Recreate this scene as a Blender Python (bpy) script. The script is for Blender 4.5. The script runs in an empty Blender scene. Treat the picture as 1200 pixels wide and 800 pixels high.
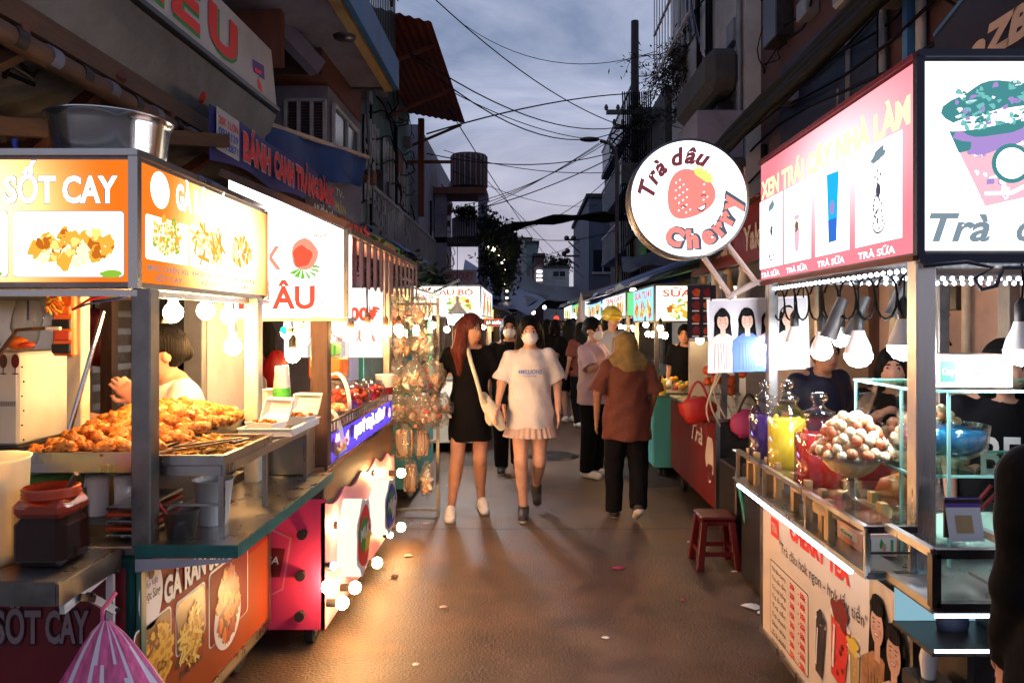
import bpy, math, random
import numpy as np
from mathutils import Vector, Matrix, noise as mnoise
random.seed(7)
RNG = random.Random(11)
SC = bpy.context.scene
COL = SC.collection
F_, CX, CY, H_ = 867.0, 618.0, 378.0, 1.55      # focal length and vanishing point of the photo in pixels, eye height
R = math.radians
def W(px, py, Y): return Vector(((px-CX)*Y/F_, Y, H_-(py-CY)*Y/F_))
def YX(px, X): return X*F_/(px-CX)

# ---------------------------------------------------------------- materials
MATS = {}
def M(name, col=None, rough=.6, metal=0., var=0., vs=6., bump=0., bs=40., spec=.5, trans=0., alpha=1., coat=0., stretch=(1,1,1), dirt=0., sss=0., rv=.15):
    if col is None: return MATS[name]
    m = bpy.data.materials.new(name); m.use_nodes = True; MATS[name] = m
    nt = m.node_tree; b = nt.nodes['Principled BSDF']
    b.inputs['Base Color'].default_value = (*col, 1); b.inputs['Roughness'].default_value = rough
    b.inputs['Metallic'].default_value = metal; b.inputs['Specular IOR Level'].default_value = spec
    b.inputs['Transmission Weight'].default_value = trans; b.inputs['Alpha'].default_value = alpha
    b.inputs['Coat Weight'].default_value = coat
    if sss: b.inputs['Subsurface Weight'].default_value = sss; b.inputs['Subsurface Radius'].default_value = (.3, .15, .08); b.inputs['Subsurface Scale'].default_value = .3
    if var or bump or dirt:
        tc = nt.nodes.new('ShaderNodeTexCoord'); mp = nt.nodes.new('ShaderNodeMapping')
        mp.inputs['Scale'].default_value = stretch; nt.links.new(tc.outputs['Object'], mp.inputs[0])
    if var:
        n = nt.nodes.new('ShaderNodeTexNoise'); n.inputs['Scale'].default_value = vs; n.inputs['Detail'].default_value = 6
        n.inputs['Roughness'].default_value = .65
        nt.links.new(mp.outputs[0], n.inputs['Vector'])
        cr = nt.nodes.new('ShaderNodeValToRGB'); cr.color_ramp.elements[0].position = .3; cr.color_ramp.elements[1].position = .7
        cr.color_ramp.elements[0].color = (*[max(0, c*(1-var)) for c in col], 1)
        cr.color_ramp.elements[1].color = (*[min(1, c*(1+var)) for c in col], 1)
        nt.links.new(n.outputs['Fac'], cr.inputs[0]); last = cr.outputs[0]
        if dirt:
            n3 = nt.nodes.new('ShaderNodeTexNoise'); n3.inputs['Scale'].default_value = vs*.35; n3.inputs['Detail'].default_value = 8
            n3.inputs['Roughness'].default_value = .75
            nt.links.new(mp.outputs[0], n3.inputs['Vector'])
            r3 = nt.nodes.new('ShaderNodeMapRange'); r3.inputs[1].default_value = .5; r3.inputs[2].default_value = .68; r3.inputs[4].default_value = dirt
            nt.links.new(n3.outputs['Fac'], r3.inputs[0])
            mx = nt.nodes.new('ShaderNodeMix'); mx.data_type = 'RGBA'; mx.inputs[7].default_value = (.035, .028, .022, 1)
            nt.links.new(r3.outputs[0], mx.inputs[0]); nt.links.new(last, mx.inputs[6]); last = mx.outputs[2]
        nt.links.new(last, b.inputs['Base Color'])
        rr = nt.nodes.new('ShaderNodeMapRange'); rr.inputs[3].default_value = max(.03, rough-rv); rr.inputs[4].default_value = min(1, rough+rv)
        nt.links.new(n.outputs['Fac'], rr.inputs[0]); nt.links.new(rr.outputs[0], b.inputs['Roughness'])
    if bump:
        n2 = nt.nodes.new('ShaderNodeTexNoise'); n2.inputs['Scale'].default_value = bs; n2.inputs['Detail'].default_value = 5
        nt.links.new(mp.outputs[0], n2.inputs['Vector'])
        bp = nt.nodes.new('ShaderNodeBump'); bp.inputs['Strength'].default_value = bump; bp.inputs['Distance'].default_value = .01
        nt.links.new(n2.outputs['Fac'], bp.inputs['Height']); nt.links.new(bp.outputs[0], b.inputs['Normal'])
    return m
def E(name, col, s=1., hot=None):
    """a surface that gives off light; hot=(world centre, radii, gain, glow colour): tubes behind a light-box face make its middle brighter"""
    if s <= 1.45 and not hot: s *= .66
    m = bpy.data.materials.new(name); m.use_nodes = True; MATS[name] = m
    nt = m.node_tree; nt.nodes.clear()
    o = nt.nodes.new('ShaderNodeOutputMaterial'); e = nt.nodes.new('ShaderNodeEmission')
    e.inputs[0].default_value = (*col, 1); e.inputs[1].default_value = s; nt.links.new(e.outputs[0], o.inputs[0])
    if hot:
        c, r, g, gc = hot
        ge = nt.nodes.new('ShaderNodeNewGeometry'); sub = nt.nodes.new('ShaderNodeVectorMath'); sub.operation = 'SUBTRACT'; sub.inputs[1].default_value = c
        dv = nt.nodes.new('ShaderNodeVectorMath'); dv.operation = 'DIVIDE'; dv.inputs[1].default_value = r
        ln = nt.nodes.new('ShaderNodeVectorMath'); ln.operation = 'LENGTH'
        mr = nt.nodes.new('ShaderNodeMapRange'); mr.interpolation_type = 'SMOOTHSTEP'; mr.inputs[1].default_value = 0; mr.inputs[2].default_value = 1; mr.inputs[3].default_value = 1; mr.inputs[4].default_value = 0
        nt.links.new(ge.outputs['Position'], sub.inputs[0]); nt.links.new(sub.outputs[0], dv.inputs[0]); nt.links.new(dv.outputs[0], ln.inputs[0]); nt.links.new(ln.outputs['Value'], mr.inputs[0])
        mu = nt.nodes.new('ShaderNodeMath'); mu.operation = 'MULTIPLY_ADD'; mu.inputs[1].default_value = g; mu.inputs[2].default_value = s
        nt.links.new(mr.outputs[0], mu.inputs[0]); nt.links.new(mu.outputs[0], e.inputs[1])
        mx = nt.nodes.new('ShaderNodeMix'); mx.data_type = 'RGBA'; mx.inputs[6].default_value = (*col, 1); mx.inputs[7].default_value = (*gc, 1)
        m2 = nt.nodes.new('ShaderNodeMath'); m2.operation = 'MULTIPLY'; m2.inputs[1].default_value = .8
        nt.links.new(mr.outputs[0], m2.inputs[0]); nt.links.new(m2.outputs[0], mx.inputs[0]); nt.links.new(mx.outputs[2], e.inputs[0])
    return m
def food(name, cols, scale=30., emit=0., hot=None, rough=.5):
    """printed or real food: voronoi lumps coloured from a ramp"""
    m = bpy.data.materials.new(name); m.use_nodes = True; MATS[name] = m
    nt = m.node_tree; b = nt.nodes['Principled BSDF']; tc = nt.nodes.new('ShaderNodeTexCoord')
    ns = nt.nodes.new('ShaderNodeTexNoise'); ns.inputs['Scale'].default_value = scale*.6; ns.inputs['Detail'].default_value = 4; ns.inputs['Distortion'].default_value = 1.5
    vo = nt.nodes.new('ShaderNodeTexVoronoi'); vo.inputs['Scale'].default_value = scale
    nt.links.new(tc.outputs['Object'], ns.inputs['Vector']); nt.links.new(tc.outputs['Object'], vo.inputs['Vector'])
    ad = nt.nodes.new('ShaderNodeMath'); ad.operation = 'MULTIPLY_ADD'; ad.inputs[1].default_value = .55
    nt.links.new(vo.outputs['Distance'], ad.inputs[0]); nt.links.new(ns.outputs['Fac'], ad.inputs[2])
    cr = nt.nodes.new('ShaderNodeValToRGB'); el = cr.color_ramp.elements
    while len(el) < len(cols): el.new(.5)
    for i, c in enumerate(cols): el[i].position = .35+.6*i/(len(cols)-1); el[i].color = (*c, 1)
    nt.links.new(ad.outputs[0], cr.inputs[0]); nt.links.new(cr.outputs[0], b.inputs['Base Color']); b.inputs['Roughness'].default_value = rough
    if emit:
        nt.links.new(cr.outputs[0], b.inputs['Emission Color']); b.inputs['Emission Strength'].default_value = emit
        b.inputs['Base Color'].default_value = (.1, .1, .1, 1)
    bp = nt.nodes.new('ShaderNodeBump'); bp.inputs['Strength'].default_value = .0 if emit else .8; bp.inputs['Distance'].default_value = .01
    nt.links.new(ns.outputs['Fac'], bp.inputs['Height']); nt.links.new(bp.outputs[0], b.inputs['Normal'])
    return m
def glass(name, col=(1, 1, 1), rough=.02, tint=.85, milk=0.):
    """thin clear sheet: mostly see-through with a fresnel gloss, cheap to render"""
    m = bpy.data.materials.new(name); m.use_nodes = True; MATS[name] = m
    nt = m.node_tree; nt.nodes.clear(); o = nt.nodes.new('ShaderNodeOutputMaterial')
    t = nt.nodes.new('ShaderNodeBsdfTransparent'); t.inputs[0].default_value = (*[c*tint for c in col], 1)
    g = nt.nodes.new('ShaderNodeBsdfGlossy'); g.inputs['Roughness'].default_value = rough; g.inputs[0].default_value = (*col, 1)
    f = nt.nodes.new('ShaderNodeLayerWeight'); f.inputs[0].default_value = .25
    mr = nt.nodes.new('ShaderNodeMapRange'); mr.inputs[3].default_value = .03; mr.inputs[4].default_value = .6
    nt.links.new(f.outputs['Facing'], mr.inputs[0])
    x = nt.nodes.new('ShaderNodeMixShader'); nt.links.new(mr.outputs[0], x.inputs[0]); nt.links.new(t.outputs[0], x.inputs[1]); nt.links.new(g.outputs[0], x.inputs[2]); nt.links.new(x.outputs[0], o.inputs[0])
    if milk:
        df = nt.nodes.new('ShaderNodeBsdfTranslucent'); d2 = nt.nodes.new('ShaderNodeBsdfDiffuse'); df.inputs[0].default_value = d2.inputs[0].default_value = (.85, .82, .78, 1)
        a = nt.nodes.new('ShaderNodeMixShader'); nt.links.new(df.outputs[0], a.inputs[1]); nt.links.new(d2.outputs[0], a.inputs[2])
        c = nt.nodes.new('ShaderNodeMixShader'); c.inputs[0].default_value = milk; nt.links.new(x.outputs[0], c.inputs[1]); nt.links.new(a.outputs[0], c.inputs[2]); nt.links.new(c.outputs[0], o.inputs[0])
    return m

def blobs(b, F, u, v, ru, rv, n, mats, d, r=.014, seed=1, stick=False, ring=False):
    """a printed photo of food: many small overlapping pieces in several tones"""
    r_ = random.Random(seed)
    for i in range(n):
        a = r_.uniform(0, 6.283); q = math.sqrt(r_.random()); x, y = u+ru*q*math.cos(a), v+rv*q*math.sin(a); s_ = r*r_.uniform(.6, 1.3); m = mats[int(r_.random()*len(mats))]; dd = d+.0012*i/n
        if stick: t = r_.uniform(0, 3.14); b.stroke(F, [(x-2.4*s_*math.cos(t), y-2.4*s_*math.sin(t)), (x+2.4*s_*math.cos(t), y+2.4*s_*math.sin(t))], s_*.7, m, dd)
        else:
            b.ell(F, x, y, s_, s_*r_.uniform(.55, .95), m, dd, 10, .35, r_.uniform(0, 3.1))
            if ring: b.ell(F, x, y, s_*.45, s_*.35, mats[0], dd+.0001, 8)
def clutter(t, X, y0, y1, z0, z1, side, n, seed=1):
    """meters, pipes, boxes and drooping cables on a street wall at x = X; side = +1 when the street is on its +x side"""
    r_ = random.Random(seed)
    for k in range(n):
        b = MB(); y = r_.uniform(y0, y1); b.rod((X+side*.04, y, z0), (X+side*.04, y, r_.uniform(z0+.5, z1)), r_.uniform(.012, .035), r_.choice(('tin', 'frame_white', 'wire')), n=7); b.build('pipe', t)
    for k in range(n):
        b = MB(); y, z, w_ = r_.uniform(y0, y1-.4), r_.uniform(z0, z1-.4), r_.uniform(.12, .4); b.box(X, X+side*r_.uniform(.06, .2), y, y+w_, z, z+w_*r_.uniform(.7, 1.3), r_.choice(('tin', 'plasterlilac', 'steel_dark', 'rust')), .01); b.build('wall_box', t)
    b = MB()
    for k in range(n*2):
        y, z, L = r_.uniform(y0, y1-.6), r_.uniform(z0, z1), r_.uniform(.6, 2.5); sg = r_.uniform(.05, .35); dz = r_.uniform(-.5, .5)
        b.tube([(X+side*(.06+.04*math.sin(i)), min(y1, y+L*i/10), z+dz*i/10-sg*4*(i/10)*(1-i/10)) for i in range(11)], r_.uniform(.006, .014), 'wire', 5)
    b.build('facade_cable', t)
# ---------------------------------------------------------------- things, parts
WL = {}
def tagit(o, label=None, cat=None, group=None, kind=None):
    for k, v in (('label', label), ('category', cat), ('group', group), ('kind', kind)):
        if v: o[k] = v
    return o
def T(name, label, cat, loc=(0, 0, 0), group=None, kind=None):
    o = bpy.data.objects.new(name, None); COL.objects.link(o); o.location = loc; WL[o.name] = Vector(loc)
    o.empty_display_size = .1
    return tagit(o, label, cat, group, kind)
class Fr:
    """a flat frame: O + u U + v V + d N"""
    def __init__(s, O, U=(1, 0, 0), V=(0, 0, 1), N=None):
        s.O = Vector(O); s.U = Vector(U).normalized(); s.V = Vector(V).normalized(); s.N = Vector(N).normalized() if N else s.U.cross(s.V)
    def p(s, u, v, d=0): return s.O+s.U*u+s.V*v+s.N*d
    def rot(s, u, v, a):
        c, n = math.cos(a), math.sin(a)
        return Fr(s.p(u, v), s.U*c+s.V*n, s.V*c-s.U*n, s.N)
_TX = {}
def txt(s, bold=0., shear=0.):
    k = (s, bold, shear)
    if k not in _TX:
        c = bpy.data.curves.new('t', 'FONT'); c.body = s; c.offset = bold; c.shear = shear; c.resolution_u = 3; c.dimensions = '2D'; c.fill_mode = 'FRONT'
        o = bpy.data.objects.new('t', c); COL.objects.link(o); bpy.context.view_layer.update()
        m = bpy.data.meshes.new_from_object(o.evaluated_get(bpy.context.evaluated_depsgraph_get()))
        vs = [(v.co.x, v.co.y) for v in m.vertices]; fs = [tuple(p.vertices) for p in m.polygons]
        x0 = min([v[0] for v in vs] or [0]); x1 = max([v[0] for v in vs] or [1])
        _TX[k] = ([(a-x0, b) for a, b in vs], fs, x1-x0)
        bpy.data.objects.remove(o); bpy.data.curves.remove(c); bpy.data.meshes.remove(m)
    return _TX[k]
class MB:
    def __init__(s): s.v = []; s.f = []; s.m = []; s.sm = []; s.mats = []; s.fx = None
    def mi(s, m):
        if isinstance(m, str): m = MATS[m]
        if m not in s.mats: s.mats.append(m)
        return s.mats.index(m)
    def add(s, vs, fs, m, sm=False):
        n = len(s.v); k = s.mi(m); s.v += [tuple(v) for v in vs]
        for f in fs: s.f.append(tuple(n+i for i in f)); s.m.append(k); s.sm.append(sm)
        return s
    def obox(s, c, hx, hy, hz, A, m, b=0.):
        """box from a centre, half sizes and an axis matrix A (columns), edges chamfered by b"""
        c = Vector(c); A = A or Matrix.Identity(3)
        S = [(x, y, z) for x in (-1, 1) for y in (-1, 1) for z in (-1, 1)]
        if b <= 0:
            vs = [c+A@Vector((x*hx, y*hy, z*hz)) for x, y, z in S]
            return s.add(vs, [(0, 1, 3, 2), (4, 6, 7, 5), (0, 4, 5, 1), (2, 3, 7, 6), (0, 2, 6, 4), (1, 5, 7, 3)], m)
        b = min(b, hx*.9, hy*.9, hz*.9); vs = []; ix = {}
        for q in S:
            for a in range(3):
                l = [hx-b, hy-b, hz-b]; l[a] += b
                ix[q, a] = len(vs); vs.append(c+A@Vector((q[0]*l[0], q[1]*l[1], q[2]*l[2])))
        fs = []
        for a in range(3):
            o1, o2 = (a+1) % 3, (a+2) % 3
            def Q(sa, s1, s2): q = [0, 0, 0]; q[a] = sa; q[o1] = s1; q[o2] = s2; return tuple(q)
            for sa in (-1, 1): fs.append([ix[Q(sa, *t), a] for t in ((-1, -1), (1, -1), (1, 1), (-1, 1))][::sa])
            for s1 in (-1, 1):
                for s2 in (-1, 1):
                    fs.append([ix[Q(-1, s1, s2), o1], ix[Q(1, s1, s2), o1], ix[Q(1, s1, s2), o2], ix[Q(-1, s1, s2), o2]][::-s1*s2])
        for q in S: fs.append([ix[q, 0], ix[q, 1], ix[q, 2]][::(1 if q[0]*q[1]*q[2] > 0 else -1)])
        return s.add(vs, fs, m)
    def box(s, x0, x1, y0, y1, z0, z1, m, b=0.):
        return s.obox(((x0+x1)/2, (y0+y1)/2, (z0+z1)/2), abs(x1-x0)/2, abs(y1-y0)/2, abs(z1-z0)/2, None, m, b)
    def bar(s, a, b, w, h, m, up=(0, 0, 1), bev=0.):
        a = Vector(a); b = Vector(b); d = (b-a); L = d.length; d.normalize(); up = Vector(up)
        if abs(d.dot(up)) > .98: up = Vector((0, 1, 0))
        x = d.cross(up).normalized(); u = x.cross(d)
        A = Matrix((x, d, u)).transposed()
        return s.obox((a+b)/2, w/2, L/2, h/2, A, m, bev)
    def rod(s, a, b, r1, m, r2=None, n=10, cap=True):
        a = Vector(a); b = Vector(b); r2 = r1 if r2 is None else r2; d = (b-a).normalized()
        x = d.orthogonal().normalized(); y = d.cross(x)
        vs = [c+(x*math.cos(t)+y*math.sin(t))*r for c, r in ((a, r1), (b, r2)) for t in [2*math.pi*i/n for i in range(n)]]
        s.add(vs, [(i, (i+1) % n, n+(i+1) % n, n+i) for i in range(n)], m, True)
        if cap: s.add(vs[:n], [tuple(range(n))[::-1]], m); s.add(vs[n:], [tuple(range(n))], m)
        return s
    def tube(s, pts, r, m, n=6, taper=1.):
        pts = [Vector(p) for p in pts]; vs = []; K = len(pts); x = None
        for i, p in enumerate(pts):
            d = (pts[min(i+1, K-1)]-pts[max(i-1, 0)]).normalized()
            x = d.orthogonal().normalized() if x is None else (x-d*x.dot(d)).normalized()
            y = d.cross(x); rr = r*(1+(taper-1)*i/max(1, K-1))
            vs += [p+(x*math.cos(2*math.pi*k/n)+y*math.sin(2*math.pi*k/n))*rr for k in range(n)]
        fs = [(i*n+k, i*n+(k+1) % n, (i+1)*n+(k+1) % n, (i+1)*n+k) for i in range(K-1) for k in range(n)]
        fs += [tuple(range(n))[::-1], tuple(range((K-1)*n, K*n))]
        return s.add(vs, fs, m, True)
    def lathe(s, c, prof, m, n=24, ax=None, sm=True, sx=1., sy=1.):
        """prof: (r, z) pairs, around vertical axis through c (or matrix ax)"""
        c = Vector(c); A = ax or Matrix.Identity(3); vs = []; K = len(prof)
        for r, z in prof: vs += [c+A@Vector((r*sx*math.cos(2*math.pi*k/n), r*sy*math.sin(2*math.pi*k/n), z)) for k in range(n)]
        fs = [(i*n+k, i*n+(k+1) % n, (i+1)*n+(k+1) % n, (i+1)*n+k) for i in range(K-1) for k in range(n)]
        s.add(vs, fs, m, sm)
        if prof[0][0] > 1e-5: s.add(vs[:n], [tuple(range(n))[::-1]], m)
        if prof[-1][0] > 1e-5: s.add(vs[-n:], [tuple(range(n))], m)
        return s
    def open_lathe(s, c, prof, m, n=24, A=None):
        c = Vector(c); A = A or Matrix.Identity(3); vs = []; K = len(prof)
        for r, z in prof: vs += [c+A@Vector((r*math.cos(2*math.pi*k/n), r*math.sin(2*math.pi*k/n), z)) for k in range(n)]
        return s.add(vs, [(i*n+k, i*n+(k+1) % n, (i+1)*n+(k+1) % n, (i+1)*n+k) for i in range(K-1) for k in range(n)], m, True)
    def ball(s, c, r, m, sc=(1, 1, 1), n=12, amp=0., A=None, seed=0., fr=2.):
        c = Vector(c); A = A or Matrix.Identity(3); vs = []; k2 = n//2
        def P(d):
            q = 1+(amp*mnoise.noise(Vector(d)*fr+Vector((seed, seed*1.7, -seed))) if amp else 0)
            return c+A@Vector((d[0]*r*sc[0]*q, d[1]*r*sc[1]*q, d[2]*r*sc[2]*q))
        vs.append(P((0, 0, -1)))
        for i in range(1, k2):
            t = -math.pi/2+math.pi*i/k2
            vs += [P((math.cos(t)*math.cos(2*math.pi*j/n), math.cos(t)*math.sin(2*math.pi*j/n), math.sin(t))) for j in range(n)]
        vs.append(P((0, 0, 1))); L = len(vs)-1
        fs = [(0, 1+(j+1) % n, 1+j) for j in range(n)]
        for i in range(k2-2): fs += [(1+i*n+j, 1+i*n+(j+1) % n, 1+(i+1)*n+(j+1) % n, 1+(i+1)*n+j) for j in range(n)]
        b = 1+(k2-2)*n; fs += [(L, b+j, b+(j+1) % n) for j in range(n)]
        return s.add(vs, fs, m, True)
    def quad(s, a, b, c, d, m): return s.add([a, b, c, d], [(0, 1, 2, 3)], m)
    def sheet(s, f, nu, nv, m, sm=True, th=0.):
        vs = [Vector(f(i/nu, j/nv)) for j in range(nv+1) for i in range(nu+1)]
        fs = [(j*(nu+1)+i, j*(nu+1)+i+1, (j+1)*(nu+1)+i+1, (j+1)*(nu+1)+i) for j in range(nv) for i in range(nu)]
        s.add(vs, fs, m, sm)
        if th:
            n = (vs[1]-vs[0]).cross(vs[nu+1]-vs[0]).normalized()*th
            vb = [v-n for v in vs]; s.add(vb, [f_[::-1] for f_ in fs], m, sm)
            rim = [i for i in range(nu+1)]+[(j)*(nu+1)+nu for j in range(1, nv+1)]+[nv*(nu+1)+i for i in range(nu-1, -1, -1)]+[j*(nu+1) for j in range(nv-1, 0, -1)]
            K = len(rim); s.add([vs[i] for i in rim]+[vb[i] for i in rim], [(i, (i+1) % K, K+(i+1) % K, K+i) for i in range(K)], m)
        return s
    # flat artwork on a frame
    def rect(s, F, u0, v0, u1, v1, m, d=0.): return s.quad(F.p(u0, v0, d), F.p(u1, v0, d), F.p(u1, v1, d), F.p(u0, v1, d), m)
    def rrect(s, F, u0, v0, u1, v1, m, d=0., r=.01):
        pts = []
        for cx, cy, a0 in ((u1-r, v0+r, -90), (u1-r, v1-r, 0), (u0+r, v1-r, 90), (u0+r, v0+r, 180)):
            pts += [(cx+r*math.cos(R(a0+a)), cy+r*math.sin(R(a0+a))) for a in (0, 30, 60, 90)]
        return s.fp(F, pts, m, d)
    def fp(s, F, pts, m, d=0.): return s.add([F.p(u, v, d) for u, v in pts], [tuple(range(len(pts)))], m)
    def ell(s, F, u, v, ru, rv, m, d=0., n=24, amp=0., a=0.):
        ca, sa = math.cos(a), math.sin(a); pts = []
        for i in range(n):
            t = 2*math.pi*i/n; q = 1+amp*math.sin(5*t+u*90)*.5+amp*math.sin(3*t+v*70)*.5
            x, y = ru*math.cos(t)*q, rv*math.sin(t)*q; pts.append((u+x*ca-y*sa, v+x*sa+y*ca))
        return s.fp(F, pts, m, d)
    def stroke(s, F, pts, w, m, d=0.):
        for (a, b), (c, e) in zip(pts, pts[1:]):
            L = math.hypot(c-a, e-b) or 1; nx, ny = -(e-b)/L*w/2, (c-a)/L*w/2
            s.fp(F, [(a+nx, b+ny), (c+nx, e+ny), (c-nx, e-ny), (a-nx, b-ny)], m, d)
        return s
    def text(s, F, u, v, cap, t, m, d=.002, w=None, bold=.012, shear=0., a=0., out=None, ow=.05):
        """letters with capital height cap from the baseline start (u, v); out = outline material"""
        if out: s.text(F, u, v, cap, t, out, d-.0008, w, bold+ow, shear, a)
        vs, fs, L = txt(t, round(bold*1.45, 4), shear); k = cap/.73; kx = k if w is None else w/L
        ca, sa = math.cos(a), math.sin(a)
        return s.add([F.p(u+x*kx*ca-y*k*sa, v+x*kx*sa+y*k*ca, d) for x, y in vs], fs, m)
    def build(s, name, parent=None, label=None, cat=None, group=None, kind=None, recalc=False, at=None):
        me = bpy.data.meshes.new(name)
        V = np.array([tuple(v) for v in s.v], dtype=np.float64).reshape(-1, 3)
        if parent is not None: o0 = WL[parent.name]
        elif at is not None: o0 = Vector(at)
        elif kind == 'structure': o0 = Vector((0, 0, 0))
        else: mn, mx = V.min(0), V.max(0); o0 = Vector(((mn[0]+mx[0])/2, (mn[1]+mx[1])/2, mn[2]))
        V = V-np.array(o0)
        me.from_pydata(V.tolist(), [], s.f)
        for m in s.mats: me.materials.append(m)
        me.polygons.foreach_set('material_index', s.m); me.polygons.foreach_set('use_smooth', s.sm); me.update()
        o = bpy.data.objects.new(name, me); COL.objects.link(o)
        WL[o.name] = Vector(o0)
        if parent is not None: o.parent = parent
        else: o.location = o0
        return tagit(o, label, cat, group, kind)
CH = {}
def kids(o): return [c for c in o.children]
def copy_tree(o, loc=None, label=None, group=None, rz=None, scale=None, parent=None):
    c = o.copy(); COL.objects.link(c); c.parent = parent
    if loc is not None: c.location = loc
    if label: c['label'] = label
    if group: c['group'] = group
    if rz is not None: c.rotation_euler.z = rz
    if scale is not None: c.scale = (scale,)*3
    for k in kids(o): copy_tree(k, parent=c)
    return c
def ORD(i): return ['first', 'second', 'third', 'fourth', 'fifth', 'sixth', 'seventh', 'eighth', 'ninth', 'tenth', 'eleventh', 'twelfth', 'thirteenth', 'fourteenth', 'fifteenth', 'sixteenth'][i]

# ---------------------------------------------------------------- distance-field modelling for bodies, clothes and hair
class SD:
    def __init__(s, lo, hi, h):
        s.h = h; s.lo = np.array(lo, float); n = np.ceil((np.array(hi)-s.lo)/h).astype(int)+1; s.n = n
        s.F = np.full(n, 1., np.float32)
        s.ax = [s.lo[i]+h*np.arange(n[i]) for i in range(3)]
    def sub(s, lo, hi):
        sl = [];
        for i in range(3):
            a = int(max(0, (lo[i]-s.lo[i])//s.h)); b = int(min(s.n[i], (hi[i]-s.lo[i])//s.h+2)); sl.append(slice(a, max(a, b)))
        X, Y, Z = np.meshgrid(s.ax[0][sl[0]], s.ax[1][sl[1]], s.ax[2][sl[2]], indexing='ij', sparse=True)
        return tuple(sl), X, Y, Z
    def cone(s, a, b, r1, r2=None, k=.02, fy=1., cut=None, op='add', wr=0.):
        """round cone a-b; fy flattens along y; cut=(point, normal) removes the side the normal points to"""
        r2 = r1 if r2 is None else r2; a = np.array(a, float); b = np.array(b, float); m = max(r1, r2)+k*2+s.h*2
        sl, X, Y, Z = s.sub(np.minimum(a, b)-m, np.maximum(a, b)+m)
        if 0 in s.F[sl].shape: return s
        d = b-a; yk = 1/fy; L2 = d[0]**2+(d[1]*yk)**2+d[2]**2+1e-9
        px, py, pz = X-a[0], (Y-a[1])*yk, Z-a[2]
        t = np.clip((px*d[0]+py*d[1]*yk+pz*d[2])/L2, 0, 1)
        D = np.sqrt((px-t*d[0])**2+(py-t*d[1]*yk)**2+(pz-t*d[2])**2)-(r1+(r2-r1)*t)
        D = D*min(1, fy) if fy < 1 else D
        if cut is not None:
            c, n = np.array(cut[0], float), np.array(cut[1], float); n = n/np.linalg.norm(n)
            D = np.maximum(D, (X-c[0])*n[0]+(Y-c[1])*n[1]+(Z-c[2])*n[2])
        A = s.F[sl]
        if op == 'add':
            if k > 0: hh = np.clip(.5+.5*(A-D)/k, 0, 1); s.F[sl] = A+(D-A)*hh-k*hh*(1-hh)
            else: s.F[sl] = np.minimum(A, D)
        elif op == 'sub': s.F[sl] = np.maximum(A, -D)
        return s
    def ell(s, c, r, k=.015, op='add'):
        c = np.array(c, float); r = np.array(r, float); m = k*2+s.h*2
        sl, X, Y, Z = s.sub(c-r-m, c+r+m)
        if 0 in s.F[sl].shape: return s
        x, y, z = (X-c[0]), (Y-c[1]), (Z-c[2])
        k0 = np.sqrt((x/r[0])**2+(y/r[1])**2+(z/r[2])**2); k1 = np.sqrt((x/r[0]**2)**2+(y/r[1]**2)**2+(z/r[2]**2)**2)+1e-9
        D = k0*(k0-1)/k1; A = s.F[sl]
        if op == 'sub': s.F[sl] = np.maximum(A, -D)
        elif k > 0: hh = np.clip(.5+.5*(A-D)/k, 0, 1); s.F[sl] = A+(D-A)*hh-k*hh*(1-hh)
        else: s.F[sl] = np.minimum(A, D)
        return s
    def plane(s, c, n):
        _, X, Y, Z = s.sub(s.lo-1, s.lo+s.h*s.n+1); n = np.array(n, float); n /= np.linalg.norm(n)
        s.F = np.maximum(s.F, (X-c[0])*n[0]+(Y-c[1])*n[1]+(Z-c[2])*n[2]).astype(np.float32); return s
    def wrinkle(s, amp, fx=(23, 9, 14), ph=0.):
        _, X, Y, Z = s.sub(s.lo-1, s.lo+s.h*s.n+1)
        s.F = (s.F+amp*(np.sin(X*fx[0]+np.sin(Z*11+ph)*1.7+ph)*np.sin(Z*fx[2]+X*fx[1]+Y*7+ph*2)+.5*np.sin(X*31+Z*37+Y*19+ph)*np.sin(Y*29-Z*13))).astype(np.float32); return s
    def strands(s, amp, c, n=34):
        _, X, Y, Z = s.sub(s.lo-1, s.lo+s.h*s.n+1)
        th = np.arctan2(Y-c[1], X-c[0]); s.F = (s.F+amp*np.sin(th*n+np.sin(Z*18)*1.2)+amp*.6*np.sin(th*n*2.3+Z*9)).astype(np.float32); return s
    def mesh(s):
        Fv = s.F; Fv = np.pad(Fv, 1, constant_values=1.); lo = s.lo-s.h
        I = Fv < 0; n = np.array(Fv.shape)-1
        cnt = np.zeros(n, np.int8); 
        def C(A, i, j, k): return A[i:i+n[0], j:j+n[1], k:k+n[2]]
        for i in (0, 1):
            for j in (0, 1):
                for k in (0, 1): cnt += C(I, i, j, k)
        act = (cnt > 0) & (cnt < 8); idx = np.argwhere(act)
        if len(idx) == 0: return np.zeros((0, 3)), np.zeros((0, 4), int)
        vid = np.full(n, -1, np.int64); vid[act] = np.arange(len(idx))
        P = np.zeros((len(idx), 3)); c = np.zeros(len(idx))
        g = lambda o: Fv[idx[:, 0]+o[0], idx[:, 1]+o[1], idx[:, 2]+o[2]].astype(float)
        for a in range(3):
            o1, o2 = [q for q in range(3) if q != a]
            for u in (0, 1):
                for v in (0, 1):
                    p = [0, 0, 0]; p[o1] = u; p[o2] = v; q = list(p); q[a] = 1
                    f0, f1 = g(p), g(q); cr = (f0 < 0) != (f1 < 0); t = np.where(cr, f0/(f0-f1+1e-12), 0)
                    pt = np.tile(np.array(p, float), (len(idx), 1)); pt[:, a] += t
                    P[cr] += pt[cr]; c += cr
        P = (P/c[:, None]+idx)*s.h+lo
        Q = []
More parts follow.
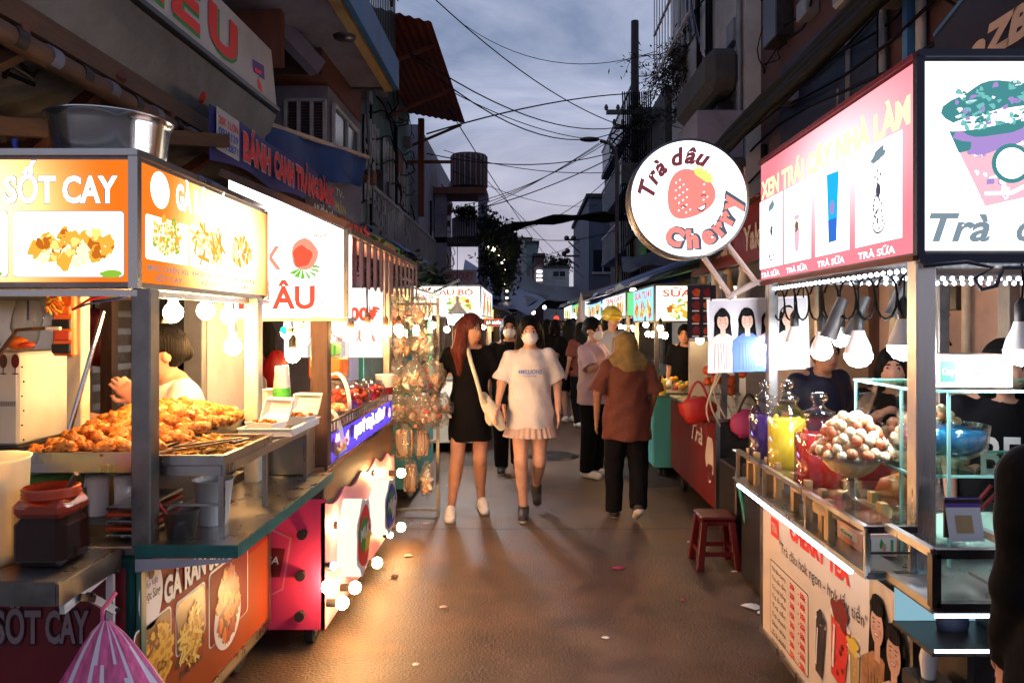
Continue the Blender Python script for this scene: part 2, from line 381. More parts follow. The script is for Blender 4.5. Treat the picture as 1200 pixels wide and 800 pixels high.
        for a in range(3):
            o1, o2 = [(1, 2), (2, 0), (0, 1)][a]
            sh = [slice(None)]*3; A0 = np.take(I, range(0, I.shape[a]-1), a); A1 = np.take(I, range(1, I.shape[a]), a)
            e = np.argwhere(A0 != A1); e = e[(e[:, o1] > 0) & (e[:, o2] > 0) & (e[:, o1] < n[o1]) & (e[:, o2] < n[o2])]
            def vv(d1, d2):
                t = e.copy(); t[:, o1] -= d1; t[:, o2] -= d2; return vid[t[:, 0], t[:, 1], t[:, 2]]
            q = np.stack([vv(1, 1), vv(0, 1), vv(0, 0), vv(1, 0)], 1)
            fl = A0[e[:, 0], e[:, 1], e[:, 2]]; q[~fl] = q[~fl][:, ::-1]; Q.append(q)
        Q = np.concatenate(Q); Q = Q[(Q >= 0).all(1)]
        # light smoothing
        for _ in range(1):
            acc = np.zeros_like(P); w = np.zeros(len(P))
            for i in range(4):
                for j in (1, 3): np.add.at(acc, Q[:, i], P[Q[:, (i+j) % 4]]); np.add.at(w, Q[:, i], 1)
            P = P*.5+.5*acc/np.maximum(w, 1)[:, None]
        return P, Q
    def build(s, name, parent, mats, fn=None, label=None):
        P, Q = s.mesh(); me = bpy.data.meshes.new(name); me.from_pydata(P.tolist(), [], Q.tolist())
        if not isinstance(mats, (list, tuple)): mats = [mats]
        for m in mats: me.materials.append(MATS[m] if isinstance(m, str) else m)
        if fn is not None and len(Q): me.polygons.foreach_set('material_index', fn(P[Q].mean(1)).astype(np.int32))
        me.polygons.foreach_set('use_smooth', [True]*len(Q)); me.update()
        o = bpy.data.objects.new(name, me); COL.objects.link(o); WL[o.name] = WL[parent.name]; o.parent = parent
        if label: o['label'] = label
        return o
def PF(F, px, py):
    """where the sight line through a photo pixel meets the plane of frame F"""
    d = Vector(((px-CX)/F_, 1, -(py-CY)/F_)); o = Vector((0, 0, H_)); t = (F.O-o).dot(F.N)/d.dot(F.N); p = o+d*t-F.O
    return p.dot(F.U), p.dot(F.V)
def frect(b, F, x0, y0, x1, y1, m, d=.001, r=0):
    """rectangle on F between two photo pixels (upper left, lower right measured at x0)"""
    u0, v1 = PF(F, x0, y0); u1, _ = PF(F, x1, y0); _, v0 = PF(F, x0, y1)
    if u0 > u1: u0, u1 = u1, u0
    return b.rrect(F, u0, v0, u1, v1, m, d, r) if r else b.rect(F, u0, v0, u1, v1, m, d)
def ftext(b, F, x0, yb, x1, cap, t, m, d=.003, **k):
    """words from pixel x0 to x1 on baseline yb (at x0), capitals cap metres tall"""
    u0, v0 = PF(F, x0, yb); u1, _ = PF(F, x1, yb)
    return b.text(F, u0, v0, cap, t, m, d, w=abs(u1-u0), **k)

# colours ------------------------------------------------------------
M('asphalt', (.1, .06, .038), .5, var=.6, vs=3.2, bump=.8, bs=70, dirt=.75, rv=.28)
M('patch', (.05, .04, .032), .7, var=.4, vs=5, bump=.8, bs=60, dirt=.4); M('joint', (.045, .036, .03), .9); M('paper', (.6, .58, .55), .9)
M('steel', (0.44, 0.432, 0.416), .3, 1, var=.12, vs=9, bump=.05, bs=120, stretch=(1, 1, .15)); M('steel_dull', (0.216, 0.204, 0.192), .42, 1, var=.3, vs=7, dirt=.4)
M('steel_dark', (0.072, 0.066, 0.066), .35, .8, var=.3, vs=9); M('chrome', (.7, .69, .67), .14, 1, var=.1, vs=5)
M('tealedge', (.02, .13, .11), .35, var=.3, vs=9); M('black', (.012, .012, .013), .5); M('rubber', (.02, .02, .02), .8)
M('white', (.72, .7, .66), .5, var=.08, vs=8, bump=.05); M('whiteplastic', (.75, .73, .7), .35); M('cream', (.6, .54, .42), .6, var=.12, vs=5, dirt=.3)
M('foam', (.85, .84, .8), .8, bump=.2, bs=300); M('wood', (0.102, 0.048, 0.024), .6, var=.35, vs=5, stretch=(1, 1, 8), bump=.2); M('woodlight', (0.527, 0.34, 0.1445), .5, var=.2, vs=6, stretch=(8, 1, 1))
M('woodbrown', (0.104, 0.048, 0.028), .6, var=.4, vs=4, stretch=(6, 1, 1), bump=.2); M('red', (.55, .015, .02), .4, var=.1); M('maroon', (.16, .012, .018), .4, var=.25, vs=4)
M('redpaint', (0.18, 0.0072, 0.009), .35, var=.15, vs=4, dirt=.25); M('orange', (.75, .16, .02), .4); M('orangered', (.65, .07, .015), .4, var=.1)
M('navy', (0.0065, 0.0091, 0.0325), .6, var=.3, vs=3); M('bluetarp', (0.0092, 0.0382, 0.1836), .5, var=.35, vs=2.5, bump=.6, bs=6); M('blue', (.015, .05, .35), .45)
M('pink', (.68, .05, .17), .4, var=.08, vs=4); M('pinklight', (.72, .24, .3), .5); M('green', (.03, .3, .06), .5); M('yellow', (.8, .55, .06), .5)
M('brownvinyl', (.19, .07, .06), .55, var=.15, vs=5); M('stripepink', (.45, .25, .24), .7); M('stripemaroon', (.2, .03, .06), .7)
M('concrete', (0.1287, 0.117, 0.1112), .85, var=.3, vs=2.5, bump=.4, bs=25, dirt=.6); M('concretedark', (0.0473, 0.0445, 0.0445), .85, var=.4, vs=2, bump=.4, bs=20, dirt=.6)
M('plasterlilac', (0.208, 0.192, 0.256), .85, var=.25, vs=1.6, bump=.2, dirt=.5); M('plasterteal', (0.108, 0.171, 0.18), .85, var=.3, vs=1.5, bump=.3, dirt=.6)
M('plasterblue', (0.0833, 0.1011, 0.1487), .85, var=.25, vs=1.2, dirt=.4); M('plasterbeige', (.5, .38, .33), .8, var=.15, vs=1.6, dirt=.35)
M('plasterwhite', (0.375, 0.375, 0.39), .85, var=.2, vs=1.2, dirt=.4); M('plasterpurple', (0.06, 0.027, 0.033), .85, var=.25, vs=1.5, dirt=.4)
M('rust', (0.12, 0.036, 0.021), .75, var=.4, vs=3, bump=.3, stretch=(1, 1, .3)); M('rustred', (0.14, 0.0245, 0.0105), .7, var=.4, vs=2.2, bump=.4, bs=5, dirt=.3)
M('tin', (0.189, 0.1953, 0.2142), .5, .4, var=.3, vs=3, dirt=.5); M('wire', (.006, .006, .008), .7, spec=.1); M('bluepaint', (0.039, 0.156, 0.3705), .6, var=.25, vs=3, dirt=.4)
M('windowdark', (.015, .02, .03), .12); M('frame_white', (0.378, 0.3864, 0.42), .6, var=.2, vs=5, dirt=.3); M('bark', (.05, .04, .03), .9); M('leaf', (0.021, 0.036, 0.015), .7); M('leafdark', (.012, .02, .012), .8)
M('banner_purple', (0.0455, 0.039, 0.221), .6, var=.2, vs=3, dirt=.3); M('banner_white', (0.558, 0.522, 0.504), .6, var=.08, vs=3, dirt=.2); M('textred', (.85, .035, .03), .5); M('textgreen', (.03, .3, .05), .5)
M('textwhite', (.8, .78, .74), .5); M('textdark', (.03, .02, .03), .6); M('textyellow', (.75, .6, .1), .5); M('textpurple', (.12, .03, .3), .5); M('textblue', (.02, .08, .5), .5)
M('skin', (.5, .26, .17), .55, var=.16, vs=14, spec=.3, bump=.15, bs=150); M('skinpale', (.6, .35, .25), .55, var=.14, vs=14, spec=.3, bump=.15, bs=150); M('skindark', (.3, .15, .09), .55, var=.16, vs=14, spec=.3); M('lips', (.4, .08, .07), .4)
M('eyewhite', (.7, .68, .66), .3); M('hairblack', (.003, .0026, .0026), .55, spec=.12, var=.5, vs=60, bump=1., bs=160, stretch=(1, 1, .05)); M('hairred', (.09, .015, .009), .45, var=.6, vs=70, spec=.25, bump=1., bs=160, stretch=(1, 1, .05))
M('teewhite', (.68, .66, .66), .85, var=.1, vs=7, bump=1., bs=11); M('dressblack', (.005, .005, .006), .9, spec=.1, bump=.2, bs=60); M('shirtbrown', (.11, .028, .016), .8, var=.3, vs=60, bump=1., bs=12)
M('lilac', (.5, .36, .42), .8, var=.12, bump=1., bs=12); M('trousers', (.006, .006, .008), .9, spec=.1, var=.3, bump=1., bs=12); M('denim', (.04, .05, .09), .8, var=.2); M('scarf', (.22, .15, .045), .85, var=.35, vs=14, bump=.3, bs=80)
M('skirtbeige', (.6, .45, .38), .8); M('canvas', (.72, .66, .52), .85, var=.06, bump=.3, bs=120); M('mask', (.82, .84, .86), .8); M('shoewhite', (.75, .73, .7), .6); M('shoeblack', (.02, .02, .022), .6)
M('greyshirt', (.25, .25, .27), .85); M('redshirt', (.4, .03, .03), .85); M('blueshirt', (.05, .1, .28), .85); M('helmet', (.6, .42, .04), .3)
glass('glass'); glass('glassgreen', (.8, .97, .9), tint=.95); glass('bagplastic', (1, .97, .92), .18, .92, .13); glass('plasticfrost', (.95, .9, .85), .3, .6)
M('bucketwhite', (.85, .68, .42), .45, sss=1.); M('saucedark', (.035, .006, .003), .5, spec=.2); M('jarred', (.5, .05, .01), .3); M('liquidred', (.45, .02, .01), .15, coat=.3); M('liquidyellow', (.85, .62, .03), .15); M('liquidpurple', (.04, .008, .09), .15); M('liquidblue', (.01, .18, .45), .1)
M('sodagreen', (.12, .3, .08), .4); M('bagred', (0.42, 0.018, 0.012), .5); M('bagpink', (0.36, 0.03, 0.12), .6); M('stoolred', (0.084, 0.005, 0.005), .35); M('teal', (.08, .42, .4), .5); M('greenpole', (.04, .25, .16), .5)
CH_=food('chicken', [(.12, .015, .002), (.36, .07, .004), (.6, .17, .012), (.7, .28, .035)], 70); food('fries', [(.5, .14, .01), (.75, .34, .03), (.85, .48, .08)], 80)
food('redfood', [(.25, .01, .01), (.6, .04, .02), (.75, .15, .06)], 60); food('snack', [(.35, .12, .04), (.6, .3, .12), (.7, .42, .25)], 45)
food('fruit', [(.6, .32, .12), (.8, .56, .28), (.88, .74, .5)], 18)

food('fruitred', [(.35, .05, .02), (.6, .15, .06), (.7, .32, .15)], 18); food('fruitpale', [(.7, .48, .24), (.85, .68, .42), (.9, .8, .6)], 18)
E('glow_cool_soft', (.85, .9, 1), 45); E('glow_far', (1, .6, .26), 70); E('glow_mid', (1, .55, .2), 110); E('glow_warm', (1, .53, .18), 165); E('glow_warm_soft', (1, .58, .24), 100); E('glow_cool', (.86, .9, 1), 130); E('led_white', (.75, .85, 1), 9); E('led_purple', (.3, .12, 1), 7); E('lamp_far', (1, .8, .5), 12); E('lamp_far_white', (.9, .95, 1), 10)
E('lit_window', (1, .75, .35), 1.6); E('bulb_blue', (.25, .35, 1), 3); E('bulb_green', (.02, 1, .25), 2.5)

# world: dusk ----------------------------------------------------------
w = bpy.data.worlds.new("World"); SC.world = w; w.use_nodes = True; nt = w.node_tree; bg = nt.nodes['Background']
sky = nt.nodes.new('ShaderNodeTexSky'); sky.sky_type = 'NISHITA'; sky.sun_disc = False; sky.sun_elevation = R(-1.5); sky.sun_rotation = R(200); sky.dust_density = 2
tc = nt.nodes.new('ShaderNodeTexCoord'); sep = nt.nodes.new('ShaderNodeSeparateXYZ'); nt.links.new(tc.outputs['Generated'], sep.inputs[0])
mp = nt.nodes.new('ShaderNodeMapping'); mp.inputs['Scale'].default_value = (1.1, 1.1, 4.2); mp.inputs['Location'].default_value = (.3, .2, .35); mp.inputs['Rotation'].default_value = (0, R(9), 0); nt.links.new(tc.outputs['Generated'], mp.inputs[0])
ns = nt.nodes.new('ShaderNodeTexNoise'); ns.inputs['Scale'].default_value = 2.1; ns.inputs['Detail'].default_value = 7; ns.inputs['Roughness'].default_value = .55; ns.inputs['Distortion'].default_value = .5; nt.links.new(mp.outputs[0], ns.inputs['Vector'])
cr = nt.nodes.new('ShaderNodeValToRGB'); cr.color_ramp.elements[0].position = .38; cr.color_ramp.elements[1].position = .66; cr.color_ramp.elements[0].color = (.05, .08, .15, 1); cr.color_ramp.elements[1].color = (.23, .25, .335, 1); nt.links.new(ns.outputs['Fac'], cr.inputs[0])
hr = nt.nodes.new('ShaderNodeMapRange'); hr.inputs[1].default_value = .28; hr.inputs[2].default_value = .0; hr.inputs[3].default_value = 0; hr.inputs[4].default_value = .75; nt.links.new(sep.outputs[2], hr.inputs[0])
mx = nt.nodes.new('ShaderNodeMix'); mx.data_type = 'RGBA'; mx.inputs[7].default_value = (.36, .32, .36, 1); nt.links.new(hr.outputs[0], mx.inputs[0]); nt.links.new(cr.outputs[0], mx.inputs[6])
sc_ = nt.nodes.new('ShaderNodeMix'); sc_.data_type = 'RGBA'; sc_.blend_type = 'ADD'; sc_.inputs[0].default_value = .08; nt.links.new(mx.outputs[2], sc_.inputs[6]); nt.links.new(sky.outputs[0], sc_.inputs[7])
nt.links.new(sc_.outputs[2], bg.inputs[0]); bg.inputs[1].default_value = 1.22
sl = bpy.data.lights.new('dusk_sun', 'SUN'); sl.energy = .05; sl.angle = R(12); sl.color = (1, .75, .6); so = bpy.data.objects.new('dusk_sun', sl); COL.objects.link(so); so.rotation_euler = (R(80), 0, R(160))

cam = bpy.data.cameras.new('camera'); co = bpy.data.objects.new('camera', cam); COL.objects.link(co); SC.camera = co
co.location = (0, 0, H_); co.rotation_euler = (R(90), 0, 0); cam.sensor_width = 36; cam.lens = 36*F_/1200; cam.shift_x = -18/1200; cam.shift_y = -22/1200; cam.clip_end = 800; cam.clip_start = .05
v = SC.view_settings; SC.display_settings.display_device = 'sRGB'; v.view_transform = 'Standard'; v.look = 'None'; v.gamma = 1; v.exposure = .8
SC.cycles.use_denoising = True; SC.cycles.max_bounces = 7; SC.cycles.transparent_max_bounces = 16; SC.cycles.sample_clamp_indirect = 6; SC.cycles.use_light_tree = True; SC.cycles.caustics_reflective = False; SC.cycles.caustics_refractive = False
SC.cycles.diffuse_bounces = 4; SC.cycles.glossy_bounces = 4

# ground ---------------------------------------------------------------
b = MB(); b.sheet(lambda u, v: (-60+120*u, -8+308*v, .012*math.sin(u*200)*0), 30, 60, 'asphalt'); b.build('road', kind='structure')
b = MB()
for y, x0, x1 in ((5.55, -1.1, 1.5), (10.2, -1.5, 1.8)):
    pts = [Vector((x0+(x1-x0)*i/14, y+.012*math.sin(i*2.3), .004)) for i in range(15)]
    for p, q in zip(pts, pts[1:]): b.quad(p, q, q+Vector((0, .012, 0)), p+Vector((0, .012, 0)), 'joint')
b.build('road_joints', kind='structure')
def scrap(px, py, s, m, label, name='paper_scrap', cat='litter', g=None):
    Y = 1344/(py-CY); x = (px-CX)*Y/F_; b = MB(); r = RNG
    r_ = random.Random(px+py); n = 9; P = [(x+s*r_.uniform(.4, .9)*math.cos(6.283*i/n), Y+s*r_.uniform(.3, .7)*math.sin(6.283*i/n), .006+.12*s*r_.random()) for i in range(n)]; c = (x, Y, .008+.2*s)
    b.add(P+[c], [(i, (i+1) % n, n) for i in range(n)], m); b.build(name, label=label, cat=cat, group=g)
scrap(880, 712, .09, 'paper', 'pale scrap of paper lying on the road by the white menu cart')
scrap(893, 719, .05, 'paper', 'small torn paper bit beside the larger scrap by the menu cart')
scrap(462, 676, .05, 'rust', 'brown dry leaf lying on the lit road beside the pink cart', 'dry_leaf', 'leaf')
scrap(478, 652, .05, 'skirtbeige', 'pale stick of litter on the road near the pink cart bulbs')
scrap(815, 636, .08, 'paper', 'white napkin on the road left of the red stool', 'napkin', 'litter')
t = T('manhole_cover', 'round iron manhole cover in the middle of the road', 'manhole cover', (.3, 8.6, 0)); b = MB(); b.lathe((.3, 8.6, .001), [(.3, 0), (.3, .006), (.001, .006)], 'steel_dark', 32); b.build('cover', t); b = MB(); [b.box(.1+.0, .5, 8.42+.07*k, 8.44+.07*k, .0085, .012, 'concretedark') for k in range(6)]; b.build('rim', t)
b = MB()
for x0, x1, y0, y1 in ((.95, 1.5, 6.9, 8.2), (-.9, -.2, 8.0, 9.0)):
    r_ = random.Random(x0); b.add([(x0+r_.uniform(0, .08), y0, .003), (x1, y0+r_.uniform(0, .1), .003), (x1-r_.uniform(0, .1), y1, .003), (x0, y1-r_.uniform(0, .1), .003)], [(0, 1, 2, 3)], 'patch')
b.build('road_patch', kind='structure')
for k in range(9): r_ = random.Random(k+50); scrap(r_.choice((r_.uniform(480, 560), r_.uniform(700, 880))), r_.uniform(560, 780), r_.uniform(.02, .045), r_.choice(('paper', 'rust', 'skirtbeige', 'bagpink')), 'tiny scrap of litter on the road between the carts', 'litter_scrap', 'litter', 'tiny scraps of litter on the road')
# far low ground beyond the street reads as one mass of dark shops
def facade(name, label, x, y0, y1, h, m, side, floors=3, wcol=None, cat='building', setback=.0, lit=()):
    """a street-side building: wall block with roof slab, floor bands and recessed windows with frames"""
    t = T(name, label, cat, (x, (y0+y1)/2, 0)); b = MB(); xb = x+side*6
    b.box(min(x, xb), max(x, xb), y0, y1, 0, h, m); b.build('wall', t)
    b = MB()
    for i in range(1, floors+1):
        z = h*i/floors; b.box(min(x-side*.18, x+side*.2), max(x-side*.18, x+side*.2), y0+.02, y1-.02, z-.09, z+.05, 'concretedark', .01)
    b.build('floor_band', t); fh = h/floors; nw = max(1, int((y1-y0)/1.8)); k = 0
    for i in range(1, floors):
        for j in range(nw):
            yc = y0+(j+.5)*(y1-y0)/nw; z0 = i*fh+.75; z1 = i*fh+fh-.55; b = MB(); xx = x-side*.03
            b.box(min(xx, xx-side*.02), max(xx, xx-side*.02), yc-.5, yc+.5, z0, z1, 'lit_window' if k in lit else 'windowdark'); wn = b.build('window', t)
            b = MB(); x2 = xx-side*.03
            for yy in (yc-.52, yc, yc+.52): b.bar((x2, yy, z0-.03), (x2, yy, z1+.03), .06, .05, 'frame_white')
            for zz in (z0, z0+(z1-z0)*.7, z1): b.bar((x2-side*.02, yc-.55, zz), (x2-side*.02, yc+.55, zz), .05, .06, 'frame_white')
            b.build('window_frame', wn); k += 1
    return t
# ============ fried chicken cart, left foreground ============
X1, YA, YB = -1.2, 2.27, 3.42
t = T('food_cart', 'nearest left food cart of fried chicken with glowing orange sign', 'food cart', (-1.75, 2.85, 0)); cart1 = t
b = MB(); b.box(-2.4, X1-.02, YA+.02, YB, .2, .83, 'tealedge', .01); b.box(-2.4, X1, YA, YA+.02, .14, .2, 'steel_dull'); b.box(X1-.02, X1+.005, YA, YB, .14, .2, 'steel_dull'); b.build('body', t)
b = MB(); b.box(-2.4, X1+.0, YA, YB, .835, .862, 'steel', .003); b.build('counter', t)
b = MB(); b.box(X1+.002, -.89, YA, 3.38, .84, .868, 'steel', .004)
b.box(-.889, -.883, YA-.004, 3.384, .832, .87, 'tealedge'); b.box(X1+.002, -.883, YA-.012, YA-.003, .832, .87, 'tealedge'); sh = b.build('side_shelf', t)
b = MB()
b.quad((X1+.004, YA-.015, .83), (X1+.3, YA-.015, .83), (X1+.3, YA-.015, .822), (X1+.004, YA-.015, .79), 'frame_white'); b.build('shelf_bracket', t)
b = MB(); b.box(-2.6, X1-.05, 1.97, YA-.004, .84, .862, 'steel', .004); b.box(-2.6, X1-.05, 1.958, 1.968, .80, .864, 'steel_dull'); b.box(X1-.052, X1-.04, 1.96, YA-.01, .80, .858, 'steel_dull'); b.build('folding_counter', t)
b = MB(); x = -1.262; y = 2.235
b.bar((x, 2.24, .60), (x, 2.24, .83), .022, .012, 'white'); b.bar((x+.004, 2.0, .775), (x+.004, 2.24, .81), .014, .026, 'white'); b.bar((x+.016, 2.1, .775), (x+.016, 2.235, .68), .01, .022, 'white'); b.bar((x+.022, 2.05, .79), (x+.022, 2.12, .76), .008, .02, 'steel_dark')
for yy, zz in ((2.1, .78), (2.232, .685), (2.232, .8)): b.rod((x+.01, yy, zz), (x+.032, yy, zz), .006, 'steel_dark')
b.build('folding_bracket', t)
for nm, (px_, py_) in (('post', (-1.185, YA+.025)), ('post', (-1.185, 3.2)), ('post', (-1.79, 2.95)), ('post', (-2.35, 2.4))):
    b = MB(); b.bar((px_, py_, .86), (px_, py_, 1.655), .06, .06, 'steel_dull' if py_ < 2.3 else 'cream', bev=.004); b.build(nm, t)
# sign box
SB0, SB1 = 1.655, 2.072
b = MB(); b.box(-2.5, X1-.012, YA+.012, YB, SB0, SB1, 'steel_dull', .004); sg = b.build('sign_box', t)
FA = Fr((-2.5, YA, SB0)); FB = Fr((X1, YA, SB0), (0, 1, 0), (0, 0, 1))
E('artorange', (1, .2, .015), .62, ((-1.75, YA, 1.87), (.5, .3, .5), 1.6, (1, .82, .4))); E('artorange_side', (1, .22, .02), .62, ((-1.2, 3.0, 1.86), (.4, .62, .5), 3.4, (1, .85, .45)))
E('artwhite', (1, .93, .8), 1.7); E('artgrey', (.32, .3, .35), .8); E('artteal', (.1, .62, .65), 1.); E('artgreen', (.3, .6, .05), .9)
E('fl1', (.62, .16, .015), .95); E('fl2', (1, .42, .05), 1.1); E('fl3', (1, .7, .2), 1.2); E('fl4', (1, .88, .5), 1.3); food('foodlit', [(.75, .22, .02), (1, .5, .06), (1, .78, .25), (1, .92, .6)], 26, 1.1); food('foodlit2', [(.9, .6, .1), (1, .85, .3), (1, .95, .65)], 30, 1.3)
b = MB(); b.rect(FA, .02, .02, 1.29, .395, 'artorange', -.003)
for s_, x0, x1 in (('SỐT', 6, 66), ('CAY', 74, 138)): ftext(b, FA, x0, 237, x1, .082, s_, 'artwhite', .003, bold=.018, out='artgrey', ow=.016)
for x0, x1 in ((15, 146), (-130, 10)):
    frect(b, FA, x0, 247, x1, 325, 'artgrey', .0, .012); frect(b, FA, x0+1, 248, x1-1, 324, 'artwhite', .001, .011)
    cx = (x0+x1)/2+4; u, v_ = PF(FA, cx, 292); b.ell(FA, u, v_-.02, .16, .062, 'artwhite', .002); blobs(b, FA, u, v_+.005, .125, .05, 120, ('fl1', 'fl2', 'fl3', 'fl4', 'fl2'), .0035, .019, seed=x0)
    b.ell(FA, u+.12, v_-.075, .035, .012, 'artgreen', .002)
b.text(FA, .97, .33, .02, '·', 'artwhite')
b.build('sign_face', sg)
b = MB(); b.rect(FB, .02, .02, YB-YA-.02, .395, 'artorange_side', -.003)
u, v_ = PF(FB, 187, 223); b.ell(FB, u, v_, .062, .06, 'artwhite', .002, 30, .0); b.text(FB, u-.05, v_-.02, .022, 'Ngọc Súng', 'artteal', .004, w=.1, shear=.2); b.text(FB, u-.02, v_+.02, .018, '· ·', 'artgrey', .004)
ftext(b, FB, 205, 243, 290, .085, 'GÀ RÁN SỐT CAY', 'artwhite', .004, bold=.03, out='artgrey', ow=.012)
for k, (x0, y0, x1, y1, c1, c2) in enumerate(((170, 250, 221, 303, 'MỰC CHIÊN XÙ', 'SỐT CAY'), (223, 262, 263, 312, 'KHOAI TÂY CHIÊN', 'XÚC XÍCH'), (266, 270, 298, 320, 'GÀ RÁN', 'PHÔ MAI'))):
    frect(b, FB, x0, y0, x1, y1, 'artwhite', .001, .012); u, v_ = PF(FB, (x0+x1)/2, (y0+y1)/2); blobs(b, FB, u, v_, (.1, .12, .11)[k], .06, 70, ('fl2', 'fl3', 'fl4', 'fl4', 'artgreen') if k == 0 else ('fl3', 'fl4', 'fl2'), .0025, .017, k+3, stick=k == 1, ring=k == 0); ftext(b, FB, x0+2, y1+13-k*2, x1-1, .018, c1, 'artgrey', .002); ftext(b, FB, x0+12, y1+26-k*4, x1-8, .018, c2, 'artgrey', .002)
b.build('sign_face', sg)
b = MB()
for z in (SB0-.012, SB1+.003): b.box(-2.5, X1+.006, YA-.006, YA+.012, z-.012, z+.008, 'steel'); b.box(X1-.01, X1+.008, YA+.014, YB, z-.012, z+.008, 'steel')
b.box(X1-.022, X1+.007, YA-.007, YA+.018, SB0, SB1-.012, 'steel'); b.box(X1-.012, X1+.007, YB-.02, YB, SB0, SB1-.012, 'steel'); b.build('sign_frame', sg)
# lower printed panels
FC = Fr((X1+.008, YA, .2), (0, 1, 0), (0, 0, 1)); FD = Fr((-2.4, YA-.001, .2))
M('printred', (.24, .003, .005), .6, spec=.25); M('printorange', (.33, .05, .008), .6, spec=.25); M('pf1', (.16, .05, .01), .4); M('pf2', (.55, .24, .02), .4); M('pf3', (.78, .45, .05), .4); M('pf4', (.85, .62, .15), .4); M('pw1', (.12, .008, .003), .4); M('pw2', (.42, .04, .006), .4); M('pw3', (.68, .16, .02), .4); food('printfood', [(.12, .02, .005), (.5, .14, .01), (.75, .36, .04)], 16); food('printfries', [(.2, .09, .01), (.62, .34, .02), (.8, .55, .08)], 34); food('printwing', [(.12, .008, .002), (.4, .035, .005), (.62, .13, .02)], 14)
b = MB(); b.rect(FC, .03, .0, 1.12, .6, 'printred', .0); b.fp(FC, [(.03, 0), (1.12, 0), (1.12, .36), (.03, .36)], 'printorange', .001)
u, v_ = PF(FC, 176, 697); b.ell(FC, u, v_, .075, .105, 'textwhite', .003, 40, .0); b.text(FC, u-.055, v_-.01, .03, 'Ngọc Súng', 'textdark', .005, w=.11); b.text(FC, u-.04, v_+.03, .02, 'Ăn Vặt', 'textpurple', .005, w=.08, shear=.2); b.ell(FC, u, v_+.07, .018, .018, 'textdark', .005)
ftext(b, FC, 191, 708, 240, .085, 'GÀ RÁN', 'textwhite', .004, bold=.03, out='textdark', ow=.02); ftext(b, FC, 244, 668, 286, .08, 'SỐT CAY', 'textwhite', .004, bold=.03, out='textdark', ow=.02)
for x0, y0, x1, y1, m_ in ((156, 742, 200, 800, 'printfood'), (205, 707, 240, 772, 'printfries'), (244, 672, 290, 762, 'printwing')):
    frect(b, FC, x0, y0, x1, y1, 'textwhite', .002, .02); frect(b, FC, x0+1, y0+2, x1-1, y1-2, {'printfood': 'pf1', 'printfries': 'pf1', 'printwing': 'printred'}[m_], .003, .018)
u, v_ = PF(FC, 267, 715); b.ell(FC, u-.01, v_-.02, .13, .12, 'textwhite', .0045, 30); blobs(b, FC, u-.01, v_+.03, .1, .13, 130, ('pw1', 'pw2', 'pw3', 'pw2'), .005, .028, 5); u2, v2 = PF(FC, 180, 775); blobs(b, FC, u2, v2, .1, .1, 110, ('pf2', 'pf3', 'pf1', 'pf3'), .0045, .026, 6, ring=True); u2, v2 = PF(FC, 223, 742); blobs(b, FC, u2, v2-.01, .075, .085, 130, ('pf2', 'pf3', 'pf4'), .0045, .014, 7, stick=True); b.ell(FC, u-.1, v_-.03, .03, .03, 'textgreen', .004, 12, .3)
ftext(b, FC, 204, 786, 238, .03, 'KHOAI TÂY CHIÊN', 'textdark', .004); ftext(b, FC, 209, 798, 236, .03, 'PHÔ MAI', 'textdark', .004)
b.build('side_panel', t, label='red and orange printed side panel with chicken pictures')
b = MB(); b.rect(FD, 0, .02, 1.17, .6, 'maroon', .002)
for s_, x0, x1 in (('SỐT', -6, 50), ('CAY', 55, 106)): ftext(b, FD, x0, 752, x1, .1, s_, 'steel_dark', .006, bold=.03)
M('textdim', (.3, .2, .22), .6)
for s_, x0, x1 in (('SỐT', -6, 50), ('CAY', 55, 106)): ftext(b, FD, x0, 751, x1, .1, s_, 'textdim', .008, bold=.02, out='black', ow=.03)
b.build('front_panel', t, label='dark maroon front panel with unlit lettering')
b = MB()
for u0 in (YA+.0, YB-.03): b.box(X1, X1+.016, u0, u0+.03, .2, .8, 'tealedge' if u0 < 3 else 'steel')
b.box(X1, X1+.018, YA+.0, YB, .165, .2, 'steel'); b.build('panel_frame', t)
def wheel(par, x, y, r=.09, m='rubber'):
    b = MB(); b.rod((x-.02, y, r), (x+.02, y, r), r, m, n=20); b.rod((x-.024, y, r), (x+.024, y, r), r*.45, 'steel_dull', n=12)
    b.bar((x, y, r), (x, y+.02, r+.09), .06, .03, 'steel_dark'); b.build('wheel', par)
for y in (2.42, 3.3): wheel(t, -1.3, y); wheel(t, -2.2, y)
# tray rack
t = T('tray_rack', 'low steel rack on the green-edged shelf holding trays of fries', 'rack', (-1.08, 2.8, .868))
b = MB(); zr = 1.08
for a_, c_ in (((-1.17, 2.36), (-.975, 2.36)), ((-.975, 2.36), (-.975, 3.25)), ((-1.17, 2.36), (-1.17, 3.1))): b.bar((*a_, zr), (*c_, zr), .018, .03, 'steel')
for x, y in ((-.975, 2.36), (-.975, 2.75), (-.975, 3.25)): b.bar((x, y, .87), (x, y, zr-.016), .016, .016, 'steel')
b.bar((-1.17, 2.36, .97), (-.975, 2.36, .97), .008, .008, 'steel'); b.build('frame', t)
def tray(x0, x1, y0, y1, z, label, h=.03, m='steel', name='tray', g=None):
    b = MB(); e = .012
    b.box(x0, x1, y0, y1, z, z+.003, m)
    for a_, c_ in (((x0, y0), (x1, y0)), ((x1, y0), (x1, y1)), ((x1, y1), (x0, y1)), ((x0, y1), (x0, y0))):
        b.bar((*a_, z+h/2), (*c_, z+h/2), .004, h, m); b.bar((*a_, z+h), (*c_, z+h), e*1.4, .004, m)
    return b.build(name, label=label, cat='tray', group=g)
tray(-1.19, -.96, 2.34, 2.78, 1.1, 'steel tray of yellow fries on the rack beside the near post')
tray(-1.14, -.93, 2.92, 3.3, 1.1, 'white tray holding open foam boxes of food behind the fries', m='whiteplastic')
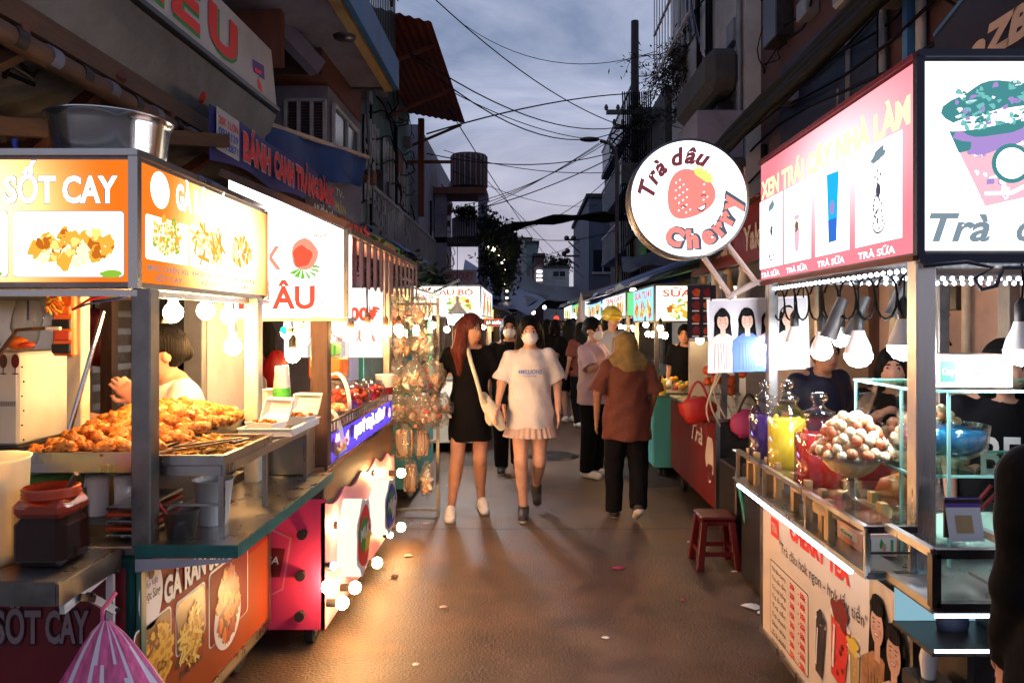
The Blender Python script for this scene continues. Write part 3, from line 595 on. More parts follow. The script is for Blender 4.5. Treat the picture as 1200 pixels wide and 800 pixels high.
tray(-1.61, -1.22, 2.36, 3.3, 1.1, 'wide steel tray heaped with fried chicken behind the near post', .035)
b = MB(); b.box(-1.75, -1.24, 2.38, 3.25, .862, .9, 'steel_dull'); b.box(-1.75, -1.24, 2.4, 3.25, 1.06, 1.098, 'steel', .004)
for x in (-1.72, -1.28):
    for y in (2.45, 3.2): b.bar((x, y, .9), (x, y, 1.06), .03, .03, 'steel_dull')
b.build('fry_table', label='steel stand under the heaped tray of fried chicken', cat='stand')
# fried chicken pieces
proto = []
for k in range(7):
    b = MB(); r = .021+.005*(k % 3); b.ball((0, 0, 0), r, 'chicken', (1.35+.35*math.sin(k*2), 1.+.15*math.cos(k), .85), 14, .58, seed=k*3.1, fr=2.0)
    proto.append(b.build('fried_chicken_piece', label='golden battered chicken piece heaped on the wide steel tray', cat='fried chicken', group='fried chicken pieces on the tray', at=(0, 0, 0)))
GP = 'fried chicken pieces on the tray'; n_ = 0
def hz(x, y):  # heap height
    u = (x+1.4)/.2; w_ = (y-2.83)/.46; q = max(0, 1-u*u)*max(0, 1-w_*w_); dip = .035*math.exp(-((y-2.55)/.1)**2)*math.exp(-((x+1.32)/.12)**2)
    return .115*q**.55-dip
cand = []
for i in range(4000):
    x = RNG.uniform(-1.6, -1.215); y = RNG.uniform(2.38, 3.28); z = hz(x, y)
    if z < .012: z = .012
    p = (x, y, 1.11+z)
    if all((p[0]-q[0])**2+(p[1]-q[1])**2+(p[2]-q[2])**2 > .038**2 for q in cand): cand.append(p)
for p in cand:
    o = copy_tree(proto[n_ % 7], loc=p) if n_ >= 7 else proto[n_]; o.location = p; n_ += 1
    o.rotation_euler = (RNG.uniform(-.7, .7), RNG.uniform(-.7, .7), RNG.uniform(0, 6.3)); s_ = RNG.uniform(.85, 1.2); o.scale = (s_,)*3
b = MB(); b.sheet(lambda u, v: (-1.59+.36*u, 2.4+.86*v, 1.108+max(.0, hz(-1.59+.36*u, 2.4+.86*v)-.015)), 16, 20, 'chicken'); b.build('fried_chicken_crumbs', label='deep heap of fried chicken under the top pieces', cat='fried chicken', kind='stuff')
# fries
b = MB()
for i in range(150):
    x, y = -1.09+RNG.gauss(0, .045), 2.56+RNG.gauss(0, .085); x = min(-.985, max(-1.17, x)); y = min(2.74, max(2.38, y)); z = 1.108+.05*math.exp(-((x+1.09)/.06)**2-((y-2.56)/.11)**2)*RNG.random()+.004; a = RNG.uniform(0, 6.3); d = Vector((math.cos(a), math.sin(a), RNG.uniform(-.3, .3)))*.024
    b.bar(Vector((x, y, z))-d, Vector((x, y, z))+d, .008, .008, 'fries')
b.build('french_fries', label='loose yellow fries spread on the steel tray', cat='fries', kind='stuff')
# foam boxes
def foambox(x, y, z, a, label, foodm=None):
    t = T('foam_box', label, 'food box', (x, y, z), 'open foam boxes on the white tray'); ca, sa = math.cos(a), math.sin(a)
    L = lambda u, v, w_: (x+ca*u-sa*v, y+sa*u+ca*v, z+w_)
    def tub(nm, P):
        b = MB(); ins = .012
        o_ = [P(u, v, .038) for u, v in ((-.07, -.045), (.07, -.045), (.07, .045), (-.07, .045))]; i_ = [P(u, v, 0) for u, v in ((-.058, -.034), (.058, -.034), (.058, .034), (-.058, .034))]; j_ = [P(u, v, .004) for u, v in ((-.054, -.03), (.054, -.03), (.054, .03), (-.054, .03))]; k_ = [P(u, v, .038) for u, v in ((-.065, -.04), (.065, -.04), (.065, .04), (-.065, .04))]
        for A_, B_ in ((i_, o_), (o_, k_), (k_, j_)): b.add(A_+B_, [(q, (q+1) % 4, 4+(q+1) % 4, 4+q) for q in range(4)], 'foam')
        b.add(i_, [(3, 2, 1, 0)], 'foam'); b.add(j_, [(0, 1, 2, 3)], 'foam'); return b.build(nm, t)
    tub('base', L); th = R(68)
    tub('lid', lambda u, v, w_: L(u, .047+(v+.045)*math.cos(th)+(w_-.038)*math.sin(th)*-1+.0, .038+(v+.045)*math.sin(th)+(.038-w_)*-math.cos(th)*-1))
    if foodm:
        b = MB()
        for i in range(34): b.ball(L(RNG.uniform(-.052, .052), RNG.uniform(-.03, .03), .018+RNG.random()*.025), .011, foodm, (1.2, 1, .8), 6, .4, seed=i)
        b.build('fried_food', label='fried pieces filling an open foam box', cat='snack', kind='stuff')
foambox(-1.06, 3.0, 1.112, R(-20), 'open foam box of fried pieces nearer the steel fries tray', 'chicken'); foambox(-.995, 3.2, 1.112, R(-15), 'open foam box of fried pieces at the far end of the white tray', 'chicken')
foambox(-1.2, 3.33, 1.12, R(-25), 'empty open foam box behind the chicken heap')
b = MB(); b.bar((-1.16, 2.38, 1.135), (-.985, 2.53, 1.15), .012, .004, 'steel_dark'); b.bar((-1.14, 2.38, 1.15), (-.98, 2.54, 1.156), .012, .004, 'steel_dark'); b.bar((-1.0, 2.5, 1.145), (-.965, 2.55, 1.15), .03, .008, 'black'); b.build('tongs', label='dark steel tongs lying across the tray of fries', cat='tongs')
# jars, bucket, cups
t = T('bucket', 'tall cream plastic container on the folding counter', 'container', (-1.55, 2.12, .862)); b = MB()
b.lathe((-1.56, 2.12, .864), [(.09, 0), (.105, .02), (.115, .29), (.12, .3), (.112, .298), (.1, .03), (.001, .02)], 'bucketwhite', 28); b.build('body', t)
t = T('sauce_jar', 'square jar of dark red sauce beside the cream container', 'jar', (-1.38, 2.14, .862)); b = MB(); jx, jy = -1.37, 2.13
b.box(jx-.075, jx+.075, jy-.07, jy+.07, .864, 1.0, 'saucedark', .02); b.build('sauce', t); b = MB(); b.box(jx-.079, jx+.079, jy-.074, jy+.074, .8635, 1.053, 'glass', .022); b.lathe((jx, jy, 1.052), [(.066, 0), (.066, .002)], 'saucedark', 24); b.build('body', t)
b = MB(); b.box(jx-.074, jx+.074, jy-.069, jy+.069, 1.001, 1.05, 'jarred', .015); b.build('sauce_film', t)
b = MB(); b.open_lathe((jx, jy, 1.052), [(.071, .0), (.076, .004), (.071, .008), (.076, .013), (.071, .018), (.076, .024), (.07, .03)], 'jarred', 24); b.build('neck', t)
b = MB(); b.rod((jx+.02, jy, 1.03), (jx+.085, jy-.02, 1.12), .007, 'woodbrown'); b.build('spoon', label='brown spoon handle sticking out of the sauce jar', cat='spoon')
b = MB(); b.box(-1.75, -1.5, 1.98, 2.05, .864, .875, 'woodbrown', .004); b.build('chopping_board', label='dark wooden board at the near edge of the folding counter', cat='board')
def cup(x, y, z, r, h, m, label, name='plastic_cup', cat='cup', par=None, g=None, fill=None):
    t = T(name, label, cat, (x, y, z), g); b = MB(); b.lathe((x, y, z+.001), [(r*.72, 0), (r, h), (r*1.05, h), (r*.97, h-.003), (r*.7, .005), (.001, .004)], m, 20); b.build('body', t)
    if fill: b = MB(); b.lathe((x, y, z+.006), [(r*.68, 0), (r*.76, h*.22), (.001, h*.22)], fill, 16); b.build('filling', t)
cup(-1.105, 2.36, .868, .055, .085, 'plasticfrost', 'clear plastic cup with dregs of sauce on the shelf', fill='saucedark'); cup(-1.07, 2.52, .868, .065, .15, 'whiteplastic', 'tall white plastic tub under the tray rack', 'plastic_tub', 'tub')
b = MB(); b.rod((-1.11, 2.36, .88), (-1.175, 2.34, .99), .005, 'red'); b.build('straw', label='red straw leaning out of the cup of sauce', cat='straw')
M('cupgreen', (.1, .6, .06), .4); M('cupwhite', (.85, .83, .78), .4)
t = T('cup_stack', 'tall stack of white cups with green print behind the foam boxes', 'cup stack', (-1.12, 3.36, 1.1)); b = MB(); z = 1.1
for i in range(17):
    m_ = 'cupgreen' if 6 < i < 13 else 'cupwhite'; b.lathe((-1.115, 3.36, z+i*.012), [(.048-.0009*i, 0), (.05-.0009*i, .004), (.047-.0009*i, .012)], m_, 20)
b.lathe((-1.115, 3.36, z+.204), [(.033, 0), (.03, .05), (.001, .05)], 'cupwhite', 20); b.build('cups', t)
b = MB(); b.box(-1.22, -.98, 3.3, 3.42, .87, 1.098, 'steel', .004); b.build('steel_box', label='steel box at the far end of the shelf under the cup stack', cat='box')
b = MB(); b.lathe((-1.62, 2.55, .905), [(.07, 0), (.085, .13), (.001, .13)], 'sodagreen', 20); b.build('green_pot', label='green pot under the tray of fried chicken', cat='pot')
for i, x in enumerate((-1.45, -1.36)):
    b = MB(); b.lathe((x, 2.5, .902), [(.03, 0), (.034, .12), (.03, .135), (.001, .135)], 'foam', 16); b.build('foam_cups', label=['white cup stack under the fried chicken tray, left one', 'white cup stack under the fried chicken tray, nearest the steel post'][i], cat='cup')
# small stacked trays seen below post
b = MB()
for i in range(5): b.box(-1.33, -1.21, 2.33, 2.6, .872+i*.022, .882+i*.022, 'orangered' if i % 2 else 'steel', .002)
b.build('sauce_tins', label='stack of orange and steel lids beside the sauce jar', cat='lids')
# bowl
bc = (-1.475, 2.62, 2.075); t = T('mixing_bowl', 'large brushed steel bowl on top of the orange sign', 'bowl', bc); b = MB()
b.lathe(bc, [(.13, .0), (.155, .012), (.178, .06), (.19, .155), (.203, .183), (.207, .187), (.2, .189), (.184, .155), (.17, .06), (.14, .02), (.001, .016)], 'chrome', 48); b.build('body', t)
b = MB(); b.tube([(-1.62, 2.5, 2.085), (-1.66, 2.48, 2.09), (-1.7, 2.46, 2.11), (-1.705, 2.46, 2.15), (-1.7, 2.46, 2.16)], .009, 'blue', 8); b.build('plastic_hook', label='blue plastic hook left of the steel bowl', cat='hook')
b = MB(); b.box(-1.29, -1.225, 2.72, 2.9, 2.077, 2.09, 'yellow', .004); b.box(-1.3, -1.24, 2.8, 3.0, 2.091, 2.11, 'blue', .004); b.build('folded_bags', label='folded blue and yellow bags on the sign behind the bowl', cat='bags')
# bulbs
def bulb(x, y, z, top, label, group, m='glow_warm', r=.034, sock='white', cordm='wire', cool=False):
    t = T('light_bulb', label, 'light bulb', (x, y, z-r), group); b = MB()
    if cool:
        b.lathe((x, y, z), [(.001, -r), (r*.6, -r*.82), (r*.95, -r*.35), (r*1.0, 0)], m, 18); b.build('glass', t); b = MB(); b.lathe((x, y, z+.001), [(r*1.0, 0), (r*.86, r*.6), (r*.55, r*1.3), (r*.42, r*1.75)], 'whiteplastic', 18); b.build('neck', t); zs = z+r*1.75
    else: b.ball((x, y, z), r, m, (1, 1, 1.08), 14); b.build('glass', t); zs = z+r*.85
    b = MB(); b.lathe((x, y, zs), [(.013, -.002), (.0175, .006), (.0175, .05), (.01, .062), (.004, .07)], sock, 12); b.build('socket', t)
    b = MB(); b.tube([(x, y, zs+.06), (x+.006*math.sin(x*50), y, (zs+top)/2+.03), (x, y, top)], .0032, cordm, 5); b.build('cord', t); return t
for i, (px, py, Y) in enumerate(((166, 372, 2.45), (203, 366, 2.68), (241, 364, 2.95), (268, 370, 3.2))):
    p = W(px, py, Y); bulb(p.x+.02 if i == 0 else p.x, p.y, p.z, 1.65, f'{ORD(i)} warm bulb from the near post under the orange sign', 'warm bulbs under the orange sign')
p = W(273, 406, 3.02); bulb(p.x, p.y, p.z, 1.65, 'warm bulb hanging lower beside the far post of the chicken cart', 'warm bulbs under the orange sign')
p = W(194, 394, 3.3); bulb(p.x, p.y, p.z, 1.65, 'small warm bulb deep under the sign behind the vendor', 'warm bulbs under the orange sign', r=.02)
p = W(343, 416, 3.6); bulb(p.x, p.y, p.z, 1.62, 'warm bulb in dark socket hanging under the strawberry sign', 'warm bulbs under the strawberry sign', sock='black', r=.036)
b = MB(); p = W(333, 387, 3.62); b.ball(p, .02, 'bulb_green', n=10); b.rod(p, (p.x+.05, p.y, p.z), .012, 'cream'); b.build('indicator_lamp', label='small green lamp beside the bulb under the strawberry sign', cat='lamp')
# power strip and cables on the inner post
t = T('power_strip', 'bright orange power box with sockets on the inner post', 'power strip', (-1.79, 2.9, 1.4)); b = MB(); x, y = -1.80, 2.9
b.box(x-.05, x+.03, y-.02, y+.015, 1.42, 1.66, 'orange', .006); b.build('body', t)
for i, (m_, z) in enumerate((('black', 1.45), ('orangered', 1.5), ('black', 1.545), ('orange', 1.6))): b = MB(); b.box(x-.045+.01*(i % 2), x+.028, y-.035, y-.021, z-.018, z+.018, m_, .004); b.build('socket', t)
b = MB(); b.box(x-.06, x-.0, y-.05, y-.036, 1.52, 1.535, 'whiteplastic', .003); b.build('plug', t)
b = MB()
for k in range(9): a = k*.7; b.tube([(x-.02+.03*math.sin(a+s_*.9), y-.04-.01*k*.3, 1.60+.09*s_/5+.02*math.cos(a+s_*1.3)) for s_ in range(7)], .004, 'yellow' if k % 2 else 'orange', 5)
b.build('cable_bundle', label='tangle of yellow cables above the orange power box', cat='cable')
b = MB(); b.tube([(x+.03, y-.02, 1.6), (x+.12, y-.06, 1.64), (x+.25, y-.1, 1.66), (x+.4, y-.2, 1.67)], .005, 'red', 6); b.tube([(x+.03, y-.02, 1.6), (x+.12, y-.08, 1.62), (x+.26, y-.12, 1.64), (x+.4, y-.2, 1.665)], .004, 'blue', 6); b.build('cable', label='red and blue cable running from the power box to the near post', cat='cable')
# white machine
t = T('drink_machine', 'white metal machine with dotted front at the left edge', 'machine', (-2.3, 3.1, .9)); b = MB(); b.box(-2.65, -2.03, 2.95, 3.35, 1.06, 1.43, 'white', .01); b.build('body', t); FM = Fr((-2.65, 2.949, 1.06))
b = MB()
for k, (px, m_) in enumerate(((4, 'woodbrown'), (18, 'redpaint'))): u, v_ = PF(FM, px, 423); b.ell(FM, u, v_, .016, .028, m_, .001); b.rect(FM, u-.002, v_-.05, u+.002, v_-.02, m_, .001); b.rect(FM, u-.012, v_-.053, u+.012, v_-.048, m_, .001)
for k in range(6): u, v_ = PF(FM, 26+(k % 2)*2, 430+k*17); b.ell(FM, u, v_, .004, .004, 'textdark', .001, 8)
for k in range(8): u, v_ = PF(FM, 1+k*2.3, 470); b.rect(FM, u, v_-.02, u+.003, v_, 'textdark', .001)
b.build('front_print', t)
b = MB(); b.tube([(-2.5, 2.9, 1.2), (-2.25, 2.88, 1.2), (-2.1, 2.86, 1.35), (-1.98, 2.87, 1.52), (-1.85, 2.87, 1.53)], .008, 'woodbrown', 6); b.build('hose', label='brown hose curving in front of the white machine', cat='hose')
b = MB(); b.ball(W(20, 402, 3.1), .035, 'orange', (1.3, 1, .8), 12); b.ball(W(28, 404, 3.1), .03, 'orangered', (1.6, 1, .5), 12); b.build('orange_cover', label='orange knob cover on top of the white machine', cat='cover')
t = T('machine_table', 'dark metal table carrying the white machine', 'table', (-2.3, 3.2, 0)); b = MB(); b.box(-2.8, -2.0, 2.92, 3.5, 1.02, 1.058, 'steel_dark', .004); b.build('top', t)
for x in (-2.75, -2.05):
    for y in (2.98, 3.44): b = MB(); b.bar((x, y, 0), (x, y, 1.02), .04, .04, 'steel_dark'); b.build('leg', t)
# pink plastic bag hanging at the cart corner
M('pinkbag', (.8, .1, .26), .4, var=.5, vs=9, stretch=(6, 6, .6))
t = T('plastic_bag', 'pink and white striped plastic bag hanging at the cart corner', 'bag', (-1.16, 2.16, .38)); b = MB(); top = W(124, 726, 2.1)
def bagf(u, v):
    a = u*2*math.pi; r = .01+.3*v**.8+.016*math.sin(a*7+v*5)*v+.008*math.sin(a*17+v*9)*v; return (top.x+.03*v+r*math.cos(a)*1.0, top.y+.02*v+r*math.sin(a)*.5+.0, top.z-.5*v)
b.sheet(bagf, 70, 14, 'pinkbag'); M('whitebag', (.8, .7, .76), .4); kk = b.mi('whitebag'); b.m = [kk if math.sin((i % 70)*1.9+(i//70)*.25)+math.sin((i % 70)*.77) > .75 else m_ for i, m_ in enumerate(b.m)]; b.build('body', t); b = MB(); b.tube([(top.x-.01, top.y, top.z-.01), (top.x-.015, top.y+.01, top.z+.025), (top.x-.005, top.y+.06, top.z+.055)], .006, 'pinkbag', 6); b.build('handle', t)
# ============ pink cart with the strawberry sign ============
X2, YC, YD = -.943, 3.45, 5.25
t = T('food_cart', 'bright pink cart with bulbs around its wavy front board', 'food cart', (-1.4, 4.3, 0)); cart2 = t
b = MB(); b.box(-1.9, X2-.03, YC+.015, YD, .12, .62, 'maroon'); b.box(-1.9, X2-.012, YC+.02, YD, .64, .85, 'woodbrown', .004); b.build('body', t)
b = MB(); F2 = Fr((-1.9, YC, .12)); b.rect(F2, 0, 0, .957, .605, 'pink'); b.rect(Fr((-1.9, YC+.014, .12)), 0, 0, .957, .605, 'pink')
u, v_ = PF(F2, 322, 655)
b.fp(F2, [(u-.12, v_+.12), (u-.03, v_+.15), (u+.08, v_+.1), (u+.04, v_-.14), (u-.02, v_-.17), (u-.09, v_-.17)], 'pinklight', .002); b.fp(F2, [(u-.112, v_+.112), (u-.03, v_+.14), (u+.07, v_+.095), (u+.034, v_-.135), (u-.02, v_-.163), (u-.084, v_-.163)], 'pink', .003)
b.fp(F2, [(u-.1, v_+.06), (u+.05, v_+.05), (u+.025, v_-.08), (u-.08, v_-.085)], 'maroon', .004); b.text(F2, u-.07, v_-.02, .035, 'TEA', 'textwhite', .005, w=.09, shear=.2)
b.build('end_board', t)
F2s = Fr((X2, YC, .12), (0, 1, 0), (0, 0, 1)); b = MB(); L = YD-YC
def wavy(s_): return .59-.03*abs(math.sin(s_*8.2))*1.4-.10*max(0, s_-1.2)
n = 44; pts = [(0, 0), (L, 0)]+[(L*(n-i)/n, wavy(L*(n-i)/n)) for i in range(n+1)]
b.fp(F2s, pts, 'pinklight'); b.fp(F2s, pts, 'pinklight', -.02)
K = len(pts); b.add([F2s.p(u, v, 0) for u, v in pts]+[F2s.p(u, v, -.02) for u, v in pts], [(i, (i+1) % K, K+(i+1) % K, K+i) for i in range(K)], 'pinklight'); b.build('front_board', t)
def relief(u, v, ru, rv, th, cols, nm='relief_sign'):
    b = MB(); n = 40; P = [(u+ru*math.cos(2*math.pi*i/n)*(1+.07*math.cos(7*2*math.pi*i/n)), v+rv*math.sin(2*math.pi*i/n)*(1+.07*math.cos(7*2*math.pi*i/n))) for i in range(n)]
    b.add([F2s.p(x, y, .001) for x, y in P]+[F2s.p(x, y, th) for x, y in P], [(i, (i+1) % n, n+(i+1) % n, n+i) for i in range(n)], 'relief_edge', True); b.fp(F2s, P, 'textwhite', th)
    b.ell(F2s, u, v, ru*.82, rv*.82, cols[0], th+.002, 30, .05); b.ell(F2s, u-.03, v+.02, ru*.5, rv*.45, cols[1], th+.004, 20, .3); b.ell(F2s, u+.06, v-.03, ru*.35, rv*.35, cols[2], th+.005, 20, .3); b.text(F2s, u-ru*.6, v-.0, rv*.3, 'MILK', 'textwhite', th+.007, w=ru*1.2, bold=.03); return b.build(nm, t)
E('relief_edge', (1, .85, .7), 1.1)
relief(.37, .33, .17, .19, .1, ('textred', 'textgreen', 'yellow')); relief(1.12, .3, .2, .16, .1, ('textblue', 'green', 'white'))
for i, (px, py, X, m_, r) in enumerate(((401, 706, -.87, 'glow_mid', .031), (416, 688, -.87, 'glow_mid', .031), (442, 659, -.87, 'glow_mid', .031), (470, 623, -.86, 'glow_mid', .031), (470, 554, -.86, 'glow_mid', .031), (444, 554, -.9, 'glow_mid', .029), (402, 615, -.9, 'glow_mid', .029), (384, 687, -.915, 'glow_mid', .03), (391, 663, -.905, 'bulb_blue', .02), (457, 634, -.9, 'glow_mid', .02))):
    Y = YX(px, X); p = W(px, py, Y); p.z = max(.16, p.z); b = MB(); b.ball(p, r, m_, n=14); q = b.build('bulb', t); b = MB(); b.rod((X2+.002, Y, p.z), (p.x-r*.75, Y, p.z), .019, 'rubber' if i != 8 else 'black'); b.build('socket', t)
for px, py in ((356, 624), (354, 672), (353, 719), (307, 719)):
    u, v_ = PF(F2, px, py); b = MB(); p = F2.p(u, v_, .001); b.rod(p, p+Vector((0, -.035, 0)), .02, 'rubber', .024); b.build('empty_socket', t)
for y in (YC+.15, YD-.15): wheel(t, -1.05, y, .06); wheel(t, -1.75, y, .06)
# counter display with purple light
b = MB(); b.box(-1.85, X2-.0, YC+.03, YD+.05, .852, .872, 'steel'); b.box(X2-.012, X2+.004, YC+.03, YD+.05, .85, .875, 'chrome'); b.build('counter', t)
b = MB(); FP = Fr((X2-.015, YC+.1, .875), (0, 1, 0), (0, 0, 1)); E('purple_panel', (.16, .09, .95), 1.1); b.box(X2-.03, X2-.018, YC+.1, YD, .876, 1.01, 'purple_panel')
for k in range(16): b.ell(FP, .08+k*.1, .07+.02*math.sin(k*2), .04, .035, ('led_purple' if k % 2 else 'textpurple'), .002, 14, .4)
b.text(FP, .55, .045, .06, 'MIX TRÀ SỮA', 'led_white', .004, w=.8, bold=.02); b.build('light_panel', t)
b = MB()
for z in (1.07, 1.02): b.bar((X2-.005, YC+.1, z), (X2-.005, YD, z), .012, .012, 'chrome')
for k in range(30): y = YC+.1+k*(YD-YC-.1)/29; b.bar((X2-.005, y, 1.01), (X2-.005, y, 1.07), .006, .006, 'chrome')
b.build('guard_rail', t)
b = MB(); b.box(X2-.35, X2-.02, YC+.12, YD-.02, 1.0, 1.01, 'glass'); b.build('display_shelf', t)
for nm, x, y, m_ in (('post', -.985, 3.53, 'woodbrown'), ('post', -.985, 5.2, 'steel_dull'), ('post', -1.86, 3.6, 'woodbrown'), ('post', -1.86, 5.2, 'woodbrown')):
    b = MB(); b.bar((x, y, .87), (x, y, 1.98), .085 if y < 3.6 and x > -1 else .05, .06, m_, bev=.005); b.build(nm, t)
# strawberry light box
E('sign_white', (1, .96, .9), 2.1); E('sign_red', (1, .12, .06), 1.0); E('sign_redsoft', (1, .3, .2), 1.15); E('sign_green', (.2, .6, .05), 1.); 
YS = 3.5; zb = 1.575; P = lambda px, py: W(px, py, YS)
xl, xr = P(268, 300).x, P(404, 300).x; zl, zr_ = P(268, 209).z, P(404, 270).z
b = MB(); b.add([(xl, YS, zb), (xr, YS, zb), (xr, YS, zr_), (xl, YS, zl), (xl, YS+.14, zb), (xr, YS+.14, zb), (xr, YS+.14, zr_), (xl, YS+.14, zl)], [(0, 1, 2, 3), (5, 4, 7, 6), (0, 4, 5, 1), (1, 5, 6, 2), (2, 6, 7, 3), (3, 7, 4, 0)], 'sign_white'); FS = Fr((xl, YS, zb))
u0, v0 = PF(FS, 318, 360)
ftext(b, FS, 319, 361, 369, .108, 'ÂU', 'sign_red', .004, bold=.022); ftext(b, FS, 280, 361, 314, .108, 'D', 'sign_red', .004, bold=.022); ftext(b, FS, 312, 315, 330, .11, 'K', 'sign_redsoft', .004, bold=.022)
u, v_ = PF(FS, 357, 298); b.ell(FS, u, v_, .062, .075, 'sign_redsoft', .004, 28, .05); b.ell(FS, u-.01, v_-.01, .045, .05, 'sign_red', .005, 20, .15)
for a in range(7): tt = R(200+a*28); b.fp(FS, [(u-.01, v_-.06), (u+.1*math.cos(tt)*.8, v_-.07+.05*math.sin(tt)), (u+.06*math.cos(tt+.3), v_-.07+.045*math.sin(tt+.3))], 'sign_green', .003)
ftext(b, FS, 322, 278, 352, .016, 'TRÀ SỮA DÂU', 'sign_green', .004); ftext(b, FS, 354, 278, 385, .016, 'TƯƠI NGON', 'sign_red', .004); b.build('sign_box', t)
b = MB(); b.bar((xl-.02, YS-.03, zl+.02), (xr+.02, YS-.03, zr_+.02), .05, .035, 'woodbrown'); b.bar((xr+.012, YS-.02, zb), (xr+.012, YS-.02, zr_), .02, .02, 'steel_dull'); b.box(xl, xr+.02, YS-.01, YS+.15, zb-.018, zb-.002, 'cream'); b.build('sign_trim', t)
# striped valance
b = MB(); XV = xr; YE = 5.72; zt_, zb_ = 1.975, 1.755; N = 24
for i in range(N):
    y0, y1 = 3.66+(YE-3.66)*i/N, 3.66+(YE-3.66)*(i+1)/N; m_ = 'stripepink' if i % 2 else 'stripemaroon'; bw = .02
    pts = [(y0, zt_), (y1, zt_)]+[(y1+(y0-y1)*k/5, zb_-.028*math.sin(math.pi*k/5)) for k in range(6)]
    b.add([(XV+bw*math.sin(y*30)*0+(.012 if i % 2 else 0), y, z) for y, z in pts], [tuple(range(len(pts)))], m_)
b.build('valance', t, label='striped pink and maroon fabric valance')
b = MB(); b.quad((XV, 3.6, 1.98), (XV, YE, 1.98), (-2.0, YE, 2.25), (-2.0, 3.6, 2.25), 'brownvinyl'); b.quad((XV, 3.6, 1.965), (XV, YE, 1.965), (-2.0, YE, 2.235), (-2.0, 3.6, 2.235), 'brownvinyl'); b.bar((XV+.005, 3.55, 1.99), (XV+.005, YE, 1.99), .03, .03, 'woodbrown'); b.build('roof', t)
# inner menu wall
b = MB(); E('menuwall', (1, .85, .8), 1.15); b.box(-1.75, -1.0, 5.32, 5.34, 1.3, 1.8, 'menuwall'); FMn = Fr((-1.75, 5.318, 1.3))
b.text(FMn, .3, .27, .09, '19000Đ', 'sign_red', .003, w=.4, bold=.03); b.text(FMn, .3, .12, .07, 'TRÀ SỮA', 'sign_redsoft', .003, w=.36, bold=.03); b.build('menu_panel', t)
for i, (px, py) in enumerate(((411, 392), (431, 386), (452, 388), (467, 386))):
    X = -.93; Y = YX(px, X); p = W(px, py, Y); b_ = bulb(p.x, p.y, p.z, 1.78, f'{ORD(i)} warm bulb from the near post under the striped valance', 'warm bulbs under the striped valance', sock='woodbrown', r=.036)
for i, (x, y, z) in enumerate(((-1.25, 3.85, 1.5), (-1.3, 4.3, 1.45), (-1.2, 4.7, 1.5), (-1.1, 5.05, 1.45))): bulb(x, y, z, 1.8, f'{ORD(i)} inner bulb over the pink cart counter', 'inner bulbs of the pink cart')  # last bulb of the list added for more light inside the cart
# goods on the pink cart
def basket(x, y, z, r, label, m='yellow'):
    t = T('basket', label, 'basket', (x, y, z)); b = MB(); b.lathe((x, y, z), [(r*.7, 0), (r, r*.7), (r*1.05, r*.7), (r*.93, r*.66), (r*.65, .01), (.001, .01)], 'woodlight', 20); b.build('body', t)
    for s_ in (-1, 1): b = MB(); b.tube([(x+r*math.cos(a), y+s_*r*.25, z+r*.7+2.6*r*math.sin(a)) for a in [math.pi*i/12 for i in range(13)]], .007, 'cupwhite', 6); b.build('handle', t)
    b = MB()
    for k in range(16): b.ball((x+RNG.gauss(0, r*.4), y+RNG.gauss(0, r*.4), z+r*.75+RNG.random()*.02), .017, 'snack', n=8, amp=.3, seed=k)
    b.build('snacks', label='snacks filling the small basket', cat='snack', kind='stuff')
basket(-1.03, 3.98, 1.03, .075, 'small basket with tall looped handles nearest the brown post'); basket(-1.0, 3.72, .88, .07, 'low basket half hidden behind the brown post')
def gbowl(x, y, z, r, fill, label, name='glass_bowl', cat='bowl'):
    t = T(name, label, cat, (x, y, z)); b = MB(); b.lathe((x, y, z), [(r*.4, 0), (r*.95, r*.45), (r, r*.8), (r*.8, r*1.25), (r*.78, r*1.25), (r*.97, r*.8), (r*.92, r*.47), (.001, .01)], 'glass', 24); b.build('body', t)
    b = MB()
    for k in range(60): a = RNG.uniform(0, 6.3); q = r*.82*math.sqrt(RNG.random()); b.ball((x+q*math.cos(a), y+q*math.sin(a), z+.03+RNG.random()*r*.6), .021, fill, n=8, amp=.2, seed=k)
    b.build('filling', t)
gbowl(-1.08, 4.45, 1.02, .14, 'redfood', 'round glass bowl of red fruit pieces on the pink cart'); gbowl(-1.06, 4.9, 1.02, .12, 'liquidred', 'dark red glass bowl at the far end of the pink cart')
t = T('juice_dispenser', 'clear dispenser of orange juice with green lid over the red bowl', 'dispenser', (-1.25, 4.7, 1.02)); b = MB(); b.box(-1.36, -1.16, 4.6, 4.8, 1.2, 1.33, 'orange', .01); b.build('juice', t); b = MB(); b.box(-1.365, -1.155, 4.595, 4.805, 1.19, 1.46, 'glass'); b.build('body', t); b = MB(); b.box(-1.34, -1.2, 4.62, 4.78, 1.34, 1.42, 'bulb_green' if 0 else 'green', .01); b.build('lid', t); b = MB(); b.box(-1.35, -1.17, 4.62, 4.78, 1.02, 1.19, 'steel'); b.build('stand', t)
t = T('tea_cup', 'white cup printed with a red band on the pink cart counter end', 'cup', (-.98, 5.12, 1.01)); b = MB(); b.lathe((-.98, 5.08, 1.02), [(.05, 0), (.065, .17), (.068, .175), (.001, .175)], 'cupwhite', 20); b.build('body', t); b = MB(); b.lathe((-.98, 5.08, 1.06), [(.0545, 0), (.059, .05)], 'redpaint', 20); b.build('band', t)
t = T('price_card', 'leaning white price card on the pink cart counter', 'card', (-.97, 3.8, .9)); b = MB(); b.quad((-.955, 3.68, .88), (-.955, 3.92, .88), (-.99, 3.9, 1.06), (-.99, 3.7, 1.06), 'cupwhite'); b.build('card', t); b = MB(); FPc = Fr((-.953, 3.7, .9), (0, 1, 0), (-.19, 0, .98)); [b.ell(FPc, .04+.04*k, .03+.02*(k % 2), .015, .012, 'redpaint', .003, 10, .3) for k in range(4)]; b.build('print', t)
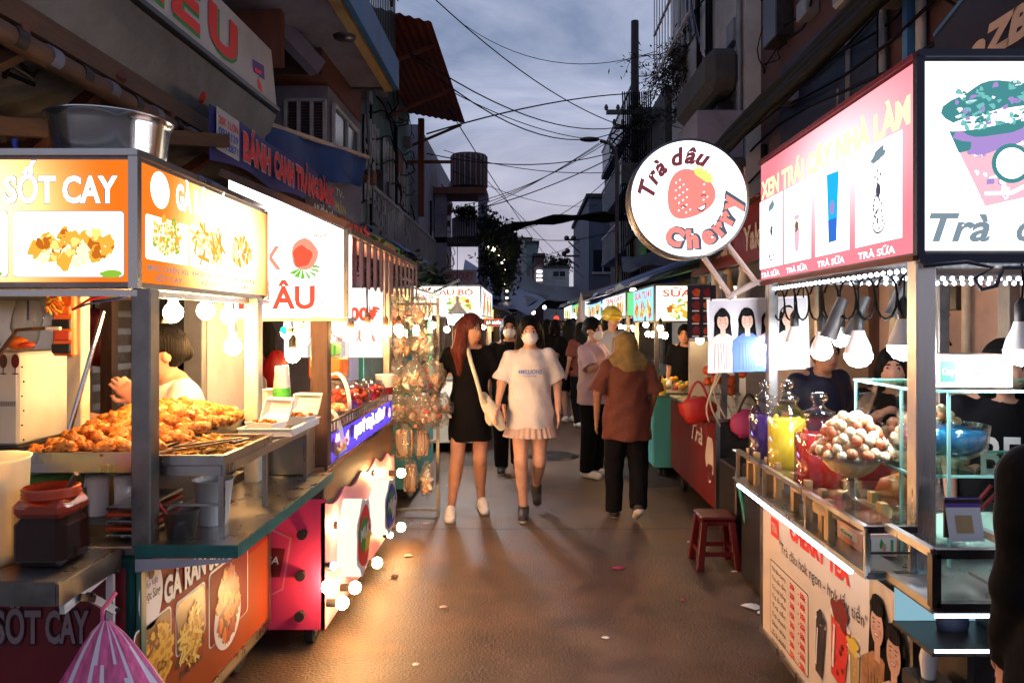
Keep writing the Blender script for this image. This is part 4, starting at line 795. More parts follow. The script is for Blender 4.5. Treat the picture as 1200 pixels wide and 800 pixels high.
b = MB(); b.box(-1.32, -1.12, 3.6, 3.8, .875, .91, 'redpaint', .006); b.build('red_tray', label='red tray of sliced fruit behind the brown post', cat='tray')
# shop clutter seen between the two carts
b = MB(); b.ball((-1.95, 4.6, 1.2), .3, 'dressblack', (1.0, .6, .9), 16, .3, seed=4); b.tube([(-1.75, 4.5, 1.35), (-1.6, 4.45, 1.2), (-1.55, 4.4, .9)], .03, 'black'); b.build('scooter_seat_cover', label='dark covered scooter parked behind the strawberry sign', cat='scooter cover')
# ============ rack of snack bags ============
t = T('snack_rack', 'steel rack full of hanging snack bags beyond the pink cart', 'rack', (-.93, 5.85, 0)); b = MB()
for x in (-1.12, -.72): b.bar((x, 5.95, 0), (x, 5.95, 1.75), .025, .025, 'steel_dull')
for z in (.05, .6, 1.0, 1.35, 1.7): b.bar((-1.12, 5.95, z), (-.72, 5.95, z), .02, .02, 'steel_dull'); b.bar((-1.12, 5.7, z), (-1.12, 5.95, z), .02, .02, 'steel_dull')
b.build('frame', t)
def snackbag(x, y, z, w_, h, seed, label, long=False):
    t = T('snack_bag', label, 'snack bag', (x, y, z-h), 'clear snack bags hanging on the rack'); r_ = random.Random(seed); b = MB()
    b.ball((x, y, z-h*.55), 1, 'bagplastic', (w_/2, w_*.34, h*.46), 26, .5, seed=seed, fr=3.2); b.rod((x, y, z-h*.12), (x, y, z), .006, 'bagplastic', .022); b.build('wrapper', t); b = MB()
    if long:
        for k in range(14): xx = x+r_.uniform(-.4, .4)*w_; b.tube([(xx, y+r_.uniform(-.03, .03), z-h*.15), (xx+.01*math.sin(k), y, z-h*.5), (xx*1.0, y, z-h*.95)], .007, 'skirtbeige' if k % 3 else 'snack', 5)
    else:
        for k in range(26): b.ball((x+r_.gauss(0, w_*.17), y+r_.gauss(0, w_*.1), z-h*.62+r_.gauss(0, h*.13)), r_.uniform(.014, .028), ('snack', 'cream', 'skirtbeige', 'cupwhite')[(k+seed) % 4] if seed % 2 else ('snack', 'cream', 'redfood', 'skirtbeige')[k % 4], (1.4, 1, .7), 8, .6, seed=k, A=Matrix.Rotation(k, 3, 'Y'))
    b.build('contents', t)
rows = (('top', 1.78, ((-1.02, 0), (-.86, 0))), ('second', 1.53, ((-.99, -.05), (-.82, 0))), ('third', 1.27, ((-1.02, -.05), (-.87, -.1), (-.74, 0))), ('fourth', 1.02, ((-1.0, -.05), (-.84, -.12), (-.7, 0), (-.76, -.16))))
wd = ['left', 'middle', 'right', 'front']; sd = 1
for rn, z, xs in rows:
    for k, (x, dy) in enumerate(xs):
        sd += 1; nm = wd[k] if len(xs) > 2 else ('left', 'right')[k]; snackbag(x, 5.78+dy, z, .2 if rn != 'fourth' else .21, .27, sd, f'{nm} puffy snack bag in the {rn} row of the rack')
snackbag(-.93, 5.6, .78, .15, .26, 31, 'long bag of pale rice sticks hanging low on the rack', True); snackbag(-.82, 5.68, .76, .14, .24, 33, 'second bag of pale sticks hanging low, right of the first', True)
snackbag(-.9, 5.7, .5, .12, .26, 41, 'small red snack bag hanging lowest on the rack, left', True); snackbag(-.78, 5.72, .48, .1, .27, 43, 'small red snack bag hanging lowest on the rack, right')
# ============ further stalls, both sides ============
STALLN = 0
def stall(label, x0, x1, y0, y1, zc, zs0, zs1, body, side_art, front_art, post='steel_dull', strip=None, canopy=None, goods='snack', letters=None, seed=1, bulbs=4, bm='glow_warm_soft'):
    """x0 is the street side; zc counter height; zs0..zs1 the light box"""
    global STALLN
    STALLN += 1; sgn = 1 if x1 > x0 else -1; t = T('market_stall', label, 'market stall', ((x0+x1)/2, (y0+y1)/2, 0)); mn = lambda a, b: (min(a, b), max(a, b)); r_ = random.Random(seed)
    b = MB(); b.box(*mn(x0, x1), y0, y1, .12, zc-.03, body, .006); b.build('body', t); b = MB(); b.box(*mn(x0-sgn*.03, x1), y0-.02, y1+.02, zc-.028, zc, 'steel', .003); b.build('counter', t)
    for x in (x0+sgn*.03, x1-sgn*.03):
        for y in (y0+.03, y1-.03): b = MB(); b.bar((x, y, zc), (x, y, zs0), .045, .045, post); b.build('post', t); 
    for y in (y0+.2, y1-.2): wheel(t, x0+sgn*.1, y, .055)
    b = MB(); b.box(*mn(x0, x1), y0, y1, zs0, zs1, 'steel_dull'); s_ = b.build('sign_box', t)
    b = MB(); FSd = Fr((x0-sgn*.004, y0 if sgn < 0 else y1, zs0), (0, 1 if sgn < 0 else -1, 0), (0, 0, 1)); L = y1-y0; b.rect(FSd, .02, .02, L-.02, zs1-zs0-.02, side_art)
    for k in range(3): blobs(b, FSd, L*(.2+.3*k), (zs1-zs0)*.36, L*.1, (zs1-zs0)*.2, 24, ('fl1', 'fl2', 'fl3', 'artgreen', 'art_red'), .003, L*.03, k+seed)
    if letters: b.text(FSd, L*.1, (zs1-zs0)*.68, (zs1-zs0)*.2, letters, 'sign_red', .004, w=L*.8, bold=.02)
    b.build('sign_face', s_)
    b = MB(); FFr = Fr((min(x0, x1), y0-.004, zs0)); wd_ = abs(x1-x0); b.rect(FFr, .02, .02, wd_-.02, zs1-zs0-.02, front_art)
    blobs(b, FFr, wd_*(.72 if sgn < 0 else .3), (zs1-zs0)*.36, wd_*.16, (zs1-zs0)*.22, 40, ('fl1', 'fl2', 'fl3', 'artgreen', 'fl4'), .003, wd_*.035, seed)
    if letters: b.text(FFr, wd_*.1, (zs1-zs0)*.68, (zs1-zs0)*.18, letters, 'sign_red', .004, w=wd_*.8, bold=.02)
    b.build('sign_face', s_)
    b = MB()
    for k in range(46): b.ball((r_.uniform(*mn(x0+sgn*.06, x0+sgn*.5)), r_.uniform(y0+.05, y1-.05), zc+r_.uniform(.01, .06)), r_.uniform(.02, .04), (goods, 'fries', 'redfood', 'green', 'cupwhite')[k % 5 if k % 3 else 0], n=6, amp=.4, seed=k)
    b.build('goods', label='small food heaped on the counter of a far stall', cat='food', kind='stuff')
    for k in range(bulbs): y = y0+(k+.5)*(y1-y0)/bulbs; b = MB(); b.ball((x0+sgn*.14, y, zs0-.13), .034, bm, n=10); w_ = b.build('bulb', t); b = MB(); b.rod((x0+sgn*.14, y, zs0-.1), (x0+sgn*.14, y, zs0), .008, 'black'); b.build('bulb_cord', t)
    if canopy:
        b = MB(); b.sheet(lambda u, v: (x0-sgn*.25+sgn*u*(abs(x1-x0)+.9), y0-.15+v*(y1-y0+.5), zs1+.02+.42*math.sin(u*1.6)-.04*math.sin(v*9)), 8, 8, canopy, th=.012); b.build('canopy', t)
    return t
E('art_menu', (1, .75, .3), 1.3); E('art_lime', (.75, .85, .2), 1.1); E('art_pale', (1, .93, .72), 1.5); E('art_blue', (.35, .75, 1), 1.2); E('art_cool', (.8, .92, 1), 1.3); E('art_green', (.2, .8, .3), 1.); E('art_red', (1, .08, .04), 1.4)
stall('teal framed stall with orange fruit menu beyond the snack bags', -.98, -1.75, 6.35, 7.7, .9, 1.58, 1.86, 'teal', 'art_pale', 'art_menu', 'teal', goods='green', letters='NƯỚC ÉP', seed=3)
stall('stall with big white and red light box behind the red-haired woman', -.55, -1.5, 8.8, 11.5, .9, 1.62, 2.0, 'cream', 'art_cool', 'art_pale', letters='PHÁ LẤU BÒ', seed=5, canopy=None)
stall('third lit stall on the left under the blue tarps', -.75, -1.7, 12.2, 14.8, .9, 1.62, 1.95, 'redpaint', 'art_pale', 'art_cool', seed=6, canopy='bluetarp')
stall('fourth lit stall on the left, small and yellow', -.85, -1.9, 16, 19, .9, 1.65, 2.0, 'teal', 'art_menu', 'art_pale', seed=8, canopy='bluetarp')
stall('farthest lit stall on the left of the street', -1.0, -2.2, 21, 25, .9, 1.7, 2.1, 'cream', 'art_cool', 'art_red', seed=9, canopy='bluetarp')
t = T('pendant_lamp', 'white conical hanging lamp in front of the red and white light box', 'lamp', (-.79, 7.9, 1.7)); p = W(536, 369, 8.3)
b = MB(); b.lathe((p.x, p.y, p.z), [(.13, 0), (.05, .09), (.02, .13), (.018, .2)], 'whiteplastic', 20); b.build('shade', t); b = MB(); b.lathe((p.x, p.y, p.z-.1), [(.001, -.02), (.1, .0), (.115, .095)], 'glow_cool', 18); b.build('bulb', t); b = MB(); b.rod((p.x, p.y, p.z+.2), (p.x, p.y, p.z+.9), .004, 'wire'); b.build('cord', t)
t = T('neon_sign', 'red rimmed neon board above the heads beside the red-haired woman', 'sign', (-.4, 10, 1.5)); FN = Fr((-.58, 10, 1.5)); b = MB(); b.box(-.58, -.28, 10.005, 10.05, 1.5, 1.6, 'black'); b.build('board', t); b = MB()
for a_ in ((0, 0, .3, .008), (0, .092, .3, .1), (0, 0, .008, .1), (.292, 0, .3, .1)): b.rect(FN, *a_, 'art_red', .002)
b.text(FN, .03, .03, .04, 'BÒ NƯỚNG', 'art_pale', .003, w=.24, bold=.03); b.build('neon_tube', t)
b = MB(); p = W(510, 337, 6.6); b.rod(W(508, 343, 6.5), W(538, 328, 7.0), .012, 'steel'); b.build('awning_pole', label='thin steel pole sticking out above the orange fruit menu', cat='pole')
# ============ cherry tea cart, right foreground ============
XR, YF, YG = 1.08, 2.05, 3.40
t = T('food_cart', 'cherry tea cart with pink and white light boxes on the right', 'food cart', (1.45, 2.7, 0)); cart3 = t
b = MB(); b.box(XR+.01, 1.9, YF+.03, YG, .16, .80, 'steel_dark', .004); b.build('body', t)
b = MB(); b.box(XR-.002, 1.92, YF, YG+.02, .80, .822, 'steel', .003); b.build('counter', t)
FL = Fr((XR, YG, .16), (0, -1, 0), (0, 0, 1)); b = MB(); LN = YG-YF
M('menuboard', (.72, .62, .52), .5, var=.04, vs=3); b.rect(FL, 0, 0, LN, .60, 'menuboard', .004)
def tl(x0, yb, x1, cap, s_, m_, **k): ftext(b, FL, x0, yb, x1, cap, s_, m_, .007, **k)
tl(927, 628, 998, .07, 'CHERRY TEA', 'textred', bold=.04)
u0, v0 = PF(FL, 905, 612); b.rect(FL, u0, v0-.05, u0+.1, v0+.03, 'textred', .006); b.text(FL, u0+.015, v0-.03, .04, 'TRÀ', 'menuboard', .008, w=.07)
tl(915, 645, 1019, .045, '"Trà dâu hok ngon - hok lấy tiền"', 'textdark', bold=.0)
u0, v0 = PF(FL, 905, 657); u1, v1 = PF(FL, 949, 690)
b.rrect(FL, u0-.01, .03, u1+.0, v0+.01, 'textdark', .0055, .01); b.rrect(FL, u0-.006, .034, u1-.004, v0+.006, 'menuboard', .006, .01)
names = ['Trà dâu cherry', 'Trà dâu tằm', 'Trà vải hồng', 'Trà ổi đào', 'Trà tắc', 'Trà chanh', 'Sâm dứa', 'Trà xoài', 'Nước dừa', 'Hồng trà sữa']
for i, s_ in enumerate(names):
    v = v0-.03-i*.039; b.text(FL, u0+.02, v, .018, s_, 'textdark', .008, w=.17, bold=.005)
    if i < 8: b.text(FL, u0+.24, v, .022, ['20k', '25k', '20k', '15k', '20k', '15k', '20k', '25k'][i], 'textred', .008, w=.055, bold=.03); b.text(FL, u0+.33, v, .022, ['- 35k', '- 30k', '- 35k', '- 25k', '- 30k', '- 20k', '- 25k', '- 30k'][i], 'textred', .008, w=.08, bold=.03)
def cupart(b, F, u, v, w_, h, m_, cap_, d=.008, lean=0., rim='textwhite'):
    G = F.rot(u, v, lean); b.fp(G, [(-w_*.36, 0), (w_*.36, 0), (w_*.5, h), (-w_*.5, h)], m_, d); b.ell(G, 0, h, w_*.56, w_*.12, rim, d+.001, 20)
    b.ell(G, 0, h+w_*.16, w_*.46, w_*.32, cap_, d+.002, 20, .3); b.rect(G, -w_*.3, h*.15, -w_*.2, h*.85, rim, d+.003)
    for k in range(6): b.ell(G, w_*.3*math.sin(k*2.2), h*(.15+.12*k), w_*.07, w_*.07, cap_, d+.002, 10, .3)
M('bubbledark', (.03, .02, .03), .4); M('redbright', (.75, .04, .03), .4)
u, v_ = PF(FL, 962, 790); cupart(b, FL, u, v_, .09, .2, 'bubbledark', 'bubbledark', lean=-.1); u, v_ = PF(FL, 984, 798); cupart(b, FL, u, v_, .15, .22, 'redbright', 'redpaint', lean=-.1); u, v_ = PF(FL, 1003, 815); cupart(b, FL, u, v_, .09, .15, 'woodlight', 'yellow')
# printed photo of two people on the board's near end
M('photoshirt', (.35, .16, .06), .5, var=.5, vs=30); food('photobg', [(.12, .07, .04), (.4, .25, .12), (.6, .45, .3)], 5); u0, v0 = PF(FL, 1021, 700); b.rect(FL, u0, .0, LN-.02, .6, 'photobg', .006)
def portrait(b, F, u, v, k, shirt, hair='hairblack', skin='skinpale', d=.01, cap=None):
    b.ell(F, u, v-.0*k, .30*k, .42*k, hair, d, 20, .08); b.fp(F, [(u-.28*k, v), (u+.28*k, v), (u+.34*k, v-.7*k), (u-.34*k, v-.7*k)], hair, d)
    b.fp(F, [(u-.6*k, v-1.9*k), (u+.6*k, v-1.9*k), (u+.55*k, v-.75*k), (u+.16*k, v-.5*k), (u-.16*k, v-.5*k), (u-.55*k, v-.75*k)], shirt, d+.0015)
    b.rect(F, u-.09*k, v-.6*k, u+.09*k, v-.25*k, skin, d+.003); b.ell(F, u, v-.07*k, .205*k, .29*k, skin, d+.0045, 24); b.ell(F, u, v+.22*k, .22*k, .12*k, hair if not cap else cap, d+.006, 16)
    for s_ in (-1, 1): b.ell(F, u+s_*.085*k, v-.03*k, .026*k, .011*k, 'hairblack', d+.006, 10); b.stroke(F, [(u+s_*.045*k, v+.035*k), (u+s_*.13*k, v+.03*k)], .015*k, 'hairblack', d+.006)
    b.ell(F, u, v-.19*k, .08*k, .03*k, 'lips', d+.006, 14); b.ell(F, u, v-.185*k, .06*k, .014*k, 'textwhite', d+.0065, 12); b.ell(F, u, v-.1*k, .026*k, .012*k, 'skin', d+.0055, 8); b.ell(F, u-.1*k, v-.12*k, .05*k, .04*k, 'skin', d+.005, 12); b.ell(F, u+.11*k, v-.12*k, .05*k, .04*k, 'skin', d+.005, 12)
    for q in range(7): b.stroke(F, [(u+(q-3)*.1*k, v-.85*k), (u+(q-3)*.12*k+.05*k*math.sin(q), v-1.8*k)], .02*k, 'textdark' if shirt not in ('teewhite', 'lilac') else 'paper', d+.002)
portrait(b, FL, PF(FL, 1033, 717)[0], PF(FL, 1033, 717)[1]-.03, .2, 'photoshirt'); portrait(b, FL, PF(FL, 1057, 742)[0], PF(FL, 1057, 742)[1]-.05, .2, 'skirtbeige', d=.02)
b.build('menu_board', t, label='cream printed menu board with red prices and cup pictures')
b = MB(); b.box(XR-.012, XR+.008, YF+.0, YF+.02, .14, .78, 'steel_dull'); b.box(XR-.012, XR+.006, YG-.02, YG, .14, .78, 'steel_dull'); b.box(XR-.014, XR+.004, YF, YG, .135, .16, 'steel'); b.build('board_frame', t)
b = MB(); b.box(XR-.146, XR-.134, YF+.1, YG-.1, .822, .832, 'led_white'); b.build('led_strip', t)
b = MB(); b.box(XR-.14, XR-.004, YF+.01, YG, .835, .842, 'steel'); b.box(XR-.14, XR-.004, YF, YG, .965, .969, 'glass')
x0 = XR-.135
for z in (.848, .976): b.bar((x0, YF+.01, z), (x0, YG-.08, z), .016, .016, 'steel'); 
for z in (.848, .976): b.bar((x0, YF+.01, z), (XR+.0, YF+.01, z), .018, .018, 'steel_dark')
b.bar((x0, YF+.01, .91), (XR, YF+.01, .91), .006, .006, 'steel_dark')
for y in (YF+.01, 2.5, 2.95, YG-.08): b.bar((x0, y, .848), (x0, y, .976), .014, .014, 'steel'); b.bar((XR-.01, y, .842), (XR-.01, y, .976), .014, .014, 'steel')
b.build('shelf_rail', t)
for x, y, m_, w_ in ((1.108, YF+.03, 'steel', .056), (1.11, YG-.04, 'steel_dull', .045), (1.88, YF+.03, 'steel_dull', .05), (1.88, YG-.04, 'steel_dull', .05)):
    b = MB(); b.bar((x, y, .82), (x, y, 1.735), w_, w_, m_, bev=.004); b.build('post', t)
for y in (2.25, 3.2): wheel(t, 1.2, y, .08); wheel(t, 1.8, y, .08)
# light boxes
Z0, Z1 = 1.735, 2.285
b = MB(); b.box(XR+.012, 1.95, YF+.012, YG+.03, Z0, Z1, 'steel_dark', .003); s_ = b.build('sign_box', t)
E('pinkface', (1, .28, .34), .6, ((1.08, 2.6, 2.1), (.4, .8, .35), .5, (1, .75, .78))); E('whiteface', (.93, .95, 1), 1.6); E('txt_yellow', (1, .9, .45), 1.35); E('art_cyan', (.02, .5, .9), .95); E('art_cyan2', (.05, .2, .8), .85); E('art_tealmid', (.2, .6, .58), .9); E('art_teal', (.08, .32, .34), .8); E('art_dark', (.14, .13, .2), .6); E('art_grey', (.3, .4, .48), .7); E('art_pinkpale', (1, .55, .65), .95); E('art_violet', (.45, .3, .7), .9); E('art_brown', (.35, .2, .1), .7)
FP1 = Fr((XR, YG+.03, Z0), (0, -1, 0), (0, 0, 1)); b = MB(); L1 = YG+.03-YF; b.rect(FP1, .01, .01, L1-.004, Z1-Z0-.01, 'pinkface', .0)
ftext(b, FP1, 893, 234, 1068, .078, 'XEN TRÁI CÂY NHÀ LÀM', 'txt_yellow', .003, bold=.03)
for x0, x1 in ((891, 918), (920, 951), (956, 996), (1003, 1058)):
    u0, _ = PF(FP1, x0, 300); u1, _ = PF(FP1, x1, 300); b.rect(FP1, u0, .06, u1, .37, 'whiteface', .002); b.text(FP1, u0+.02, .02, .022, 'TRÀ SỮA', 'whiteface', .002, w=(u1-u0)*.8)
def doodle(px, k):
    u, _ = PF(FP1, px, 300); 
    b.ell(FP1, u, .33, .045*k, .018, 'art_grey', .004, 16, .3, a=.2); b.stroke(FP1, [(u-.04*k, .31), (u+.04*k, .325)], .008, 'art_grey', .004)
    for i in range(26): b.ell(FP1, u+RNG.uniform(-.035, .035)*k, RNG.uniform(.1, .3), .006*k, .006, ('art_dark', 'art_grey', 'art_brown')[i % 3], .004, 8, .4)
    b.ell(FP1, u, .22, .016*k, .022, 'art_dark', .005, 12); b.stroke(FP1, [(u+.04*k*math.cos(a), .12+.03*math.sin(a)) for a in [math.pi+math.pi*i/8 for i in range(9)]], .006, 'art_dark', .004)
doodle(905, .9); doodle(1031, 1.)
u, _ = PF(FP1, 935, 300); b.fp(FP1, [(u-.02, .1), (u+.02, .1), (u+.03, .19), (u-.03, .19)], 'art_pinkpale', .004); b.ell(FP1, u, .2, .022, .022, 'art_brown', .005, 14, .3); b.ell(FP1, u, .235, .03, .01, 'art_pinkpale', .005)
u, _ = PF(FP1, 977, 300); b.fp(FP1, [(u-.032, .1), (u+.032, .1), (u+.052, .34), (u-.052, .345)], 'art_cyan', .004); b.fp(FP1, [(u-.032, .1), (u+.032, .1), (u+.038, .18), (u-.038, .18)], 'art_cyan2', .005); b.ell(FP1, u, .22, .018, .026, 'art_violet', .006, 14)
b.build('sign_face', s_, label='pink light box side with four drink pictures')
FP2 = Fr((XR, YF, Z0)); b = MB(); b.rect(FP2, .012, .015, .86, Z1-Z0-.012, 'whiteface', .0)
ftext(b, FP2, 1088, 282, 1160, .078, 'Trà', 'art_grey', .003, bold=.02, shear=.28); ftext(b, FP2, 1190, 282, 1258, .078, 'dâu', 'art_grey', .003, bold=.02, shear=.28)
G = FP2.rot(*PF(FP2, 1185, 235), .22)
b.fp(G, [(-.075, 0), (.075, 0), (.13, .235), (-.13, .235)], 'art_pinkpale', .002); b.fp(G, [(-.115, .16), (.115, .16), (.13, .235), (-.13, .235)], 'art_teal', .003); b.ell(G, 0, .19, .11, .045, 'art_violet', .0035, 24, .3); b.ell(G, 0, .26, .125, .075, 'art_teal', .004, 30, .16)
b.ell(G, 0, .232, .14, .02, 'whiteface', .005); b.ell(G, .02, .1, .055, .055, 'art_teal', .005, 26); b.ell(G, .02, .1, .043, .043, 'whiteface', .006, 26); b.stroke(G, [(-.07, .035), (0, .02), (.08, .04)], .01, 'whiteface', .005)
for i in range(90): b.ell(G, RNG.uniform(-.1, .1), RNG.uniform(.21, .325), RNG.uniform(.004, .014), RNG.uniform(.003, .01), ('art_cool', 'art_teal', 'art_tealmid', 'art_violet', 'art_tealmid')[i % 5], .0055, 7, .5)
for i in range(60): b.ell(G, RNG.uniform(-.08, .08), RNG.uniform(.01, .16), RNG.uniform(.004, .02), RNG.uniform(.003, .012), ('art_pinkpale', 'whiteface', 'art_violet', 'art_pinkpale')[i % 4], .0032, 7, .5)
b.build('sign_face', s_, label='white light box front with a large berry tea cup')
b = MB(); b.bar((XR+.004, YF-.002, Z0), (XR+.004, YF-.002, Z1), .022, .022, 'navy'); b.bar((XR, YF, Z0-.008), (1.95, YF, Z0-.008), .03, .025, 'navy'); b.bar((XR, YF, Z1+.008), (1.95, YF, Z1+.008), .03, .02, 'navy'); b.bar((XR, YF, Z0-.006), (XR, YG+.03, Z0-.006), .025, .015, 'rust'); b.bar((XR, YF, Z1+.004), (XR, YG+.03, Z1+.004), .025, .015, 'maroon'); b.build('sign_frame', s_)
b = MB()
for y in (2.35, 2.6, 2.85): b.bar((XR+.05, y, 1.70), (1.85, y, 1.70), .012, .008, 'steel')
b.build('led_holder', t); b = MB()
for k in range(26): b.ball((XR+.06+.03*k, 2.35, 1.69), .008, 'led_white', n=6)
b.build('led_chain', t); b = MB()
for k in range(30): b.ball((XR+.035, YF+.1+.042*k, 1.703), .008, 'led_white', n=6)
b.build('led_chain', t); b = MB()
for k in range(26): b.ball((XR+.06+.03*k, 2.6, 1.688), .008, 'led_white', n=6)
b.build('led_chain', t)
# hanging LED bulbs
for i, (px, py, X, r) in enumerate(((905, 404, 1.13, .04), (931, 402, 1.13, .04), (963, 410, 1.13, .04), (1006, 415, 1.13, .046), (1059, 405, 1.14, .046))):
    Y = YX(px, X); p = W(px, py, Y); bulb(p.x, p.y, p.z, 1.72, f'{ORD(i)} white LED bulb counted from the far end under the pink light box', 'LED bulbs along the tea cart', 'glow_cool', r, 'black', cool=True)
p = W(985, 398, 2.95); bulb(p.x, p.y, p.z, 1.7, 'smaller white bulb set back between the third and fourth LED bulbs', 'LED bulbs along the tea cart', 'glow_cool', .03, 'black', cool=True)
p = W(1197, 410, 2.12); bulb(p.x, p.y, p.z, 1.72, 'white LED bulb cut by the right edge beside the tea box', 'LED bulbs along the tea cart', 'glow_cool', .046, 'black', cool=True)
for i, (x, y) in enumerate(((1012, 370), (985, 372), (1062, 345))):
    p = W(x-15, y+25, 2.85-.2*i); b = MB(); b.rod(p, W(x+3, y-22, 2.85-.2*i), .03, 'steel_dull', .02); b.build('spot_lamp', label=('tilted steel spotlight tube beside the fourth LED bulb', 'tilted steel spotlight tube left of the fourth LED bulb', 'dark spotlight tube right beside the near post')[i], cat='spotlight')
b = MB()
for k in range(9):
    y = YF+.12+k*.14; b.tube([(1.12, y+.07*math.cos(a), 1.70-.07+.07*math.sin(a)*1.0+.0) for a in [2*math.pi*i/12+.5 for i in range(12)]], .004, 'wire', 5)
b.tube([(XR-.0, 2.02, 1.705), (1.2, 2.02, 1.715), (1.27, 2.02, 1.70), (1.22, 2.02, 1.67), (1.24, 2.02, 1.64), (1.28, 2.02, 1.65), (1.3, 2.02, 1.70), (1.6, 2.02, 1.7)], .006, 'navy', 6)
b.build('loose_cable', label='black cable looped in coils under the tea cart light boxes', cat='cable')
# near end: second little frame, card and lit lower shelf
b = MB(); x0, x1, y0, y1 = .99, 1.22, 1.8, 2.03
for z in (.86, .99):
    b.bar((x0, y0, z), (x1, y0, z), .022, .022, 'steel_dark'); b.bar((x0, y0, z), (x0, y1, z), .02, .02, 'steel'); b.bar((x1, y0, z), (x1, y1, z), .02, .02, 'steel')
for x in (x0, x1): b.bar((x, y0, .86), (x, y0, .99), .022, .022, 'steel_dark')
b.box(x0, x1, y0, y1, .857, .862, 'steel'); b.build('end_rail', t)
b = MB(); FQ = Fr((1.09, 1.915, .985), (1, .0, 0), (0, .25, .97)); b.box(1.088, 1.182, 1.93, 1.936, .99, 1.09, 'black'); b.rect(FQ, 0, .0, .09, .11, 'whiteplastic', .008); b.rect(FQ, 0, .085, .09, .11, 'textpurple', .009); b.rect(FQ, .02, .02, .065, .065, 'woodlight', .009); b.rect(FQ, .0, .0, .09, .11, 'whiteplastic', .006); b.build('payment_card', label='small stand with a purple topped card on the near rail', cat='card')
t2 = T('display_case', 'small glass case lit cold blue under the near end of the tea cart', 'display case', (1.28, 1.9, .5)); b = MB(); E('caseback', (.4, .75, .9), .55); b.box(.99, 1.21, 1.99, 1.996, .75, .84, 'caseback'); b.box(.985, 1.215, 1.8, 1.996, .738, .748, 'steel_dark'); b.box(.985, 1.215, 1.8, 1.996, .842, .852, 'steel_dark'); b.box(1.205, 1.215, 1.8, 1.99, .75, .84, 'steel_dark'); b.build('body', t2)
b = MB(); b.box(.99, 1.205, 1.796, 1.799, .834, .842, 'led_white'); b.build('led_strip', t2); b = MB(); b.box(.99, 1.205, 1.796, 1.799, .749, .756, 'led_white'); b.build('led_strip', t2)
b = MB(); b.ball((1.115, 1.94, .765), .04, 'navy', (1.1, .5, 1), 16); b.build('dark_cup', label='dark rounded thing inside the blue lit case', cat='bowl')
b = MB(); b.lathe((1.03, 1.9, .64), [(.016, 0), (.022, .05), (.014, .085), (.001, .09)], 'whiteplastic', 14); b.build('small_bottle', label='little white bottle below the blue lit case', cat='bottle')
b = MB(); b.box(.99, 1.08, 1.85, 1.96, .6, .64, 'steel_dark', .004); b.build('bottle_ledge', label='small dark ledge holding the white bottle', cat='ledge')
b = MB(); b.box(1.1, 1.9, 1.84, 2.045, .1, .73, 'steel_dark', .01); b.build('storage_box', label='dark storage box under the blue lit case', cat='box')
# jars
def jar(px, py, Y, r, h, liq, label, lid=True):
    p = W(px, py, Y); x, y = p.x, Y; z = .955; t = T('drink_jar', label, 'jar', (x, y, z), 'large glass drink jars on wooden stands'); b = MB()
    b.lathe((x, y, z+.005), [(r*.93, 0), (r*.96, h*.72), (.001, h*.72)], liq, 28); b.build('drink', t)
    b = MB(); b.lathe((x, y, z+.001), [(r*.97, 0), (r, .01), (r, h*.76), (r*.82, h*.86), (r*.55, h*.93), (r*.55, h), (r*.6, h+.004)], 'glass', 28); b.build('body', t)
    b = MB(); b.lathe((x, y, z+h+.006), [(r*.62, 0), (r*.64, .012), (r*.3, .025), (r*.18, .04), (r*.36, .06), (r*.3, .08), (.001, .085)], 'glass', 20); b.build('lid', t)
    b = MB(); 
    for k in range(30): a = k*2.4; b.ball((x+r*.8*math.cos(a), y+r*.8*math.sin(a), z+.02+h*.68*((k*.37) % 1)), .011, {'liquidyellow': 'yellow', 'liquidred': 'redfood', 'liquidpurple': 'liquidpurple'}[liq], n=6, amp=.3, seed=k)
    b.build('fruit_pieces', t)
    t = T('wooden_stand', 'wooden stand under the '+label.split(' jar')[0].replace('tall glass', '').strip()+' jar', 'stand', (x, y, .82)); b = MB()
    b.lathe((x, y, z-.022), [(r*1.15, 0), (r*1.15, .02), (.001, .02)], 'woodlight', 24); b.build('top', t)
    for a in (45, 135, 225, 315): b = MB(); q = (x+r*1.05*math.cos(R(a)), y+r*1.05*math.sin(R(a))); b.bar((*q, .825), (*q, z+.03), .022, .03, 'woodlight'); b.build('leg', t)
jar(896, 470, 3.28, .068, .25, 'liquidpurple', 'dark purple drink jar, farthest of the three'); jar(922, 480, 3.05, .078, .27, 'liquidyellow', 'yellow fruit drink jar in the middle of the three'); jar(960, 490, 2.72, .088, .25, 'liquidred', 'red fruit drink jar, nearest of the three')
# fruit on glass cake stand
p = W(998, 523, 2.42); x, y = p.x, 2.42; z = 1.10
t = T('cake_stand', 'glass cake stand heaped with brown fruit on the tea cart', 'cake stand', (x, y, .83)); b = MB(); b.lathe((x, y, z), [(.001, -.005), (.09, 0), (.135, .018), (.14, .026), (.13, .022), (.09, .006), (.001, .004)], 'glass', 36); b.build('plate', t); b = MB(); b.lathe((x, y, .955), [(.07, 0), (.03, .02), (.016, .06), (.02, .11), (.04, .14)], 'glass', 24); b.build('stem', t)
t = T('wooden_stand', 'round wooden stand under the glass cake stand', 'stand', (x, y, .82)); b = MB(); b.lathe((x, y, .93), [(.12, 0), (.12, .022), (.001, .022)], 'woodlight', 28); b.build('top', t)
for a in (30, 120, 210, 300): b = MB(); q = (x+.11*math.cos(R(a)), y+.11*math.sin(R(a))); b.bar((*q, .825), (*q, .985), .022, .035, 'woodlight'); b.build('leg', t)
